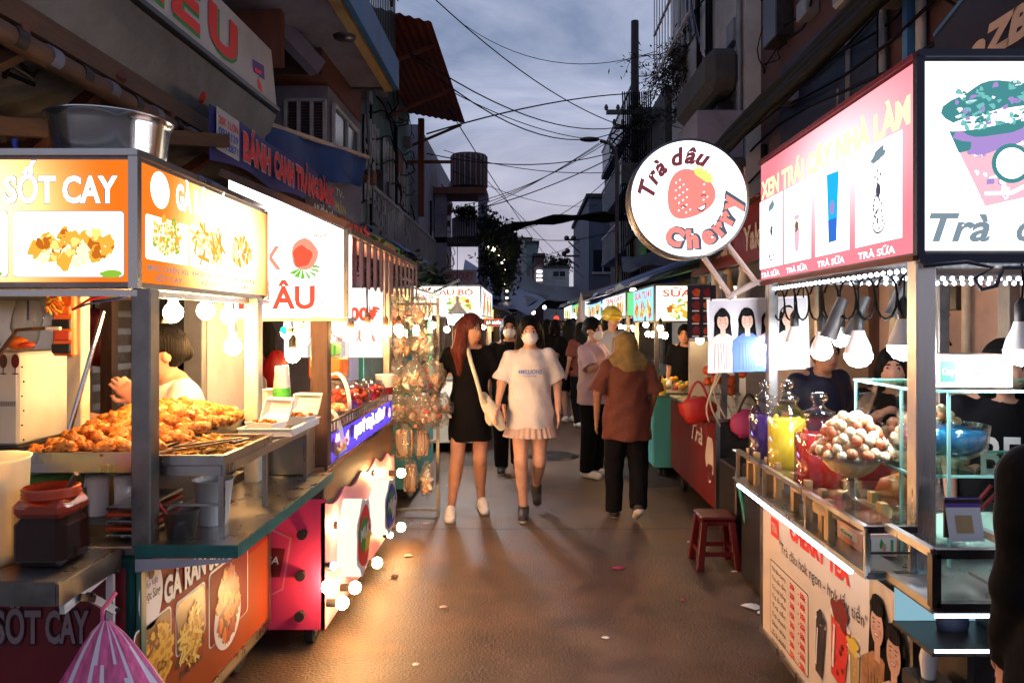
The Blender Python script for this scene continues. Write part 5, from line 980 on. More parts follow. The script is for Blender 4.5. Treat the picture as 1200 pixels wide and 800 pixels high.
def heap(cx, cy, z0, rad, hh, r, label, group, nm, n=2500, m='fruit'):
    b = MB(); b.ball((0, 0, 0), r, m, n=12, amp=.12, seed=2); b.rod((0, 0, r*.9), (0, 0, r*1.15), r*.12, 'woodbrown', n=6); pr = b.build(nm, label=label, cat='fruit', group=group, at=(0, 0, 0)); c = []
    for i in range(n):
        a = RNG.uniform(0, 6.3); q = rad*math.sqrt(RNG.random()); zz = hh*(1-(q/rad)**2)*RNG.choice((1, 1, .5)); pt = (cx+q*math.cos(a), cy+q*math.sin(a), z0+r*.8+zz)
        if all(sum((pt[j]-o[j])**2 for j in range(3)) > (r*1.55)**2 for o in c): c.append(pt)
    prs = [pr]
    for cc in ('fruitred', 'fruitpale'):
        me = pr.data.copy(); me.materials[0] = MATS[cc]; o = pr.copy(); o.data = me; COL.objects.link(o); prs.append(o)
    for i, pt in enumerate(c): o = prs[i] if i < 3 else copy_tree(prs[i % 3], loc=pt); o.location = pt; o.rotation_euler = (RNG.uniform(-.8, .8), RNG.uniform(-.8, .8), RNG.random()*6); o.scale = (RNG.uniform(.9, 1.12),)*3
heap(x, y, z+.012, .116, .125, .0175, 'small round brown fruit heaped on the glass cake stand', 'round fruits on the cake stand', 'longan_fruit')
b = MB(); b.ball((x, y, z+.02), .09, 'fruit', (1, 1, .8), 16, .1); b.build('fruit_heap', label='inner mass of brown fruit under the loose ones', cat='fruit', kind='stuff')
heap(1.5, 2.75, 1.1, .12, .13, .018, 'small round brown fruit heaped behind the near post', 'round fruits behind the post', 'longan_fruit')
t = T('cake_stand', 'second fruit plate seen through the glass case behind the near post', 'cake stand', (1.5, 2.75, .83)); b = MB(); b.lathe((1.5, 2.75, 1.085), [(.001, 0), (.1, .004), (.15, .022), (.1, .012), (.001, .01)], 'glass', 30); b.build('plate', t); b = MB(); b.lathe((1.5, 2.75, .83), [(.07, 0), (.02, .03), (.02, .22), (.04, .25)], 'glass', 20); b.build('stem', t)
# glass case on the right, boxes of tea, blue bowl
def teabox(x0, x1, y0, y1, z0, z1, label):
    t = T('tea_box', label, 'box', ((x0+x1)/2, (y0+y1)/2, z0)); b = MB(); M('boxpink', (.82, .5, .42), .5); M('boxgreen', (.03, .22, .12), .5); M('peach', (.8, .3, .2), .5); b.box(x0, x1, y0, y1, z0, z1, 'boxpink', .002); b.build('carton', t); b = MB(); F = Fr((x0, y0-.001, z0)); Lx, Lz = x1-x0, z1-z0
    b.rect(F, Lx*.08, Lz*.15, Lx*.95, Lz*.85, 'boxlight', .001); b.rrect(F, Lx*.06, Lz*.18, Lx*.26, Lz*.82, 'boxgreen', .002, .006); b.text(F, Lx*.08, Lz*.4, Lz*.22, 'Cozy', 'textwhite', .003, w=Lx*.16, bold=.02)
    b.ell(F, Lx*.55, Lz*.55, Lx*.06, Lz*.2, 'green', .002, 16, .3); b.ell(F, Lx*.62, Lz*.42, Lx*.06, Lz*.18, 'peach', .003, 16); b.rect(F, Lx*.8, Lz*.25, Lx*.88, Lz*.75, 'sodagreen', .002)
    F = Fr((x0-.001, y1, z0), (0, -1, 0), (0, 0, 1)); Ly = y1-y0; b.rrect(F, Ly*.15, Lz*.45, Ly*.85, Lz*.85, 'boxlight', .001, .004); b.ell(F, Ly*.5, Lz*.3, Ly*.2, Lz*.14, 'peach', .002, 14, .2); b.text(F, Ly*.2, Lz*.55, Lz*.16, 'Cozy', 'boxgreen', .003, w=Ly*.5, bold=.02)
    F = Fr((x0, y0, z1+.001)); F = Fr((x0, y0, z1+.001), (1, 0, 0), (0, 1, 0)); b.ell(F, Lx*.5, (y1-y0)*.5, Lx*.2, (y1-y0)*.25, 'boxgreen', .001, 24); b.build('print', t)
M('boxlight', (.85, .75, .68), .5)
gx0, gx1, gy0, gy1 = 1.02, 1.62, 2.06, 2.5
t = T('glass_case', 'two level glass case with green edges on the tea cart', 'glass case', (1.35, 2.4, .83))
def gsheet(nm, x0, x1, y0, y1, z):
    b = MB(); b.box(x0, x1, y0, y1, z, z+.006, 'glassgreen'); M('glassedge', (.3, .62, .54), .2) if 'glassedge' not in MATS else None
    e = .004
    b.box(x0-e, x1+e, y0-e, y0-.0005, z-.001, z+.007, 'glassedge'); b.box(x0-e, x0-.0005, y0, y1, z-.001, z+.007, 'glassedge'); b.box(x0-e, x1+e, y1+.0005, y1+e, z-.001, z+.007, 'glassedge'); b.build(nm, t)
pc = W(1112, 445, 2.18)
gsheet('shelf', 1.16, 1.9, 2.18, 2.62, 1.345); gsheet('shelf', 1.16, 1.9, 2.2, 2.62, 1.09)
b = MB()
for x, y in ((1.163, 2.62), (1.245, 2.186), (1.163, 2.3)): b.box(x-.004, x+.004, y-.004, y+.004, .83, 1.345, 'glassedge')
b.box(1.16, 1.163, 2.2, 2.62, .83, 1.345, 'glass'); b.build('side_pane', t)
teabox(1.235, 1.47, 2.24, 2.38, 1.353, 1.453, 'pale pink tea carton on top of the glass case'); teabox(1.03, 1.14, 2.28, 2.46, .83, .9, 'pale pink tea carton standing on the tea cart counter')
t = T('glass_bowl', 'shallow glass bowl of bright blue drink inside the glass case', 'bowl', (1.4, 2.42, 1.1)); b = MB(); c = (1.36, 2.42, 1.1); b.lathe(c, [(.06, 0), (.075, .01), (.125, .04), (.135, .12), (.13, .12), (.12, .045), (.001, .02)], 'glass', 32); b.build('body', t); b = MB(); b.lathe((c[0], c[1], c[2]+.03), [(.09, 0), (.118, .02), (.126, .075), (.001, .075)], 'liquidblue', 32); b.build('drink', t)
b = MB(); M('icecream', (.6, .66, .58), .6, bump=.5, bs=40); b.ball((1.42, 2.4, .86), .16, 'icecream', (1.1, .8, .45), 20, .3); b.build('crushed_ice', label='mound of pale crushed ice in the lower glass case', cat='ice', kind='stuff')
b = MB(); b.ball((1.24, 2.5, .98), .06, 'orange', n=14, amp=.3); b.build('orange_slice', label='orange fruit slice beside the ice in the glass case', cat='fruit'); b = MB(); b.rod((1.35, 2.3, .93), (1.43, 2.28, 1.05), .006, 'redpaint'); b.rod((1.37, 2.3, .93), (1.46, 2.28, 1.04), .006, 'redpaint'); b.build('straws', label='two red straws stuck in the crushed ice', cat='straws')
b = MB()
for k in range(10): b.tube([(1.16+.008*k+.03*math.cos(a), 2.62+.03*math.sin(a), .87+.004*k) for a in [2*math.pi*i/12 for i in range(13)]], .002, 'cupwhite', 4)
b.build('wire_coil', label='coil of white wire behind the glass case corner', cat='wire')
# photo banner with three women and a man in a cap
t = T('photo_banner', 'white edged photo banner of smiling people behind the LED bulbs', 'banner', (1.1, 3.48, 1.33)); FBn = Fr(W(831, 434, 3.48), (1, 0, .035), (-.035, 0, 1)); b = MB(); wB = .475; hB = .335
E('bannerlit', (.62, .58, .62), .35); M('bannerprint', (.62, .58, .6), .6); b.rect(FBn, 0, 0, wB, hB, 'textwhite', 0); b.rect(FBn, .0, .0, wB, hB, 'textwhite', -.004); b.rect(FBn, .01, .01, wB-.01, hB-.01, 'bannerprint', .001); b.build('sheet', t); b = MB()
for k, (u, v, s_, sh_, cp) in enumerate(((.07, .235, .13, 'skirtbeige', None), (.185, .235, .13, 'blueshirt', None), (.285, .225, .11, 'lilac', None), (.375, .24, .13, 'teewhite', 'plasterbeige'))): portrait(b, FBn, u, v, s_, sh_, d=.004+.0004*k, cap=cp)
b.build('print', t)
for u in (.02, wB-.02): b = MB(); b.rod(FBn.p(u, hB-.01, .002), FBn.p(u, hB+.08, .002), .003, 'wire'); b.build('string', t)
# round sign on two poles
cS = Vector((.727, 3.38, H_+143/F_*3.38)); rS = .272; nS = Vector((0, -1, 0))
t = T('round_sign', 'round glowing cherry tea sign on two poles above the cart corner', 'sign', (1.0, 3.38, 1.7)); A = Matrix(((1, 0, 0), (0, 0, 1), (0, 1, 0))).transposed()
FRS = Fr(cS+Vector((0, -.052, 0))); b = MB(); b.open_lathe(cS, [(rS-.02, .05), (rS, .05), (rS, -.05), (rS-.02, -.05)], 'steel_dull', 64, A); n = 64
b.add([cS+Vector((rS*math.cos(2*math.pi*i/n), .048, rS*math.sin(2*math.pi*i/n))) for i in range(n)], [tuple(range(n))], 'white'); b.build('rim', t)
b = MB(); E('strawred', (1, .3, .26), .92); E('cherryred', (1, .32, .28), .9); E('outline_blue', (.16, .22, .3), .55); E('maroontext', (.3, .06, .08), .6)
b.ell(FRS, 0, 0, rS-.012, rS-.012, 'whiteface', .0, 64); P_ = rS/69
def arc(s_, px, py, ang, cap, m_, out=None):
    """one letter each, centred on the circle"""
rr = 52*P_
def letters(word, r_, a0, a1, cap, m_, out=None, flip=False, shear=0., ws=None):
    n_ = len(word); ws = ws or [1]*n_; tot = sum(ws); acc = 0
    for ch, w_ in zip(word, ws):
        a = a0+(a1-a0)*(acc+w_/2)/tot; acc += w_
        if ch == ' ': continue
        rot = a+math.pi/2 if flip else a-math.pi/2; c = Vector((r_*math.cos(a), r_*math.sin(a))); L_ = txt(ch, .045, shear)[2]*cap/.73; ca, sa = math.cos(rot), math.sin(rot)
        x, y = -L_/2, (-cap*.42); b.text(FRS, c.x+x*ca-y*sa, c.y+x*sa+y*ca, cap, ch, m_, .004, bold=.05 if out else .03, shear=shear, a=rot, out=out, ow=.04)
letters('Trà', .19, R(176), R(126), .075, 'maroontext', shear=.3, ws=[1.3, .8, 1]); letters('dâu', .19, R(114), R(62), .075, 'maroontext', shear=.3)
letters('Cherry', .186, R(234), R(364), .078, 'cherryred', out='outline_blue', flip=True, ws=[1.35, 1.1, 1, .85, .85, 1.1])
G = FRS.rot(-.002, .012, R(-35))
pts = []
for i in range(40):
    a = 2*math.pi*i/40; r_ = .1*(1+.1*math.cos(a*2)); x_ = .112*math.sin(a)*(1-.22*math.cos(a+math.pi)); y_ = .115*math.cos(a); pts.append((x_*(.86+.2*(y_/.115)*.5+.07), y_))
b.fp(G, pts, 'strawred', .003)
for i in range(7): a = R(30+20*i); b.fp(G, [(-.03, .095), (.03, .095), (.085*math.cos(a), .1+.05*math.sin(a))], 'art_lime', .004)
for i in range(26):
    u = (i*.37 % 1-.5)*.17; v = (i*.61 % 1-.5)*.17; 
    if u*u+v*v < .0075: b.ell(G, u, v, .003, .0045, 'whiteface', .0045, 8)
for s_ in (-1, 1): b.stroke(FRS, [(.01+s_*.035+.012*math.cos(a)+(.02 if s_ > 0 else -.0), -.02+s_*.025+.012*math.sin(a)) for a in [R(20+20*k) for k in range(8)]], .004, 'maroontext', .0055)
b.fp(FRS, [(.035, -.045), (.075, -.02), (.072, -.045), (.06, -.058), (.045, -.057)], 'maroontext', .0055); b.fp(FRS, [(.04, -.045), (.07, -.028), (.067, -.044), (.055, -.052)], 'whiteface', .006)
for r_, a0, a1 in ((.222, 28, 55), (.212, 30, 52), (.222, 200, 228), (.212, 202, 226), (.222, 140, 175)): b.stroke(FRS, [(r_*math.cos(R(a0+(a1-a0)*k/8)), r_*math.sin(R(a0+(a1-a0)*k/8))) for k in range(9)], .0025, 'outline_blue', .004)
b.build('face', t)
for a_, c_ in ((W(822, 298, 3.4), W(858, 350, 3.4)), (W(850, 284, 3.4), W(886, 331, 3.4))): b = MB(); b.rod(a_, c_, .013, 'plasterbeige'); b.build('pole', t)
b = MB(); b.rod(W(852, 348, 3.4), W(888, 330, 3.4), .014, 'plasterbeige'); b.rod(W(886, 331, 3.4), (1.12, 3.4, 1.735), .014, 'plasterbeige'); b.build('bracket', t)
# ============ red cart and the rest of the right side ============
t = T('food_cart', 'dark red closed cart behind the red stool', 'food cart', (1.7, 6.1, 0)); XQ, YQ, YR_ = 1.355, 5.27, 7.0
b = MB(); b.box(XQ+.005, 2.0, YQ+.005, YR_, .2, .84, 'steel_dark', .006); b.build('body', t)
FQ_ = Fr((XQ, YR_, .2), (0, -1, 0), (0, 0, 1)); b = MB(); b.rect(FQ_, 0, 0, YR_-YQ, .62, 'redpaint', .0)
u, v_ = PF(FQ_, 832, 540); b.ell(FQ_, u, v_+.02, .12, .17, 'menuboard', .003, 26, .15); b.ell(FQ_, u, v_-.08, .1, .06, 'redpaint', .004, 20, .3); b.text(FQ_, u-.62, v_+.08, .14, 'Trà', 'menuboard', .004, w=.4, shear=.3); b.build('side_panel', t, label='dark red side with a pale flower emblem')
b = MB(); b.box(XQ-.01, 2.02, YQ-.01, YR_+.01, .84, .865, 'steel', .004); b.bar((XQ, YQ, .2), (XQ, YQ, .84), .03, .03, 'steel'); b.build('counter', t)
for x in (1.45, 1.9):
    for y in (YQ+.15, YR_-.15): wheel(t, x, y, .09)
b = MB(); b.bar((1.42, YQ+.08, .865), (1.42, YQ+.08, 1.9), .04, .04, 'steel_dull'); b.build('post', t)
for a_, m_, nm, lb in ((( 818, 480, 5.5), 'bagred', 'handbag', 'bright red bag lying on the red cart'), ((878, 497, 5.15), 'bagpink', 'handbag', 'magenta bag hanging behind the dark purple jar')):
    p = W(*a_); t = T(nm, lb, 'bag', (p.x, p.y, p.z-.12)); b = MB(); b.ball((p.x, p.y, p.z), .13, m_, (1, .5, .75), 16, .35, seed=p.x); b.build('body', t); b = MB(); b.tube([(p.x-.08+.16*i/8, p.y, p.z+.07+.14*math.sin(math.pi*i/8)) for i in range(9)], .009, m_ if m_ == 'bagred' else 'black'); b.build('handle', t)
b = MB(); 
for k in range(5): b.tube([W(838+4*k+10*math.sin(i*.5+k), 395+9*i+k*5, 5.2+.05*k) for i in range(12)], .007, 'cream', 5)
b.build('loose_cable', label='pale cables dangling in loops over the red cart', cat='cable')
p = W(845, 440, 5.3)
for k in range(12): b = MB(); b.ball((p.x+RNG.gauss(0, .08), 5.35, p.z+RNG.gauss(0, .08)), .035, 'printwing', (1, .6, 1), n=8, amp=.5, seed=k); b.build('snack_packet', label='dark red packet hanging over the red cart', cat='snack packet', group='dark red packets over the red cart')
t = T('menu_board', 'dark navy and red menu board behind the photo banner', 'menu board', W(823, 395, 5.6)); FMb = Fr(W(806, 396, 5.6)); w_ = 33*5.6/F_; h_ = 62*5.6/F_; b = MB(); b.rect(FMb, 0, 0, w_, h_, 'navy'); b.rect(FMb, 0, 0, w_, h_, 'navy', -.02)
for r_ in range(4):
    for c_ in range(2): b.ell(FMb, w_*(.3+.4*c_), h_*(.14+.24*r_), w_*.15, h_*.08, 'printwing' if (r_+c_) % 2 else 'redpaint', .002, 14, .2); b.rect(FMb, w_*(.15+.4*c_), h_*(.02+.24*r_), w_*(.4+.4*c_), h_*(.045+.24*r_), 'textwhite', .002)
b.build('board', t)
b = MB(); E('lit_post', (1, .75, .3), .9); b.box(*sorted((W(808, 0, 5.9).x, W(830, 0, 5.9).x)), 5.9, 5.94, W(0, 470, 5.9).z, W(0, 400, 5.9).z, 'cream'); b.build('yellow_board', label='yellow lit board standing behind the red bag', cat='board'); bulb(W(820, 398, 5.75).x, 5.75, W(820, 398, 5.75).z, 1.75, 'warm bulb over the yellow board behind the photo banner', 'warm bulbs on the right side', 'lamp_far')
stall('teal footed stall with blue and white light box right of the old woman', 1.25, 2.1, 7.3, 8.7, .86, 1.55, 1.93, 'teal', 'art_blue', 'art_pale', letters='SỮA TƯƠI', goods='fries', seed=21, canopy='bluetarp', bm='glow_warm_soft')
stall('stall with small grey fruit board under the blue tarp on the right', 1.25, 2.2, 9.4, 12, .9, 1.62, 1.95, 'steel_dark', 'art_cool', 'art_green', goods='green', seed=22, canopy='bluetarp', letters='TRÁI CÂY', bm='glow_cool_soft')
stall('third stall on the right with cool tube lights', 1.3, 2.4, 13, 16, .9, 1.65, 1.98, 'teal', 'art_blue', 'art_cool', seed=23, canopy='bluetarp', bm='glow_cool_soft')
stall('fourth stall on the right, far, green sign', 1.3, 2.4, 17, 21, .9, 1.7, 2.05, 'redpaint', 'art_green', 'art_cool', seed=24, canopy='bluetarp')
stall('farthest stall on the right of the street', 1.35, 2.6, 22.5, 27, .9, 1.7, 2.1, 'steel_dark', 'art_pale', 'art_blue', seed=25, canopy='bluetarp')
t = T('mustard_bottle', 'yellow squeeze bottle on the teal footed stall', 'bottle', W(776, 455, 7.35)); p = W(776, 463, 7.2); b = MB(); b.lathe(p, [(.035, 0), (.038, .1), (.012, .14), (.006, .19), (.001, .19)], 'yellow', 16); b.build('body', t)
# stool
def stool(x, y, m, label, h=.33, s=.112):
    t = T('plastic_stool', label, 'stool', (x, y, 0)); b = MB(); b.box(x-s, x+s, y-s, y+s, h-.022, h, m, .008); b.box(x-s+.02, x+s-.02, y-s+.02, y+s-.02, h-.06, h-.023, m, .004); b.build('seat', t)
    for sx in (-1, 1):
        for sy in (-1, 1): b = MB(); b.bar((x+sx*(s+.01), y+sy*(s+.01), 0), (x+sx*(s-.025), y+sy*(s-.025), h-.03), .045, .04, m, bev=.006); b.build('leg', t)
    b = MB()
    for sx in (-1, 1): b.bar((x+sx*s, y-s, .1), (x+sx*s, y+s, .1), .015, .03, m); b.bar((x-s, y+sx*s, .1), (x+s, y+sx*s, .1), .015, .03, m)
    b.build('brace', t)
stool(1.2, 4.75, 'stoolred', 'dark red plastic stool standing on the road by the red cart')
b = MB(); b.rod(W(863, 554, 4.5), (W(888, 0, 4.35).x, 4.35, .01), .011, 'greenpole'); b.build('broom_pole', label='thin green pole leaning between the stool and the tea cart', cat='pole')
t = T('storage_crate', 'dark crate printed with blue and green cups behind the green pole', 'crate', (1.5, 4.75, 0)); b = MB(); b.box(1.32, 1.85, 4.7, 5.1, .02, .62, 'steel_dark', .01); b.build('body', t); b = MB(); Fk = Fr((1.32, 4.699, .02)); [b.ell(Fk, .08+.1*k, .5, .04, .05, ('blue', 'green', 'textblue', 'teal', 'white')[k], .002, 14, .3) for k in range(5)]; b.text(Fk, .05, .36, .04, 'SINH TỐ', 'textwhite', .002, w=.4); b.build('print', t)
b = MB(); b.box(1.3, 1.9, 3.75, 4.5, .02, .7, 'steel_dark', .01); b.build('cool_box', label='dark cool box behind the far end of the tea cart', cat='box')
# shops behind the tea cart
t = T('shop_building', 'beige shop wall with pipes behind the tea cart', 'shop', (2.6, 6, 0)); b = MB(); b.box(2.5, 4.5, 2.6, 8.4, 0, 2.55, 'plasterbeige'); b.build('wall', t)
b = MB(); 
for y in (3.4, 3.75, 4.9, 6.2): b.box(2.44, 2.5, y, y+.09, 0, 2.5, 'steel_dull', .005)
b.build('shutter_post', t); b = MB(); b.rod((2.46, 4.15, 0), (2.46, 4.15, 2.5), .022, 'cream'); b.rod((2.47, 4.45, 0), (2.47, 4.45, 2.5), .012, 'wire'); b.build('pipe', t)
b = MB(); b.box(2.46, 2.499, 4.25, 4.37, 1.62, 1.76, 'steel_dark', .004); b.tube([(2.45, 4.3, 1.6), (2.44, 4.35, 1.5), (2.45, 4.28, 1.42)], .008, 'wire'); b.box(2.46, 2.499, 5.5, 5.6, 1.6, 1.68, 'white', .004); b.build('switch_box', t)
b = MB(); b.box(2.42, 2.499, 5.25, 6.1, 0, 2.1, 'woodbrown', .004); b.build('door', t)
t = T('folding_table', 'low steel table behind the tea cart', 'table', (2.1, 3.6, 0)); b = MB(); b.box(1.75, 2.4, 3.75, 4.3, .68, .7, 'steel_dull', .004); b.build('top', t)
for x in (1.8, 2.35):
    for y in (3.8, 4.25): b = MB(); b.bar((x, y, 0), (x, y, .68), .03, .03, 'steel_dull'); b.build('leg', t)

for k in range(8): y = 6.5+.75*k; x = -.98+.055*k; bulb(x, y, 1.50+.03*math.sin(k*2), 1.9, f'{ORD(k)} added warm bulb, counting away, in the row strung past the snack bags', 'added warm bulbs strung past the snack bags', 'glow_far', .032, 'black')  # bulb string added to fill the left middle stalls with more lights
for k in range(5): y = 6.9+.9*k; x = 1.24+.01*k; bulb(x, y, 1.50+.03*math.sin(k*2), 1.8, f'{ORD(k)} added warm bulb, counting away, in the row past the red cart', 'added warm bulbs past the red cart', 'glow_far', .03, 'black')  # shorter row added likewise for denser lights on the right
# ============ left buildings and canopies ============
t = T('shop_house', 'dark shop house with cluttered doorway behind the chicken cart', 'building', (-3.6, 4.2, 0)); b = MB(); b.box(-6, -3.3, 1.2, 7.4, 0, 6.5, 'concrete'); b.build('wall', t)
b = MB(); b.box(-3.299, -3.25, 3.9, 5.3, 0, 2.1, 'steel_dark'); b.build('door', t)
b = MB()
for y in (3.8, 5.35, 6.2): b.box(-3.3, -3.2, y, y+.1, 0, 2.5, 'woodbrown', .004)
for k in range(12): b.bar((-3.24, 5.5, .5+.14*k), (-3.24, 6.2, .5+.14*k), .01, .05, 'tin')
b.build('door_frame', t); b = MB(); b.box(-3.29, -3.23, 2.6, 3.6, .9, 1.9, 'woodlight'); b.box(-3.229, -3.222, 2.7, 3.5, 1.0, 1.8, 'bluepaint'); b.build('notice_board', t)
b = MB()
for k in range(3): b.bar((-2.6+.01*k, 4.6+.7*k, 0), (-2.6, 4.6+.7*k, 2.6), .07, .07, ('woodbrown', 'steel_dull', 'concretedark')[k])
b.bar((-2.6, 4.3, 1.9), (-2.6, 6.3, 1.9), .03, .04, 'woodbrown'); b.build('canopy_post', label='row of timber props under the canopy behind the chicken cart', cat='props')
for k, (px, py, Y, m_, lb) in enumerate(((33, 375, 4.4, 'bagplastic', 'clear bag hanging on the wall left of the power box'), (110, 395, 4.6, 'maroon', 'maroon cloth bag hanging behind the vendor'), (95, 470, 4.4, 'steel_dull', 'grey steel bottle behind the chicken heap'), (85, 405, 4.4, 'green', 'green cloth hanging beside the orange power box'), (232, 400, 4.8, 'woodbrown', 'brown coat hanging in the dark shop behind the bulbs'), (310, 395, 5.2, 'dressblack', 'black backpack hanging in the shop right of the far post'), (322, 440, 5, 'redpaint', 'red cloth hanging behind the white cup stack'))):
    p = W(px, py, Y); b = MB(); b.ball(p, .16, m_, (.55, .35, 1.1) if k != 2 else (.25, .25, 1), 14, .3, seed=k*3); b.rod(p, p+Vector((0, 0, .3)), .006, 'wire'); b.build(('hanging_bag', 'cloth_bag', 'bottle', 'hanging_cloth', 'hanging_coat', 'backpack', 'hanging_cloth')[k], label=lb, cat=('bag', 'bag', 'bottle', 'cloth', 'coat', 'backpack', 'cloth')[k])
for k, (px, y, h) in enumerate(((226, 3.9, 2.0), (262, 4.3, 1.9))): b = MB(); x = W(px, 0, y).x; b.box(x-.05, x+.05, y, y+.5, 0, h, 'tin', .004); b.box(x+.051, x+.055, y+.05, y+.45, .3, h-.2, 'plasterwhite'); b.build('steel_locker', label=('tall grey locker seen between the bulbs of the chicken cart', 'second grey locker just behind the first')[k], cat='locker')
t = T('canopy', 'rusty corrugated canopy on timber beams over the left carts', 'canopy', (-3, 4, 2.5)); b = MB()
b.sheet(lambda u, v: (-2.25-2.2*u, 2.2+6*v, 2.95-.5*u+.012*math.sin(v*190)), 4, 190, 'tin'); b.build('roof_sheet', t)
for a_, c_, w_ in (((-2.25, 2.0, 2.9), (-2.25, 8, 2.9), .09), ((-3.0, 2.0, 2.68), (-3.0, 8, 2.68), .07), ((-3.3, 4.4, 2.3), (-2.2, 4.0, 2.9), .06), ((-3.3, 3.2, 2.2), (-2.25, 3.4, 2.85), .07), ((-3.3, 5.8, 2.3), (-2.2, 5.5, 2.9), .06), ((-3.3, 3.25, 2.62), (-2.2, 3.25, 2.84), .05), ((-3.3, 4.6, 2.62), (-2.2, 4.6, 2.84), .05), ((-2.75, 2.6, 2.3), (-2.0, 4.9, 2.75), .07)):
    b = MB(); b.bar(a_, c_, w_, w_*1.2, 'wood' if w_ > .06 else 'rust'); b.build('beam', t)
b = MB(); b.rod((-2.22, 2.0, 2.78), (-2.22, 7.6, 2.76), .05, 'woodbrown', n=14)
for k in range(22): y = 2.2+k*.24; b.rod((-2.22, y, 2.78), (-2.22, y+.07, 2.78), .054, 'plasterlilac' if k % 2 else 'black', n=14)
b.build('rolled_blind', label='rolled striped blind along the canopy edge over the left carts', cat='blind')
b = MB()
for k in range(26): b.tube([(-2.55+.5*math.sin(k*1.7+i*.8)*.3, 2.5+.12*i+.05*k*.3, 2.86+.13*math.sin(i+k)) for i in range(8)], .012, 'wire' if k % 3 else 'steel_dark', 5)
b.build('cable_tangle', label='dark tangle of cables and rags under the canopy top left', cat='cables', kind='stuff')
# white sign with red letters
t = T('shop_sign', 'weathered white sign with red and green letters top left', 'sign', (-2.1, 4.8, 3.3)); FH = Fr((-2.1, 3.0, 3.28), (0, 1, 0), (0, .012, 1)); b = MB(); Ls = 3.2
b.fp(FH, [(0, 0), (Ls, 0.06), (Ls-.14, .5), (0, .44)], 'banner_white', .0); b.fp(FH, [(0, 0), (Ls, .06), (Ls-.14, .5), (0, .44)], 'banner_white', -.05); b.build('board', t); b = MB()
for s_, x0, x1, yb in (('H', 60, 135, 20), ('I', 170, 190, 5), ('Ế', 200, 236, 45), ('U', 243, 277, 82)):
    u0, v0 = PF(FH, x0, yb); u1, _ = PF(FH, x1, yb); v0 = .1+.018*u0; b.text(FH, u0+.02, v0-.015, .27, s_, 'textgreen', .004, w=u1-u0, bold=.05); b.text(FH, u0, v0, .27, s_, 'textred', .007, w=u1-u0, bold=.035)
u, v_ = PF(FH, 302, 85); b.fp(FH, [(u-.12, v_+.03), (u+.12, v_+.06), (u+.14, v_-.05), (u-.1, v_-.06)], 'textpurple', .004); b.fp(FH, [(u-.09, v_-.02), (u+.08, v_-.0), (u+.06, v_-.035), (u-.08, v_-.05)], 'textred', .006); b.fp(FH, [(u-.02, v_-.08), (u+.06, v_-.1), (u+.1, v_-.16), (u-.0, v_-.15)], 'textred', .005); b.build('lettering', t)
b = MB(); b.bar((-2.1, 3.0, 3.265), (-2.1, 6.2, 3.33), .05, .03, 'steel_dark'); b.quad((-2.12, 2.6, 3.24), (-2.12, 6.25, 3.3), (-2.24, 6.25, 2.97), (-2.24, 2.6, 2.95), 'tin'); b.build('fascia', t)
b = MB(); b.ball(W(232, 112, 5.0), .055, 'bagred', n=14); b.build('red_lantern', label='small red ball lamp hanging under the white sign', cat='lantern')
# purple banner
t = T('fabric_banner', 'purple banner with red Vietnamese words above the strawberry sign', 'banner', (-2.05, 6.5, 2.6)); Y0 = YX(246, -2.05); Y1 = YX(404, -2.05); FPb = Fr((-2.05, Y0, 2.62), (0, 1, 0), (0, 0, 1)); Lb = Y1-Y0; b = MB()
b.sheet(lambda u, v: (-2.05+.02*math.sin(u*14), Y0+Lb*u, 2.60+.015*u+.04*abs(math.sin(u*9))*(1-v)+.36*v+.06*u), 30, 3, 'banner_purple', th=.006); b.build('cloth', t); b = MB()
for s_, x0, x1 in (('BÁNH', 280, 313), ('CANH', 317, 341), ('TRẢNG', 343, 370), ('BÀNG', 371, 388)):
    u0, _ = PF(FPb, x0, 200); u1, _ = PF(FPb, x1, 200); b.text(FPb, u0, .09+.02*u0, .19, s_, 'banner_white', .028, w=u1-u0, bold=.055); b.text(FPb, u0, .09+.02*u0, .19, s_, 'textred', .032, w=u1-u0, bold=.03)
u0, _ = PF(FPb, 249, 200); u1, _ = PF(FPb, 276, 200); b.rect(FPb, u0, .06, u1, .34, 'banner_white', .026)
for k, (s_, m_) in enumerate((('20K 1LON', 'textred'), ('0938129', 'textblue'), ('0912871', 'textblue'))): b.text(FPb, u0+.03, .24-.075*k, .055, s_, m_, .03, w=(u1-u0)*.85)
u0, _ = PF(FPb, 390, 200); u1, _ = PF(FPb, 402, 200); b.text(FPb, u0, .28, .08, 'TV-', 'textwhite', .03, w=(u1-u0)*.8); b.text(FPb, u0, .12, .1, 'MẶN', 'textyellow', .03, w=u1-u0); b.build('lettering', t)
t = T('shop_sign', 'narrow red and green sign strip under the purple banner', 'sign', (-1.5, 6.2, 2.3)); FR_ = Fr((-1.5, 5.1, 2.28), (0, 1, 0), (0, 0, 1)); b = MB(); b.box(-1.53, -1.502, 5.1, 9.0, 2.28, 2.42, 'woodbrown'); b.build('board', t); b = MB(); b.text(FR_, .1, .03, .08, 'NƯỚC SÂM', 'textwhite', .004, w=.6, bold=.03); b.text(FR_, .8, .03, .09, 'CƠM TUYẾT', 'textred', .004, w=1.1, bold=.04); b.rect(FR_, 2.1, .01, 3.8, .13, 'textgreen', .003); b.text(FR_, 2.2, .03, .08, 'HẢI SẢN', 'textred', .006, w=1.2, bold=.03); b.build('lettering', t)
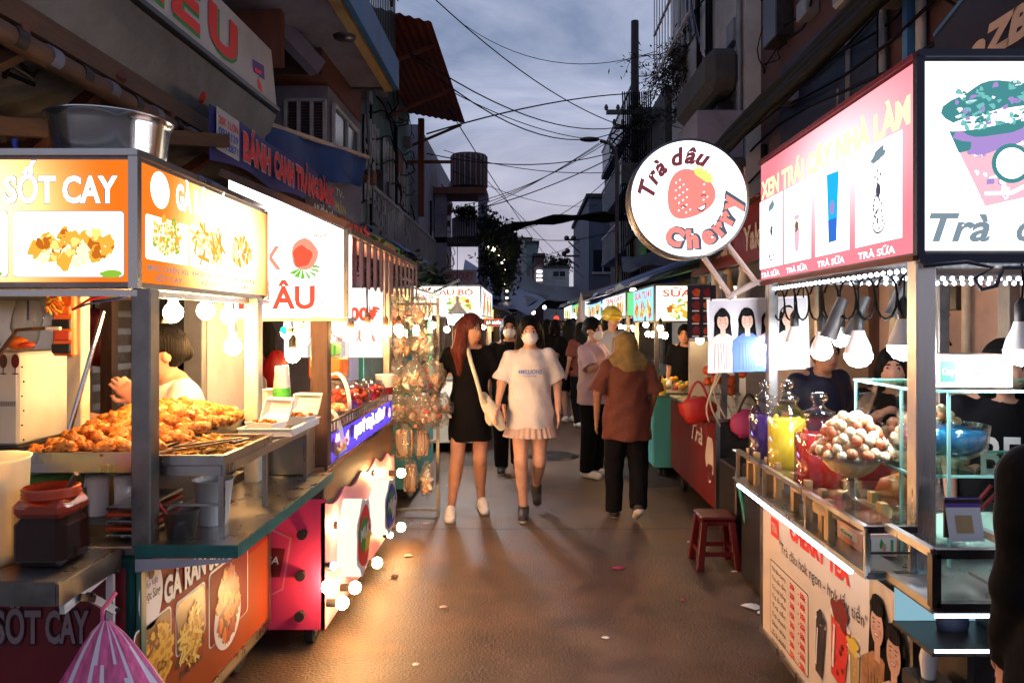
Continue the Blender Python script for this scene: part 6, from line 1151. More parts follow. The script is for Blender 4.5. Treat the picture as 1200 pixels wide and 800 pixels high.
# blue awning
t = T('blue_awning', 'blue canvas awning beside the purple banner', 'awning', (-2.1, 7.4, 2.8)); b = MB()
q = [W(318, 146, 6.3), W(432, 193, 9.0), W(415, 212, 8.2), W(330, 178, 6.2)]
b.sheet(lambda u, v: (Vector((-2.2, 6.2, 3.2)).lerp(Vector((-1.86, 8.6, 3.45)), u)).lerp(Vector((-2.18, 6.2, 2.85)).lerp(Vector((-1.9, 8.5, 3.1)), u), v)+Vector((.03*math.sin(u*12), 0, .02*math.sin(u*9)*v)), 16, 5, 'bluetarp', th=.01); b.build('cloth', t); b = MB(); b.bar((-2.19, 6.2, 3.22), (-1.85, 8.6, 3.47), .035, .035, 'plasterbeige'); b.build('pole', t)
b = MB(); b.sheet(lambda u, v: (-2.0+.55*v, 8.9+2.2*u, 2.75-.35*v+.03*math.sin(u*8)), 8, 5, 'bluetarp', th=.01); b.build('blue_tarp', label='sagging blue tarp below the railed balcony on the left', cat='tarp')
# corner house with window
t = T('corner_house', 'house with white framed window and blue edged balcony on the left', 'building', (-3.2, 8.2, 0)); b = MB(); b.box(-6, -2.02, 7.5, 9.0, 0, 3.95, 'plasterlilac'); b.box(-6, -2.0, 7.2, 8.9, 3.96, 9, 'rust'); b.box(-3.3, -2.0, 7.19, 7.2, 3.96, 5.2, 'plasterpurple'); b.build('wall', t)
b = MB(); x0, x1 = W(337, 0, 7.5).x, -2.04; z0, z1 = W(0, 168, 7.5).z, W(0, 119, 7.5).z; b.box(x0, x1, 7.47, 7.49, z0, z1, 'windowdark')
for k in range(14): b.box(x0+.02, x1-.02, 7.462, 7.468, z0+.03+k*(z1-z0)/14, z0+.045+k*(z1-z0)/14, 'plasterpurple')
wn = b.build('window', t); b = MB()
for k in range(4): x = x0+(x1-x0)*k/3; b.bar((x, 7.45, z0), (x, 7.45, z1), .035, .03, 'frame_white')
for z in (z0, z1): b.bar((x0, 7.45, z), (x1, 7.45, z), .03, .03, 'frame_white')
b.build('window_frame', wn)
b = MB(); b.box(-2.018, -2.0, 7.6, 8.7, z0, z1, 'windowdark'); wn = b.build('window', t); b = MB()
for y in (7.6, 8.15, 8.7): b.bar((-1.99, y, z0), (-1.99, y, z1), .03, .04, 'frame_white')
for z in (z0, z1): b.bar((-1.99, 7.6, z), (-1.99, 8.7, z), .03, .04, 'frame_white')
b.build('window_frame', wn)
b = MB(); b.box(-2.9, -1.52, 5.3, 8.4, 4.22, 4.4, 'plasterlilac'); b.box(-1.518, -1.46, 5.3, 8.42, 4.19, 4.52, 'bluepaint', .004); b.box(-2.2, -1.52, 8.402, 8.45, 4.2, 4.4, 'concretedark'); b.box(-1.62, -1.53, 5.3, 8.4, 4.17, 4.218, 'woodlight'); b.build('balcony', t)
b = MB()
for k in range(34): y = 5.4+k*.09; b.bar((-1.5, y, 4.53), (-1.5, y, 5.6), .012, .012, 'black')
b.bar((-1.5, 5.3, 5.6), (-1.5, 8.4, 5.6), .03, .03, 'black'); b.build('railing', t)
b = MB(); b.lathe(W(404, 47, 6.3), [(.001, 0), (.09, .01), (.1, .03), (.02, .05)], 'steel_dark', 16); b.build('ceiling_lamp', t)
b = MB(); b.box(-3.4, -2.1, 6.3, 6.4, 3.75, 5.2, 'rust'); b.bar((-3.3, 5.2, 5.3), (-1.98, 7.0, 3.95), .12, .16, 'plasterlilac')
for k in range(14): b.bar((-2.95+.05*k, 6.9, 4.45), (-2.95+.05*k, 6.9, 5.6), .012, .012, 'steel_dark')
b.build('grille', t)
clutter(t, -2.0, 7.6, 8.9, 4.7, 7, 1, 5, 8)
t = T('teal_house', 'worn teal house with railed balcony on the left', 'building', (-3.2, 11, 0)); b = MB(); b.box(-6, -2.1, 9.02, 13.2, 0, 5.3, 'plasterteal'); b.build('wall', t)
for y0 in (9.4, 10.6, 11.8): b = MB(); b.box(-2.098, -2.07, y0, y0+.75, 3.1, 4.2, 'windowdark'); wn = b.build('window', t); b = MB(); [b.bar((-2.05, y0+q*.75/3, 3.1), (-2.05, y0+q*.75/3, 4.2), .03, .03, 'frame_white') for q in range(4)]; b.build('window_frame', wn)
b = MB(); b.box(-2.09, -1.6, 8.6, 13.1, 2.22, 2.34, 'concretedark', .01); b.build('balcony', t); b = MB()
for k in range(46): y = 7.8+k*.115; b.bar((-1.62, y, 2.35), (-1.62, y, 2.98), .012, .012, 'tin')
for z in (2.4, 2.98): b.bar((-1.62, 7.8, z), (-1.62, 13.0, z), .03, .03, 'tin')
b.build('railing', t)
b = MB(); [b.tube([(-2.03+.03*math.sin(i+k), 9+.35*i+.1*k, 3.0+.28*k+.15*math.sin(i*.9+k)) for i in range(12)], .012, 'wire') for k in range(6)]; b.tube([(-1.95, 8.9, 4.5), (-1.9, 8.9, 3.6), (-1.95, 8.95, 2.6)], .02, 'tin'); b.build('facade_cable', label='loose black cables draped across the teal house wall', cat='cables')
clutter(t, -2.1, 9.1, 13.1, 2.5, 5.2, 1, 8, 5)
t = T('rust_awning', 'rust red sheet awning jutting over the street on the left', 'awning', (-1.6, 10.7, 5)); b = MB(); b.sheet(lambda u, v: (-2.15+1.05*u, 8.5+4.6*v, 5.28-.28*u*(1-v*.3)+.01*math.sin(u*60)), 60, 6, 'rustred', th=.01); b.build('sheet', t)
for y in (9.2, 11, 12.9): b = MB(); b.bar((-2.1, y, 4.6), (-1.15, y, 5.0), .04, .04, 'rust'); b.build('brace', t)
b = MB(); b.bar((-1.85, 12.9, 3.4), (-1.85, 12.9, 5.1), .1, .1, 'rust'); b.bar((-2.1, 12.9, 4.35), (-1.3, 12.9, 4.35), .05, .05, 'rust'); b.build('post', t)
t = T('lilac_house', 'pale lilac house with a round striped balcony tower on the left', 'building', (-3, 16, 0)); b = MB(); b.box(-7, -2.05, 14.0, 20, 0, 5.3, 'plasterlilac'); b.build('wall', t)
b = MB(); c = (-1.3, 16.5, 0); b.lathe((*c[:2], 4.52), [(.3, 0), (.39, .02), (.39, .75), (.3, .77)], 'concretedark', 40); b.lathe((*c[:2], 3.42), [(.36, 0), (.36, .45)], 'concretedark', 30)
for k in range(40): a = 2*math.pi*k/40; b.bar((c[0]+.4*math.cos(a), c[1]+.4*math.sin(a), 4.56), (c[0]+.4*math.cos(a), c[1]+.4*math.sin(a), 5.24), .028, .028, 'plasterlilac' if k % 2 else 'rust'); b.bar((c[0]+.37*math.cos(a), c[1]+.37*math.sin(a), 3.44), (c[0]+.37*math.cos(a), c[1]+.37*math.sin(a), 3.86), .025, .025, 'plasterlilac')
b.box(-2.04, -.9, 16.1, 17.2, 4.36, 4.5, 'rust'); b.bar((-.98, 16.3, 0), (-.98, 16.3, 4.4), .2, .2, 'plasterlilac'); b.bar((-1.9, 16.3, 0), (-1.9, 16.3, 4.4), .25, .2, 'plasterlilac'); b.box(-2.04, -.88, 16.2, 17.1, 3.3, 3.42, 'concretedark'); b.build('balcony_tower', t)
clutter(t, -2.05, 14, 20, 2.5, 5, 1, 5, 3)
# near-left messy roofs over the carts
for k, (y0, z, x, m_) in enumerate(((6.6, 2.35, -1.45, 'rust'), (8.4, 2.3, -1.35, 'woodbrown'), (10.5, 2.3, -1.3, 'tin'))):
    t = T('patched_roof', ('rusty patched roof just beyond the striped valance', 'brown timber roof with foliage over the left stalls', 'grey tin roof farther over the left stalls')[k], 'roof', (x, y0, z)); b = MB()
    b.sheet(lambda u, v: (x-1.6*v+.0, y0-.6+2.4*u, z-.25+.5*v+.02*math.sin(u*40)), 40, 3, m_, th=.02); b.build('roof_sheet', t); b = MB(); r_ = random.Random(k)
    for q in range(160): p = Vector((x+r_.uniform(-.15, .25), y0-.6+2.4*r_.random(), z-.2+r_.gauss(0, .1))); a = r_.uniform(0, 6.3); d = Vector((math.cos(a), math.sin(a), r_.uniform(-.8, .8)))*.045; e = d.cross(Vector((r_.random(), r_.random(), r_.random()))).normalized()*.022; b.add([p-d, p+e, p+d, p-e], [(0, 1, 2, 3)], 'leaf')
    b.build('creeper', t)
t = T('shop_sign', 'grey board with faded letters behind the white light boxes, left', 'sign', (-.8, 9.9, 1.98)); b = MB(); p = W(522, 352, 9.9); FG = Fr((W(520, 0, 12).x, 12, W(0, 342, 12).z)); b.box(W(520, 0, 12).x, W(558, 0, 12).x, 12.005, 12.05, W(0, 342, 12).z, W(0, 316, 12).z, 'plasterlilac'); b.build('board', t); b = MB(); b.text(FG, .03, .2, .12, 'KHO QUẸT', 'maroon', .004, w=.45); b.text(FG, .03, .05, .1, 'CƠM', 'bluepaint', .004, w=.4); b.build('lettering', t)
# blue tarp roofs in the middle distance
def tarp(label, pts, m='bluetarp', sag=.12, cat='tarp'):
    a, b_, c, d = [W(*p) for p in pts]; b = MB(); b.sheet(lambda u, v: a.lerp(b_, u).lerp(d.lerp(c, u), v)-Vector((0, 0, sag*math.sin(math.pi*u)*math.sin(math.pi*v)+.03*math.sin(u*13+v*5))), 12, 6, m, th=.012)
    return b.build('tarp_roof', label=label, cat=cat)
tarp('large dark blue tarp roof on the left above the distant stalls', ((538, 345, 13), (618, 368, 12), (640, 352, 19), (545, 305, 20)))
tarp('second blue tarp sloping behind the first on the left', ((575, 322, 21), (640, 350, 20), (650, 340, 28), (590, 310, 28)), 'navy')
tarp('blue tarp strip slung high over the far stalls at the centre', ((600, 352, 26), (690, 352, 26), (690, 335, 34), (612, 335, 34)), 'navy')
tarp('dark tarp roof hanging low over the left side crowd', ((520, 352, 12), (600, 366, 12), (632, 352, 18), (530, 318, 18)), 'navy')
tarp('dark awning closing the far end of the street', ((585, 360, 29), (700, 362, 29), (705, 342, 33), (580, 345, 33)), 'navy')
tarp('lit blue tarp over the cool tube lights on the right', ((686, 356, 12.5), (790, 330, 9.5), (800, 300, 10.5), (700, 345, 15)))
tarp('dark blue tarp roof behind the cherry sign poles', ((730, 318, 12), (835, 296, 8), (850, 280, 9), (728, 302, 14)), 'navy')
b = MB(); b.bar(W(680, 352, 12.4), W(838, 306, 7.9), .06, .06, 'steel_dark'); b.bar(W(684, 345, 12.8), W(842, 300, 8.2), .04, .04, 'tin'); b.build('awning_rail', label='long dark awning rail over the right hand stalls', cat='rail')
for k, (px, py, Y) in enumerate(((712, 357, 11.5), (724, 354, 11))): b = MB(); b.rod(W(px-6, py+1, Y), W(px+6, py-2, Y+.3), .02, 'led_white'); b.build('tube_light', label=('left tube light under the lit blue tarp', 'right tube light under the lit blue tarp')[k], cat='tube light')
b = MB(); p = W(742, 341, 9.6); b.ball(p, .045, 'lamp_far_white', n=12); b.rod(p, p+Vector((0, 0, .1)), .02, 'black'); b.build('flood_lamp', label='bright round lamp under the blue tarp left of the small grey board', cat='lamp')
# far things
def block(name, label, x0, x1, y0, y1, h, m, wins=(), cat='building', lit=()):
    t = T(name, label, cat, ((x0+x1)/2, y0, 0)); b = MB(); b.box(x0, x1, y0, y1, 0, h, m); b.build('wall', t); b = MB(); b.box(x0-.1, x1+.1, y0-.1, y1, h+.003, h+.15, 'concretedark'); b.build('roof', t)
    for k, (u, z, w_, hh) in enumerate(wins): b = MB(); x = x0+(x1-x0)*u; b.box(x, x+w_, y0-.03, y0-.005, z, z+hh, 'lit_window' if k in lit else 'windowdark'); wn = b.build('window', t); b = MB(); b.box(x-.05, x+w_+.05, y0-.07, y0-.032, z-.08, z, 'frame_white'); b.bar((x+w_/2, y0-.05, z), (x+w_/2, y0-.05, z+hh), .05, .03, 'frame_white'); b.build('window_frame', wn)
    return t
block('town_house', 'pale blue white house with a teal panel far down the street', W(598, 0, 45).x, W(622, 0, 45).x, 45, 50, W(0, 281, 45).z, 'plasterwhite', ((.15, 2, .5, 1), (.1, 4.2, .5, .8)))
block('town_house', 'teal fronted house touching the pale blue one', W(617, 0, 44).x, W(630, 0, 44).x, 44, 50, W(0, 285, 44).z, 'plasterteal', ((.2, 4, .3, .7),))
block('town_house', 'low white house with a dark window at the street end', W(636, 0, 50).x, W(667, 0, 50).x, 50, 56, W(0, 314, 50).z, 'plasterwhite', ((.4, W(0, 324, 50).z, .8, .35),))
block('town_house', 'tall narrow dark house left of the pale blue house', W(570, 0, 38).x, W(600, 0, 38).x, 38, 44, 3.4, 'concretedark')
block('town_house', 'dark house right of the street end with lit strips', W(626, 0, 40).x, W(637, 0, 40).x, 40, 44, W(0, 300, 40).z, 'plasterpurple')
b = MB()
for py in (318, 323, 328): b.bar(W(629, py, 39.9), W(635, py, 39.9), .06, .09, 'led_white')
b.build('shop_light', label='three short lit strips on a far shop front', cat='lights')
for k, (px, py) in enumerate(((592, 315), (593, 322), (591, 334), (594, 341), (594, 349), (588, 308), (578, 292), (572, 290), (585, 299), (592, 305))): b = MB(); p = W(px, py, 14.5); b.ball(p, .022 if k != 6 else .045, 'lamp_far', n=8); b.build('tree_light', label='small warm fairy light hanging in the dark left tree', cat='light', group='fairy lights in the left tree')
def leafy(name, label, c, r, n, m, size=.1, trunk=None, seed=3, pot=False):
    t = T(name, label, 'tree', (c[0], c[1], 0)); r_ = random.Random(seed); b = MB(); cl = [(Vector(c)+Vector((r_.uniform(-1, 1)*r[0]*.7, r_.uniform(-1, 1)*r[1]*.7, r_.uniform(-1, 1)*r[2]*.7)), r_.uniform(.25, .5)) for _ in range(14)]
    for i in range(n):
        cc, q = cl[i % 14]; p = cc+Vector((r_.gauss(0, 1)*r[0], r_.gauss(0, 1)*r[1], r_.gauss(0, 1)*r[2]))*q*.6; d = Vector((r_.gauss(0, 1), r_.gauss(0, 1), r_.gauss(0, 1))).normalized()*size; e = d.cross(Vector((r_.random(), r_.random(), 1))).normalized()*size*.45; b.add([p-d, p+e, p+d, p-e], [(0, 1, 2, 3)], m)
    b.build('crown', t); b = MB(); g0 = trunk or (c[0], c[1], 0); zm = c[2]-r[2]*1.2 if pot else c[2]*.5
    if pot: g0 = (c[0], c[1], c[2]-r[2]*1.5)
    b.tube([g0, (c[0], c[1], zm), c], .02 if pot else .12, 'bark', 8, .4)
    for cc, q in cl[:7]: b.tube([(c[0], c[1], zm+(0 if pot else c[2]*.05)), (Vector(c)+cc)/2-Vector((0, 0, r[2]*.2)), cc], .008 if pot else .045, 'bark', 5, .3)
    b.build('trunk', t); return t
leafy('street_tree', 'dark leafy tree with fairy lights beyond the striped tower', (W(583, 0, 15).x, 15, W(0, 300, 15).z), (.45, .9, .75), 5200, 'leafdark', .06)
leafy('street_tree', 'small dark tree behind the low white house', (W(652, 0, 58).x, 58, W(0, 312, 58).z), (1.2, 1.2, .7), 1500, 'leafdark', .15, seed=5)
leafy('potted_tree', 'little plant on the lower tower balcony', (W(548, 0, 16.1).x, 16.05, W(0, 250, 16.1).z), (.25, .2, .18), 500, 'leafdark', .05, seed=6, pot=True)
leafy('balcony_plant', 'plant spilling over the blue edged balcony at the top', (-1.45, 7.9, 5.6), (.28, .5, .45), 1800, 'leafdark', .05, seed=7, pot=True)
# ============ right side ============
bh = t = T('shop_house', 'dark purple shop house above the tea cart', 'building', (3, 5, 2.56)); b = MB(); b.box(2.4, 6, 2.2, 7.6, 2.56, 8, 'plasterpurple'); b.build('wall', t)
b = MB(); b.box(2.36, 2.4, 5.0, 6.9, 2.9, 3.9, 'navy'); b.bar((2.35, 4.55, 2.6), (2.35, 4.55, 5.5), .06, .06, 'bluepaint'); b.bar((2.35, 4.55, 2.75), (2.3, 6.4, 2.5), .03, .03, 'plasterlilac'); b.build('shutter', t)
b = MB()
for k in range(7): b.tube([(2.36-.02*k, 2.6+.7*i, 3.9-.22*k+.12*math.sin(i*.8+k)) for i in range(9)], .012, 'wire', 5)
b.build('facade_cable', t)
b = MB(); b.box(1.95, 2.39, 4.0, 4.75, 3.55, 4.05, 'tin', .02); b.build('air_conditioner', t); b = MB(); b.box(2.385, 2.4, 3.0, 4.2, 4.2, 5.6, 'woodbrown'); [b.box(2.37, 2.384, 3.0, 4.2, 4.25+.14*k, 4.3+.14*k, 'rust') for k in range(9)]; b.build('louvre', t)
b = MB(); b.sheet(lambda u, v: (2.4-.7*v, 2.8+5.2*u, 2.75-.25*v+.01*math.sin(u*120)), 120, 3, 'rust', th=.01); b.build('shop_awning', label='rusty low awning behind the pink light box', cat='awning')
clutter(bh, 2.4, 2.8, 7.4, 2.7, 6, -1, 9, 10)
t = T('cable_bundle', 'thick black cable bundle running along the right side houses', 'cable', (1.7, 6, 3.1)); b = MB()
for k in range(6): b.tube([(1.70+.03*math.sin(k*2), 2.6+i*.9, 3.16-.02*i+.045*math.cos(k*1.9)+.03*math.sin(i*1.4+k)) for i in range(12)], .035, 'wire', 7)
b.build('cables', t)
t = T('shop_sign', 'dark blue sign with cream letters at the upper right corner', 'sign', (2.0, 2.9, 2.7)); b = MB(); FZ = Fr((2.0, 3.62, 2.62), (0, -1, 0), (0, .05, 1)); b.fp(FZ, [(0, 0), (1.3, 0), (1.3, .75), (0, .36)], 'navy'); b.fp(FZ, [(0, 0), (1.3, 0), (1.3, .75), (0, .36)], 'navy', -.04); b.build('board', t); b = MB(); u0, v0 = PF(FZ, 1138, 66); b.text(FZ, u0, v0-.03, .13, 'aZB', 'plasterbeige', .005, w=.42, bold=.04, shear=.3); b.stroke(FZ, [(0, .34), (1.3, .73)], .02, 'bluepaint', .005); b.build('lettering', t)
t = T('shop_sign', 'maroon shop sign behind the round cherry sign', 'sign', (1.9, 7, 2.1)); FY = Fr((1.9, 8.6, 2.08), (0, -1, 0), (0, 0, 1)); b = MB(); b.box(1.905, 1.95, 5.7, 8.6, 2.08, 2.62, 'maroon'); b.build('board', t); b = MB(); u0, v0 = PF(FY, 872, 280); b.text(FY, u0, .1, .2, 'Yak', 'plasterbeige', .008, w=.5, bold=.03); b.text(FY, u0-1.2, .12, .22, 'Xiên', 'plasterbeige', .008, w=.8, bold=.03); b.build('lettering', t)
for k in range(7): b = MB(); b.lathe((1.75, 6.0+.45*k, 1.7), [(.05, 0), (.06, .1), (.03, .25), (.04, .3), (.001, .32)], 'woodlight' if k % 2 else 'cream', 12); b.build('shelf_jar', label='%s jar from the near end of the shelf under the maroon sign' % ORD(k), cat='jar', group='jars on the shelf under the maroon sign')
b = MB(); b.box(1.65, 1.9, 5.8, 8.9, 1.66, 1.69, 'woodbrown'); b.build('wall_shelf', label='dark shelf of jars under the maroon sign', cat='shelf')
t = T('balcony_house', 'pale house with a bulging dark balcony on the upper right', 'building', (2.8, 9, 0)); b = MB(); b.box(2.25, 6, 7.62, 11.5, 0, 8.5, 'plasterwhite'); b.build('wall', t)
b = MB(); b.box(1.86, 2.24, 7.66, 9.3, 3.98, 4.42, 'concretedark', .09); b.build('balcony', t); b = MB(); b.box(1.75, 2.24, 7.65, 8.6, 3.25, 3.75, 'plasterlilac', .01); b.box(1.7, 2.24, 7.6, 8.65, 3.15, 3.24, 'concretedark', .01); b.build('parapet', t)
b = MB()
for k in range(12): b.bar((1.75, 8.0+.2*k, 4.9), (1.75, 8.0+.2*k, 6.2), .012, .012, 'frame_white')
for z in (4.9, 5.5, 6.2): b.bar((1.75, 8.0, z), (1.75, 10.2, z), .03, .02, 'frame_white')
b.build('railing', t)
for z in (3.0, 5.4): b = MB(); b.box(2.22, 2.248, 9.8, 10.8, z, z+1.1, 'windowdark'); wn = b.build('window', t); b = MB(); [b.bar((2.2, 9.8+.33*q, z), (2.2, 9.8+.33*q, z+1.1), .03, .03, 'frame_white') for q in range(4)]; b.build('window_frame', wn)
clutter(t, 2.25, 7.7, 11.4, 2.7, 8, -1, 10, 9)
M('stripeblue', (.1, .14, .35), .8); M('stripewhite', (.4, .42, .5), .8)
b = MB()
for k in range(10): b.quad((1.75+.06*k, 8.5+.1*k, 6.0-.16*k), (1.81+.06*k, 8.6+.1*k, 5.84-.16*k), (1.86+.06*k, 8.6+.1*k, 4.95-.02*k), (1.8+.06*k, 8.5+.1*k, 5.1-.02*k), 'stripeblue' if k % 2 else 'stripewhite')
b.build('striped_cloth', label='blue and white striped cloth draped on the upper right balcony', cat='cloth')
block('town_house', 'dark blue house with two warm lit windows behind the utility pole', W(746, 0, 24).x, W(800, 0, 24).x, 24, 34, W(0, 135, 24).z, 'plasterblue', ((.12, W(0, 161, 24).z, .5, .28), (.62, W(0, 161, 24).z, .5, .28), (.15, 5.6, .5, .8), (.6, 5.6, .5, .8)), lit=(0, 1))
block('town_house', 'blue house wall between the bare branches and the balcony house', W(812, 0, 14).x, 6, 14, 18, W(0, 112, 14).z, 'plasterblue', ((.1, 4, .6, .8),))
block('town_house', 'grey blue house with slanted roof line left of the cherry sign', W(690, 0, 27).x, W(742, 0, 27).x, 27, 36, W(0, 232, 27).z, 'plasterblue', ((.5, W(0, 262, 27).z, .9, .8), (.1, 3.4, .7, .8), (.6, 3.4, .7, .8)))
block('town_house', 'narrow tall dark slab at the right edge of the street end', W(682, 0, 38).x, W(694, 0, 38).x, 38, 42, W(0, 254, 38).z, 'plasterblue')
t = T('dark_house', 'dark narrow building with balconies behind the cherry sign', 'building', (3.5, 17, 0)); b = MB(); b.box(2.7, 7, 14.5, 24, 0, 6.2, 'concretedark'); b.build('wall', t)
for z in (3.2, 4.6, 5.8): b = MB(); b.box(2.2, 2.69, 15, 22, z, z+.12, 'plasterblue'); b.build('balcony', t); b = MB(); [b.bar((2.22, 15+.25*k, z+.13), (2.22, 15+.25*k, z+.8), .02, .02, 'frame_white') for k in range(28)]; b.bar((2.22, 15, z+.8), (2.22, 22, z+.8), .04, .04, 'frame_white'); b.build('railing', t)
b = MB(); b.box(2.0, 2.06, 12.8, 15, 2.6, 3.25, 'textgreen'); F9 = Fr((1.996, 15, 2.6), (0, -1, 0), (0, 0, 1)); M('signgreen', (.06, .12, .05), .6, var=.4); b.rect(F9, 0, 0, 2.2, .65, 'signgreen', .0); b.ell(F9, 1.0, .35, .3, .2, 'rustred', .003, 20, .3); b.build('painted_board', label='green board with a red shape high behind the blue tarps', cat='sign')
# utility pole
M('polecol', (.02, .02, .022), .8)
YP = 14; xp = W(744, 0, YP).x; t = T('utility_pole', 'tall dark utility pole wrapped in cables right of the street lamp', 'utility pole', (xp, YP, 0)); b = MB(); b.rod((xp, YP, 0), (xp, YP, W(0, 25, YP).z), .1, 'polecol', .072, 14); b.build('post', t)
for z, w_ in ((W(0, 133, YP).z, .55), (W(0, 150, YP).z, .4)): b = MB(); b.bar((xp-w_, YP-.08, z), (xp+w_*.8, YP-.08, z), .07, .08, 'steel_dark'); [b.lathe((xp-w_+k*w_*.4, YP-.08, z+.04), [(.03, 0), (.04, .05), (.02, .1), (.001, .11)], 'steel_dark', 8) for k in range(4)]; b.build('crossarm', t)
b = MB()
for k in range(14): b.tube([(xp-.25+.04*k+.02*math.sin(i), YP-.12, W(0, 110, YP).z-.55*i) for i in range(9)], .014, 'wire', 5)
for k in range(6): b.tube([(xp-.15+.35*math.cos(a+k), YP-.15, 4.6+.1*k+.3*math.sin(a)) for a in [2*math.pi*i/12 for i in range(13)]], .012, 'wire', 5)
b.box(xp-.3, xp+.1, YP-.35, YP-.12, 4.1, 4.5, 'steel_dark', .02); b.build('cable_drop', t)
t = T('street_lamp', 'curved street lamp with unlit head beside the utility pole', 'street lamp', (W(723, 0, 13.5).x, 13.5, 0)); b = MB(); Y = 13.5
b.tube([(W(723, 0, Y).x, Y, 0), W(723, 300, Y), W(723, 190, Y), W(721, 175, Y), W(714, 168, Y), W(703, 165, Y)], .035, 'steel_dark', 8); b.build('post', t); b = MB(); b.ball(W(691, 163.5, Y), .19, 'steel_dark', (1, .5, .24), 16); b.build('lamp_head', t)
t = T('utility_pole', 'distant power pole with two crossarms at the street end', 'utility pole', (W(680, 0, 32).x, 32, 0)); b = MB(); Y = 32; x = W(682, 0, Y).x; b.rod((x, Y, 0), (x, Y, W(0, 262, Y).z), .1, 'steel_dark'); b.build('post', t); b = MB(); b.bar(W(663, 281, Y), W(682, 281, Y), .08, .08, 'steel_dark'); b.bar(W(661, 300, Y), W(682, 300, Y), .08, .08, 'steel_dark'); b.bar(W(666, 283, Y), W(680, 297, Y), .06, .06, 'steel_dark'); b.bar(W(664, 302, Y), W(680, 314, Y), .06, .06, 'steel_dark'); [b.ball(W(px, py, Y), .12, 'steel_dark', n=8) for px, py in ((664, 279), (672, 279), (661, 297), (665, 294))]; b.build('crossarm', t)
# wires
def wirex(label, p0, p1, sag=.3, r=.012, n=14):
    a, c = W(*p0), W(*p1); b = MB(); b.tube([a.lerp(c, i/n)-Vector((0, 0, sag*4*(i/n)*(1-i/n))) for i in range(n+1)], min(r*.75, .011 if p0[2] < 12 else .02), 'wire', 5); b.build('power_cable', label=label, cat='cable', group='cables strung over the street')
for a_ in (('wire falling steeply from the top of the picture to the pole', (505, -5, 10), (737, 150, 14), .25, .012), ('thick cable rising from the teal house to the pole', (500, 157, 9.5), (738, 110, 14), -.1, .02), ('wire from the rust awning curving up to the crossarm', (478, 60, 8.6), (732, 148, 14), .35, .012), ('second wire from the rust awning, just below the first', (480, 64, 8.6), (726, 153, 14), .5, .012), ('wire from the awning corner to the street lamp head', (530, 108, 10.5), (683, 162, 13.5), .1, .01), ('wire dropping from the awning to the distant houses', (526, 128, 11), (640, 300, 30), .1, .012), ('flat wire passing behind the street lamp', (500, 180, 11), (720, 178, 13.6), .2, .012), ('lowest of the three wires fanning left from the street lamp', (545, 252, 15), (702, 168, 13.5), .1, .01), ('middle of the three wires fanning left from the street lamp', (545, 246, 15), (705, 168, 13.5), .12, .01), ('top of the three wires fanning left from the street lamp', (545, 240, 15), (710, 168, 13.5), .14, .01), ('wire from the tower to the pole crossing below the lamp', (560, 245, 15), (730, 178, 14), .1, .014), ('thin wire above the thick black cable', (565, 260, 18), (742, 243, 14), .1, .012), ('thin wire under the thick black cable', (590, 272, 18), (742, 262, 18), .3, .012), ('low thin wire beside the distant power pole', (600, 300, 30), (682, 281, 32), .3, .015), ('lowest thin wire over the low white house', (600, 292, 30), (662, 299, 32), .2, .015), ('wire crossing the sky low from tower to pole', (520, 176, 15), (742, 200, 14), .2, .01), ('steep wire crossing behind the thick black cable', (560, 200, 18), (690, 330, 30), .1, .012), ('high thin wire from the rust awning to the right side branches', (545, 30, 13), (770, 60, 11), .4, .008), ('thin wire crossing from the lilac house to the blue grey house', (530, 200, 15), (700, 240, 27), .3, .01), ('thin wire looping low from tower to far white house', (570, 250, 15), (650, 330, 45), .4, .012), ('thin wire from the lamp post down to the dark tree', (596, 270, 15), (722, 200, 13.5), .25, .009), ('slack wire from the utility pole to the balcony house', (748, 120, 14), (850, 150, 8), .2, .009), ('taut wire from the utility pole to the balcony house', (748, 140, 14), (880, 110, 7.7), .1, .009), ('wire from the far pole to the dark tree', (600, 330, 26), (661, 300, 32), -.2, .015)): wirex(*a_)
t = T('cable_bundle', 'thick black sagging cable crossing the street in the middle', 'cable', (.3, 16, 4)); b = MB()
for k in range(4): a, c = W(585, 268+k, 16), W(745, 252+2*k, 14.1); b.tube([a.lerp(c, i/14)+Vector((.0, .03*k, .12*math.sin(math.pi*i/14)+.03*math.sin(i*1.3+k))) for i in range(15)], .035, 'wire', 6)
b.build('cables', t)
# branches upper right
t = T('bare_tree', 'sparse branches with small leaves against the sky, upper right', 'tree', (2.3, 10.5, 0)); b = MB(); r_ = random.Random(12); lf = MB()
b.tube([(3.0, 11.6, 0), (2.9, 11.6, 4), W(870, 60, 11), W(850, -20, 10.5)], .09, 'bark', 8, .5)
def br(p, d, L, r0, dep):
    q = p+d*L; mid = (p+q)/2+Vector((r_.uniform(-.05, .05), r_.uniform(-.05, .05), r_.uniform(-.03, .06)))*L; b.tube([p, mid, q], r0, 'bark', 5, .6)
    if dep < 3:
        for k in range(15 if dep > 1 else 5): c = p.lerp(q, r_.random())+Vector((r_.gauss(0, .07), r_.gauss(0, .07), r_.gauss(0, .07))); e = Vector((r_.gauss(0, 1), r_.gauss(0, 1), r_.gauss(0, 1))).normalized()*r_.uniform(.025, .05); f = e.orthogonal().normalized()*.016; lf.add([c-e, c+f, c+e, c-f], [(0, 1, 2, 3)], 'leafdark')
    if dep > 0:
        for k in range(4): nd = (d+Vector((r_.gauss(0, .5), r_.gauss(0, .4), r_.gauss(-.05, .5)))).normalized(); br(p.lerp(q, .35+.2*k), nd, L*r_.uniform(.5, .75), r0*.55, dep-1)
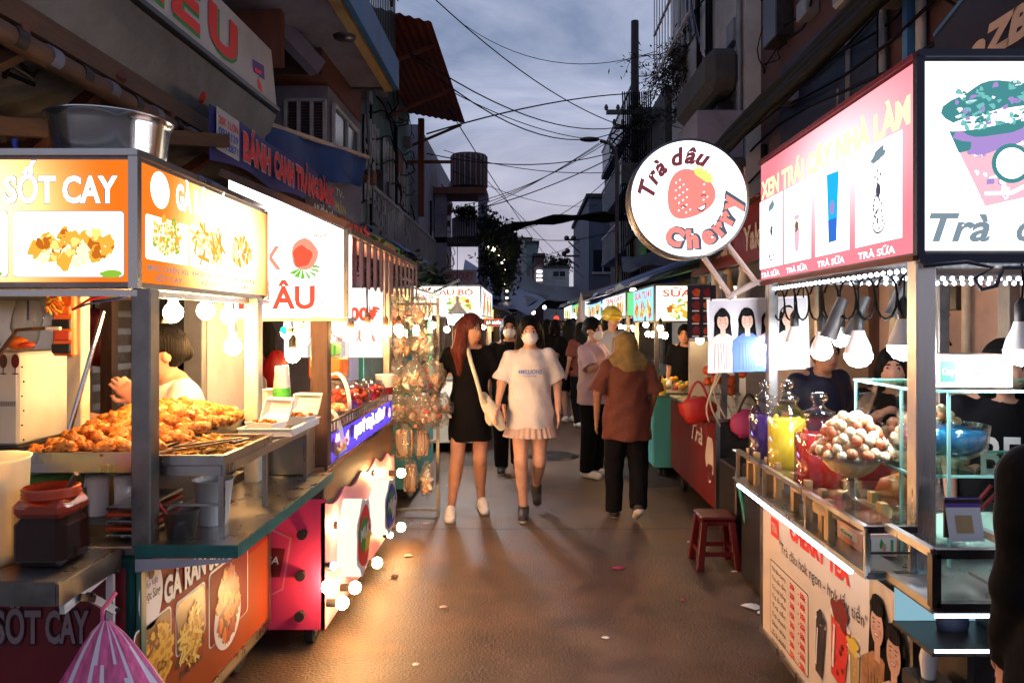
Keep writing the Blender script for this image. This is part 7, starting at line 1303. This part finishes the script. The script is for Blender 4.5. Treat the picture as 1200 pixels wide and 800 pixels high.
for a_, c_ in (((850, -10, 10.5), (768, 135, 11)), ((848, 20, 10.5), (785, 90, 10.5)), ((860, 60, 11), (800, 130, 11)), ((856, 30, 10.6), (765, 85, 10.2)), ((845, -10, 10.4), (830, 60, 10.4))): p, q = W(*a_), W(*c_); br(p, (q-p).normalized(), (q-p).length*.62, .028, 3)
b.build('trunk', t); lf.build('crown', t)
# ============ people ============
def person(label, loc, rz=0., H=1.6, J=None, skin='skin', res=.0075, top=None, legs='bare', hair=None, mask=False, shoes='white', face=True, extra=None, group=None, headturn=0., hem=.80, sleeve=.2, topm='teewhite', legm='trousers', wide=1., scarf=None, hands=True, topfn=None, topmats=None):
    """a figure 1.6 units tall facing -y, scaled to H"""
    t = T('person', label, 'person', loc, group); t.rotation_euler.z = rz; t.scale = (H/1.6,)*3; WL[t.name] = Vector((0, 0, 0)); k = wide
    j = dict(head=(0, -.005, 1.475), neck=(0, .012, 1.345), sL=(-.155*k, .012, 1.275), sR=(.155*k, .012, 1.275), eL=(-.2*k, .03, 1.06), eR=(.2*k, .03, 1.06), wL=(-.215*k, -.04, .84), wR=(.215*k, -.04, .84), hL=(-.08, 0, .84), hR=(.08, 0, .84), kL=(-.085, -.015, .46), kR=(.085, -.015, .46), aL=(-.085, .02, .085), aR=(.085, .02, .085), tL=None, tR=None)
    j.update(J or {}); V = {q: np.array(v, float) for q, v in j.items() if v is not None}
    for s_ in 'LR':
        if 't'+s_ not in V: V['t'+s_] = V['a'+s_]+np.array([0, -.135, -.055])
    lo = np.min(list(V.values()), 0)-[.19, .2, .08]; hi = np.max(list(V.values()), 0)+[.19, .2, .2]; lo[2] = min(lo[2], -.03)
    hd = V['head']; ct, st = math.cos(headturn), math.sin(headturn)
    def hp(x, y, z): return (hd[0]+x*ct-y*st, hd[1]+x*st+y*ct, hd[2]+z)
    S = SD(lo, hi, res)
    S.cone((-.055*k, .01, 1.22), (.055*k, .01, 1.22), .1, fy=.72).cone((0, .01, 1.24), (0, .0, 1.02), .12*k, .1, fy=.7).cone((0, 0, 1.02), (0, .005, .88), .1, .13*k, fy=.78).cone((-.06, .0, .86), (.06, .0, .86), .1*k, fy=.85).cone((V['sL'][0]*.88, .012, 1.28), (V['sR'][0]*.88, .012, 1.28), .045).cone((0, .02, 1.335), (V['sL'][0]*.8, .015, 1.285), .04).cone((0, .02, 1.335), (V['sR'][0]*.8, .015, 1.285), .04)
    S.cone(V['neck']-[0, 0, .06], hd-[0, -.01, .06], .05, .045)
    S.ell(hd+[0, .005, .02], (.074, .092, .1)).ell(hp(0, -.03, -.045), (.056, .06, .062), .03).ell(hp(0, -.088, -.022), (.012, .017, .022), .012).ell(hp(0, -.07, -.062), (.026, .02, .012), .01)
    for s_ in (-1, 1): S.ell(hp(s_*.075, .008, -.01), (.012, .022, .032), .006); S.ell(hp(s_*.03, -.094, .008), (.015, .01, .008), .004, 'sub')
    for s_ in 'LR':
        sg = -1 if s_ == 'L' else 1
        S.cone(V['s'+s_], V['e'+s_], .047, .036).cone(V['e'+s_], V['w'+s_], .037, .023)
        d = V['w'+s_]-V['e'+s_]; d /= np.linalg.norm(d); side = np.array([0, 1, 0.])-d*d[1]; side /= np.linalg.norm(side); pn = np.cross(d, side); w0 = V['w'+s_]
        if hands:
            for q in (-1, 0, 1): S.cone(w0+side*.012*q, w0+d*.08+side*.022*q, .016, .013, k=.012)
            for q, L_ in ((-1.5, .06), (-.5, .072), (.5, .07), (1.5, .055)):
                f0 = w0+d*.08+side*.0185*q; f1 = f0+d*L_*.55; f2 = f1+(d*.8-sg*0*pn+np.array([-sg*.35, -.1, 0]))*L_*.5; S.cone(f0, f1, .0095, .0088, k=.004).cone(f1, f2, .0088, .0072, k=.004)
            th = w0+d*.03-side*.02; S.cone(th, th-side*.035+d*.03, .012, .0095, k=.008).cone(th-side*.035+d*.03, th-side*.035+d*.06, .0095, .008, k=.004)
        else: S.cone(w0, w0+d*.11, .026, .018, fy=.7)
        lt = .82 if legs == 'trousers' else 1; S.cone(V['h'+s_], V['k'+s_], .083*k*lt, .051*lt); S.cone(V['k'+s_], V['a'+s_], .05*lt, .031)
        c1 = V['k'+s_]*.82+V['a'+s_]*.18; c2 = V['k'+s_]*.5+V['a'+s_]*.5; S.cone(c1+[0, .014, 0], c2+[0, .012, 0], .049*lt, .038*lt, k=.03)
        S.cone(V['a'+s_]+[0, .02, -.03], V['t'+s_], .033, .025).cone(V['k'+s_]+[0, -.015, .01], V['k'+s_]+[0, -.012, -.02], .038*lt, k=.03)
    def facefn(C):
        idx = np.zeros(len(C), int); x, y, z = C[:, 0]-hd[0], C[:, 1]-hd[1], C[:, 2]-hd[2]; X, Y = x*ct+y*st, -x*st+y*ct
        for s_ in (-1, 1):
            m_ = ((X-s_*.031)/.0135)**2+((z-.008)/.0062)**2 < 1; idx[m_ & (Y < -.05) & (res < .009)] = 1; idx[(((X-s_*.031)/.0075)**2+((z-.008)/.0075)**2 < 1) & (Y < -.05)] = 2; idx[(abs(X-s_*.032) < .019) & (abs(z-.03-.0*X) < .0042) & (Y < -.05)] = 2
        idx[((X/.022)**2+((z+.062)/.008)**2 < 1) & (Y < -.06)] = 3; return idx
    S.build('body', t, [skin, 'eyewhite', 'hairblack', 'lips'], facefn if face else None)
    def leg_sd(r, z1, m_, nm, waist=.98, fl=0., wr=.003):
        Q = SD(lo, hi, res); Q.cone((-.05, 0, .9), (.05, 0, .9), .125*k, fy=.85).cone((0, 0, .98), (0, 0, .9), .115*k, .125*k, fy=.8)
        for s_ in 'LR':
            kn, an = V['k'+s_], V['a'+s_]; Q.cone(V['h'+s_], kn, .1*k, r, k=.03)
            if z1 < .45: e = an*(1-.0)+[0, 0, z1-.085]; n_ = an-kn; Q.cone(kn, e+n_*.08, r, r*(.85+fl), k=.02, cut=(e, n_))
            else: Q.plane((0, 0, z1), (0, 0, -1))
        Q.plane((0, 0, waist), (0, 0, 1)); Q.wrinkle(wr); return Q.build(nm, t, m_)
    if legs == 'trousers': leg_sd(.082, .06, legm, 'trousers')
    if legs == 'shorts': leg_sd(.085, .5, legm, 'shorts')
    if legs == 'skirt':
        b = MB()
        def sk(u, v): a = u*2*math.pi; r = (.135+.075*v)*(1+.045*math.sin(a*26)*v); return (r*math.cos(a)*1.0, r*math.sin(a)*.8, .90-.255*v)
        b.sheet(sk, 208, 8, legm); b.build('skirt', t)
    if top:
        Q = SD(lo, hi, res); lse = top == 'loose'; q = .035 if lse else .018
        Q.cone((-.05*k, .01, 1.19), (.05*k, .01, 1.19), .1+q, fy=.78).cone((0, .01, 1.2), (0, .0, hem), .125*k+q, (.145 if lse else .12)*k+q*1.1, fy=.78).cone((V['sL'][0]*.92, .012, 1.275), (V['sR'][0]*.92, .012, 1.275), .05).cone((0, .02, 1.325), (V['sL'][0]*.85, .015, 1.28), .047).cone((0, .02, 1.325), (V['sR'][0]*.85, .015, 1.28), .047)
        if hem < .75: Q.cone((0, 0, .9), (0, 0, hem-.1), .15*k+q*.6, .16*k+q, fy=.85)
        Q.plane((0, 0, hem), (0, 0, -1))
        Q.ell(hd-[0, -.01, .115], (.066, .062, .05), 0, 'sub')
        for s_ in 'LR':
            a, c = V['s'+s_], V['e'+s_]; d = (c-a)/np.linalg.norm(c-a)
            if sleeve < .3: e = a+d*sleeve; Q.cone(a, e+d*.04, .05+q*.3, .06+q*.85, k=.03, cut=(e, d))
            else: Q.cone(a, c, .06, .05, k=.03); w_ = V['w'+s_]; dd = w_-c; Q.cone(c, w_, .05, .037, k=.015, cut=(w_, dd))
        Q.wrinkle(.007 if lse else .0035); Q.build('dress' if hem < .7 else 'shirt', t, topmats or topm, topfn)
    if hair:
        Q = SD(lo-[.05, .05, 0], hi+[.05, .1, 0], res); hm, style = hair
        Q.ell(hd+[0, .014, .03], (.09, .104, .108), .0)
        if style == 'long':
            for s_ in (-1, 1): Q.cone(hp(s_*.07, .03, .0), hp(s_*.085, .04, -.2), .04, .045, k=.03).cone(hp(s_*.085, .04, -.2), hp(s_*.07, .05, -.3), .045, .015, k=.03)
            Q.cone(hp(0, .07, .0), hp(0, .1, -.26), .08, .06, k=.04, fy=.8)
        if style == 'veryloose':
            for s_ in (-1, 1): Q.cone(hp(s_*.075, .02, .02), hp(s_*.11, .02, -.16), .045, .06, k=.03).cone(hp(s_*.11, .02, -.16), hp(s_*.105, .02, -.34), .06, .02, k=.03)
            Q.cone(hp(0, .07, .0), hp(0, .1, -.3), .095, .08, k=.04, fy=.8)
        if style == 'tied': Q.ell(hp(0, .105, .0), (.034, .034, .038), .02)
        if style == 'tied':
            for s_ in (-1, 1): Q.cone(hp(s_*.09, -.02, -.03), hp(s_*.07, .0, -.12), .042, .05, 0, op='sub')
            Q.cone(hp(0, .05, -.12), hp(0, .12, -.14), .05, .05, 0, op='sub')
        if style == 'bob': Q.cone(hp(-.05, .04, -.02), hp(-.05, .05, -.1), .06, .05).cone(hp(.05, .04, -.02), hp(.05, .05, -.1), .06, .05)
        Q.ell(hp(0, -.105, -.028), (.062, .075, .085), 0, 'sub'); Q.strands(.0022, hd); Q.build('hair', t, hm)
    if scarf:
        Q = SD(lo-[.05, .05, 0], hi+[.05, .1, 0], res); Q.ell(hd+[0, .012, .02], (.098, .112, .118), .0).cone(hp(0, .03, -.03), hp(0, .03, -.12), .09, .1, k=.04).cone(hp(0, .05, -.1), hp(0, .06, -.15), .1, .13, k=.04).cone(hp(-.1, .05, -.13), hp(.1, .05, -.13), .075, .07, k=.05).cone(hp(-.06, .07, -.12), hp(-.13, .09, -.3), .08, .05, k=.04, fy=.7).cone(hp(-.12, .03, -.15), hp(-.17, .02, -.36), .06, .05, k=.04, fy=.7).cone(hp(-.1, -.03, -.2), hp(-.15, -.1, -.42), .05, .04, k=.04, fy=.6)
        Q.ell(hp(0, -.115, -.01), (.06, .08, .085), 0, 'sub'); Q.wrinkle(.003, (30, 20, 22)); Q.build('head_scarf', t, scarf)
    if mask:
        Q = SD(hd-.2, hd+.2, min(res, .006)); Q.ell(hp(0, -.044, -.048), (.061, .06, .056), 0).ell(hp(0, -.082, -.036), (.022, .024, .034), .025); Q.ell(hp(0, .02, -.02), (.09, .07, .12), 0, 'sub'); Q.build('face_mask', t, 'mask')
        b = MB()
        for s_ in (-1, 1): b.tube([hp(s_*.055, -.06, -.025), hp(s_*.07, -.03, -.012), hp(s_*.079, .02, .0)], .002, 'mask', 4); b.tube([hp(s_*.05, -.06, -.075), hp(s_*.068, -.03, -.045), hp(s_*.079, .015, -.02)], .002, 'mask', 4)
        b.build('ear_loop', t)
    if shoes:
        for s_ in 'LR':
            a, f = V['a'+s_], V['t'+s_]; Q = SD(np.minimum(a, f)-.12, np.maximum(a, f)+.12, min(res, .006)); ax = f-a
            if shoes == 'slide': Q.cone(a+[0, .035, -.066], f+[0, -.01, -.012], .036, .042, fy=1).plane(a+[0, 0, -.052], (0, -ax[2]*0, 1)); Q.cone(a*.5+f*.5+[0, 0, .005], f+[0, 0.015, .004], .046, .043, k=.01); m_ = 'shoewhite'; fn = None; mt = ['shoewhite']
            else:
                Q.cone(a+[0, .025, -.035], f+[0, -.01, -.0], .045, .036).cone(a+[0, .01, .0], a+[0, -.03, -.04], .042, .035); Q.plane(a+[0, 0, .012], (0, 0, 1)); mt = ['shoewhite', 'shoewhite'] if shoes == 'white' else [shoes, 'shoewhite']; a_ = a.copy(); fn = lambda C, a=a, f=f: ((C[:, 2] < (a[2]-.062)+(C[:, 1]-a[1])/min(-.01, f[1]-a[1])*(f[2]-a[2]+.055))).astype(int)
            Q.build('shoe', t, mt, fn)
    return t, V
def gp(px, py): Y = (H_*F_)/(py-CY); return Vector(((px-CX)*Y/F_, Y, 0))
M('stripeblue2', (.08, .2, .6), .8)
# woman in the white tee, mid-stride towards us
tw, V = person('masked woman in oversized white tee and pleated skirt walking towards us', (.02, 5.92, 0), 0, 1.6, dict(kL=(-.07, -.1, .46), aL=(-.05, -.04, .085), tL=(-.055, -.18, .03), kR=(.075, -.02, .45), aR=(.055, .22, .2), tR=(.06, .13, .09), eR=(.22, .05, 1.07), wR=(.225, -.06, .86), eL=(-.225, .0, 1.07), wL=(-.255, -.13, .88)), 'skinpale', .0065, 'loose', 'skirt', ('hairblack', 'long'), True, 'shoeblack', hem=.72, sleeve=.2, topm='teewhite', legm='skirtbeige')
# lettering on the tee
b = MB(); FTt = Fr((-.085, -.142, 1.155), (1, 0, 0), (0, -.12, 1)); 
def curved_text(b, s_, z, w_, cap, m_):
    vs, fs, L = txt(s_, .02); kx = w_/L; k = cap/.73
    b.add([(x*kx-w_/2, -.1445+.55*(x*kx-w_/2)**2*1.6+(z+y*k-1.2)*.0, z+y*k) for x, y in vs], fs, m_)
curved_text(b, '4MILLIONS', 1.15, .19, .034, 'stripeblue2'); curved_text(b, 'POSITIVE', 1.128, .1, .01, 'stripeblue2'); b.build('shirt_print', tw)
# woman in black dress
person('woman with long red-brown hair in a black dress and white slides', (-.46, 5.95, 0), R(8), 1.63, dict(kL=(-.105, -.08, .46), aL=(-.15, -.03, .085), tL=(-.165, -.15, .03), kR=(.075, -.03, .46), aR=(.1, .16, .095), tR=(.115, .03, .045), eL=(-.245, .08, 1.07), wL=(-.33, .06, .86), eR=(.225, .0, 1.06), wR=(.245, -.15, .88), head=(.005, -.02, 1.465)), 'skin', .0065, 'fit', 'bare', ('hairred', 'veryloose'), False, 'slide', hem=.60, sleeve=.9, topm='dressblack', headturn=R(42))
t = T('shoulder_bag', 'cream canvas sling bag worn across the black dress', 'bag', (-.3, 5.8, .75)); b = MB(); y = 5.76
b.tube([(-.47, 5.85, 1.34), (-.44, 5.775, 1.24), (-.4, y, 1.12), (-.36, y-.02, .98), (-.31, y+.0, .9)], .017, 'canvas', 10, .9); b.build('strap', t); b = MB()
b.sheet(lambda u, v: (-.345+.14*v-.06*math.sin(u*math.pi)*0+(.035+.03*math.sin(v*math.pi))*math.cos(u*6.283), y+.01+.035*math.sin(u*6.283)*(.4+math.sin(v*math.pi)), .98-.24*v+.03*math.sin(u*6.283)), 20, 12, 'canvas'); b.ball((-.285, y+.01, .83), .065, 'canvas', (.75, .45, 1.25), 16, .15); b.build('body', t)
# old woman from the back
person('old woman seen from behind in brown shirt, black trousers and yellow headscarf', (.785, 5.85, 0), R(183), 1.5, dict(kL=(-.1, -.01, .45), aL=(-.06, .2, .17), tL=(-.06, .11, .06), kR=(.1, -.05, .46), aR=(.1, -.04, .085), eL=(-.23, .02, 1.07), wL=(-.22, -.1, .87), eR=(.25, .03, 1.07), wR=(.25, -.03, .85), head=(0, -.04, 1.44)), 'skindark', .007, 'loose', 'trousers', None, False, 'shoeblack', hem=.68, sleeve=.22, topm='shirtbrown', scarf='scarf', wide=1.12, face=False)
# lilac tee woman
person('masked woman in lilac tee and black trousers raising a hand to her face', (.66, 7.45, 0), R(52), 1.6, dict(eR=(.19, -.12, 1.08), wR=(.1, -.2, 1.28), eL=(-.19, -.1, 1.1), wL=(-.08, -.24, 1.2)), 'skinpale', .008, 'loose', 'trousers', ('hairblack', 'tied'), True, 'white', hem=.74, sleeve=.2, topm='lilac')
# vendor
tv, _ = person('vendor in white tee behind the heaped fried chicken, one hand raised', (-1.58, 3.3, 0), R(-52), 1.55, dict(eR=(.22, -.06, 1.1), wR=(.3, -.2, 1.27), eL=(-.3, -.22, 1.12), wL=(-.32, -.42, 1.2), head=(0, -.05, 1.46)), 'skin', .0075, 'loose', 'trousers', ('hairblack', 'tied'), False, 'shoeblack', hem=.78, sleeve=.18, topm='teewhite')
b = MB(); b.rod(W(77, 520, 2.75), W(121, 365, 2.85), .009, 'chrome'); b.build('metal_rod', label='long shiny rod slanting left of the steel post', cat='rod')
# dark figure close by at the right edge
b_, _ = person('person in black with long dark hair close by at the right edge', (1.14, 1.42, 0), R(170), 1.56, dict(eL=(-.19, -.05, 1.06), wL=(-.14, -.22, .95), eR=(.175, -.02, 1.05), wR=(.15, -.12, .86), head=(-.03, -.05, 1.455)), 'skin', .009, 'loose', 'trousers', ('hairblack', 'veryloose'), False, 'shoeblack', hem=.7, sleeve=.9, topm='dressblack', wide=1.1, face=False)
# seated behind the tea cart
sit = dict(kL=(-.1, -.42, .5), kR=(.1, -.42, .5), hL=(-.08, 0, .5), hR=(.08, 0, .5), aL=(-.1, -.42, .09), aR=(.1, -.42, .09))
def seated(label, loc, rz, topm, hair='bob', skin='skin', J=None, dz=.0, sl=.2, tall=1.6):
    J2 = dict(kL=(-.1, -.02, .46), kR=(.1, -.02, .46), head=(0, -.06, 1.45)); J2.update(J or {})
    return person(label, loc, rz, tall, J2, skin, .0095, 'loose', 'trousers', ('hairblack', hair), False, 'shoeblack', hem=.75, sleeve=sl, topm=topm, hands=False)
seated('customer in black shirt looking at a phone behind the tea cart', (1.95, 3.95, 0), R(-25), 'dressblack', J=dict(eL=(-.2, -.1, 1.1), wL=(-.08, -.28, 1.2), eR=(.2, -.1, 1.1), wR=(.06, -.28, 1.2)), tall=1.44)
tb, _ = seated('customer in black tee with big white letters behind the tea box', (1.98, 3.1, 0), R(-10), 'dressblack', J=dict(eR=(.24, -.05, 1.1), wR=(.12, -.24, 1.0)), tall=1.5)
b = MB(); curved_text(b, 'BEA', 1.0, .26, .17, 'textwhite'); b.build('shirt_print', tb)
for p_ in b.v[:0]: pass
seated('dark haired helper standing behind the drink jars', (1.78, 4.5, 0), R(10), 'navy', 'tied', tall=1.5)
seated('vendor with dark hair inside the teal footed stall', (1.9, 8.9, 0), R(-20), 'dressblack', 'tied', tall=1.55)
# crowd beyond
crowd = [ # px, Y, height, facing, top, topmat, legs, legmat, hair, label
 (597, 7.7, 1.62, 0, 'loose', 'dressblack', 'trousers', 'trousers', 'bob', 'man in black with a mask just behind the two women'),
 (667, 11.5, 1.6, 190, 'loose', 'dressblack', 'shorts', 'dressblack', 'long', 'woman in black top and shorts with pale bare legs, centre'),
 (651, 12.5, 1.6, 160, 'loose', 'dressblack', 'trousers', 'denim', 'bob', 'person in black and dark jeans left of the bare legged woman'),
 (681, 11.0, 1.55, 200, 'loose', 'rustred', 'trousers', 'trousers', 'long', 'person in rust top beside the bare legged woman'),
 (717, 9.3, 1.72, 15, 'loose', 'greyshirt', 'trousers', 'trousers', 'bob', 'person with yellow helmet behind the lilac tee woman'),
 (606, 10.5, 1.58, 5, 'loose', 'redshirt', 'trousers', 'trousers', 'bob', 'person in red shirt and mask far behind the white tee woman'),
 (641, 15, 1.62, 180, 'loose', 'dressblack', 'trousers', 'trousers', 'long', 'dark dressed walker seen from behind far down the street, left one'),
 (655, 17, 1.6, 0, 'loose', 'blueshirt', 'trousers', 'denim', 'bob', 'walker in blue shirt far down the street'),
 (672, 16, 1.65, 180, 'loose', 'dressblack', 'trousers', 'trousers', 'tied', 'dark dressed walker far down the street with tied hair'),
 (628, 18, 1.62, 0, 'loose', 'greyshirt', 'trousers', 'denim', 'bob', 'walker in grey tee far down the street'),
 (690, 15, 1.58, 170, 'loose', 'greyshirt', 'trousers', 'trousers', 'bob', 'far walker in grey beside the right hand stalls'),
 (600, 14, 1.6, 0, 'loose', 'teewhite', 'trousers', 'denim', 'bob', 'far walker in white tee near the left stalls'),
 (586, 16, 1.62, 180, 'loose', 'dressblack', 'trousers', 'trousers', 'bob', 'far dark walker near the left stalls'),
 (645, 22, 1.62, 0, 'loose', 'redshirt', 'trousers', 'denim', 'bob', 'tiny walker in red at the end of the street'),
 (660, 24, 1.62, 0, 'loose', 'teewhite', 'trousers', 'denim', 'bob', 'tiny walker in white at the end of the street'),
 (634, 25, 1.62, 180, 'loose', 'dressblack', 'trousers', 'trousers', 'bob', 'tiny dark walker at the end of the street, left'),
 (676, 23, 1.62, 180, 'loose', 'navy', 'trousers', 'trousers', 'bob', 'tiny walker in navy at the end of the street, right'),
 (616, 22, 1.62, 0, 'loose', 'blueshirt', 'trousers', 'trousers', 'bob', 'tiny walker in blue at the end of the street, far left')]
for px, Y, h, rz, tp, tm, lg, lm, hr_, lb in crowd:
    s_ = random.Random(px); J = dict(kL=(-.08, -.06*s_.choice((1, -1)), .46), aL=(-.08, -.05, .085), aR=(.08, .1, .1), tR=(.08, -.02, .04)); msk = 'mask' in lb
    tt, VV = person(lb, (W(px, 0, Y).x, Y, 0), R(rz), h, J, 'skin', .011 if Y < 13 else .016, tp, lg, ('hairblack', hr_), msk, 'white' if 'bare' in lb else 'shoeblack', hem=.78, sleeve=.2, topm=tm, legm=lm, hands=Y < 10, face=Y < 10)
    if 'helmet' in lb: Q = SD(VV['head']-.25, VV['head']+.25, .01); Q.ell(VV['head']+[0, .01, .05], (.12, .14, .115), 0).plane(VV['head']+[0, 0, .0], (0, .25, -1)).cone(VV['head']+[-.06, -.13, .03], VV['head']+[.06, -.13, .03], .02, fy=1.5); Q.build('helmet', tt, 'helmet')
# far lights above the crowd
for k, (px, py, Y, r, m_, lb) in enumerate(((673, 371, 20, .09, 'lamp_far_white', 'round white lamp glowing above the far crowd'), (689, 379, 14, .05, 'lamp_far', 'warm lamp beside the far right stalls'), (638, 360, 24, .06, 'lamp_far_white', 'small white lamp over the far crowd, centre'), (652, 373, 26, .1, 'art_red', 'red glowing sign dot over the far crowd'), (700, 372, 13, .05, 'lamp_far_white', 'white lamp left of the yellow helmet'), (625, 366, 26, .07, 'lamp_far', 'warm lamp over the far crowd, left'))):
    p = W(px, py, Y); b = MB(); b.ball(p, r, m_, n=10); b.rod(p, p+Vector((0, 0, r*2.5)), .01, 'wire'); b.build('hanging_lamp', label=lb, cat='lamp')
b = MB(); p = W(681, 392, 12); b.lathe((p.x, p.y, .0), [(.03, 0), (.03, 1.4), (.1, 1.45), (.02, 2.0), (.001, 2.05)], 'plasterbeige', 12); b.build('folded_parasol', label='folded pale parasol standing right of the far crowd', cat='parasol')
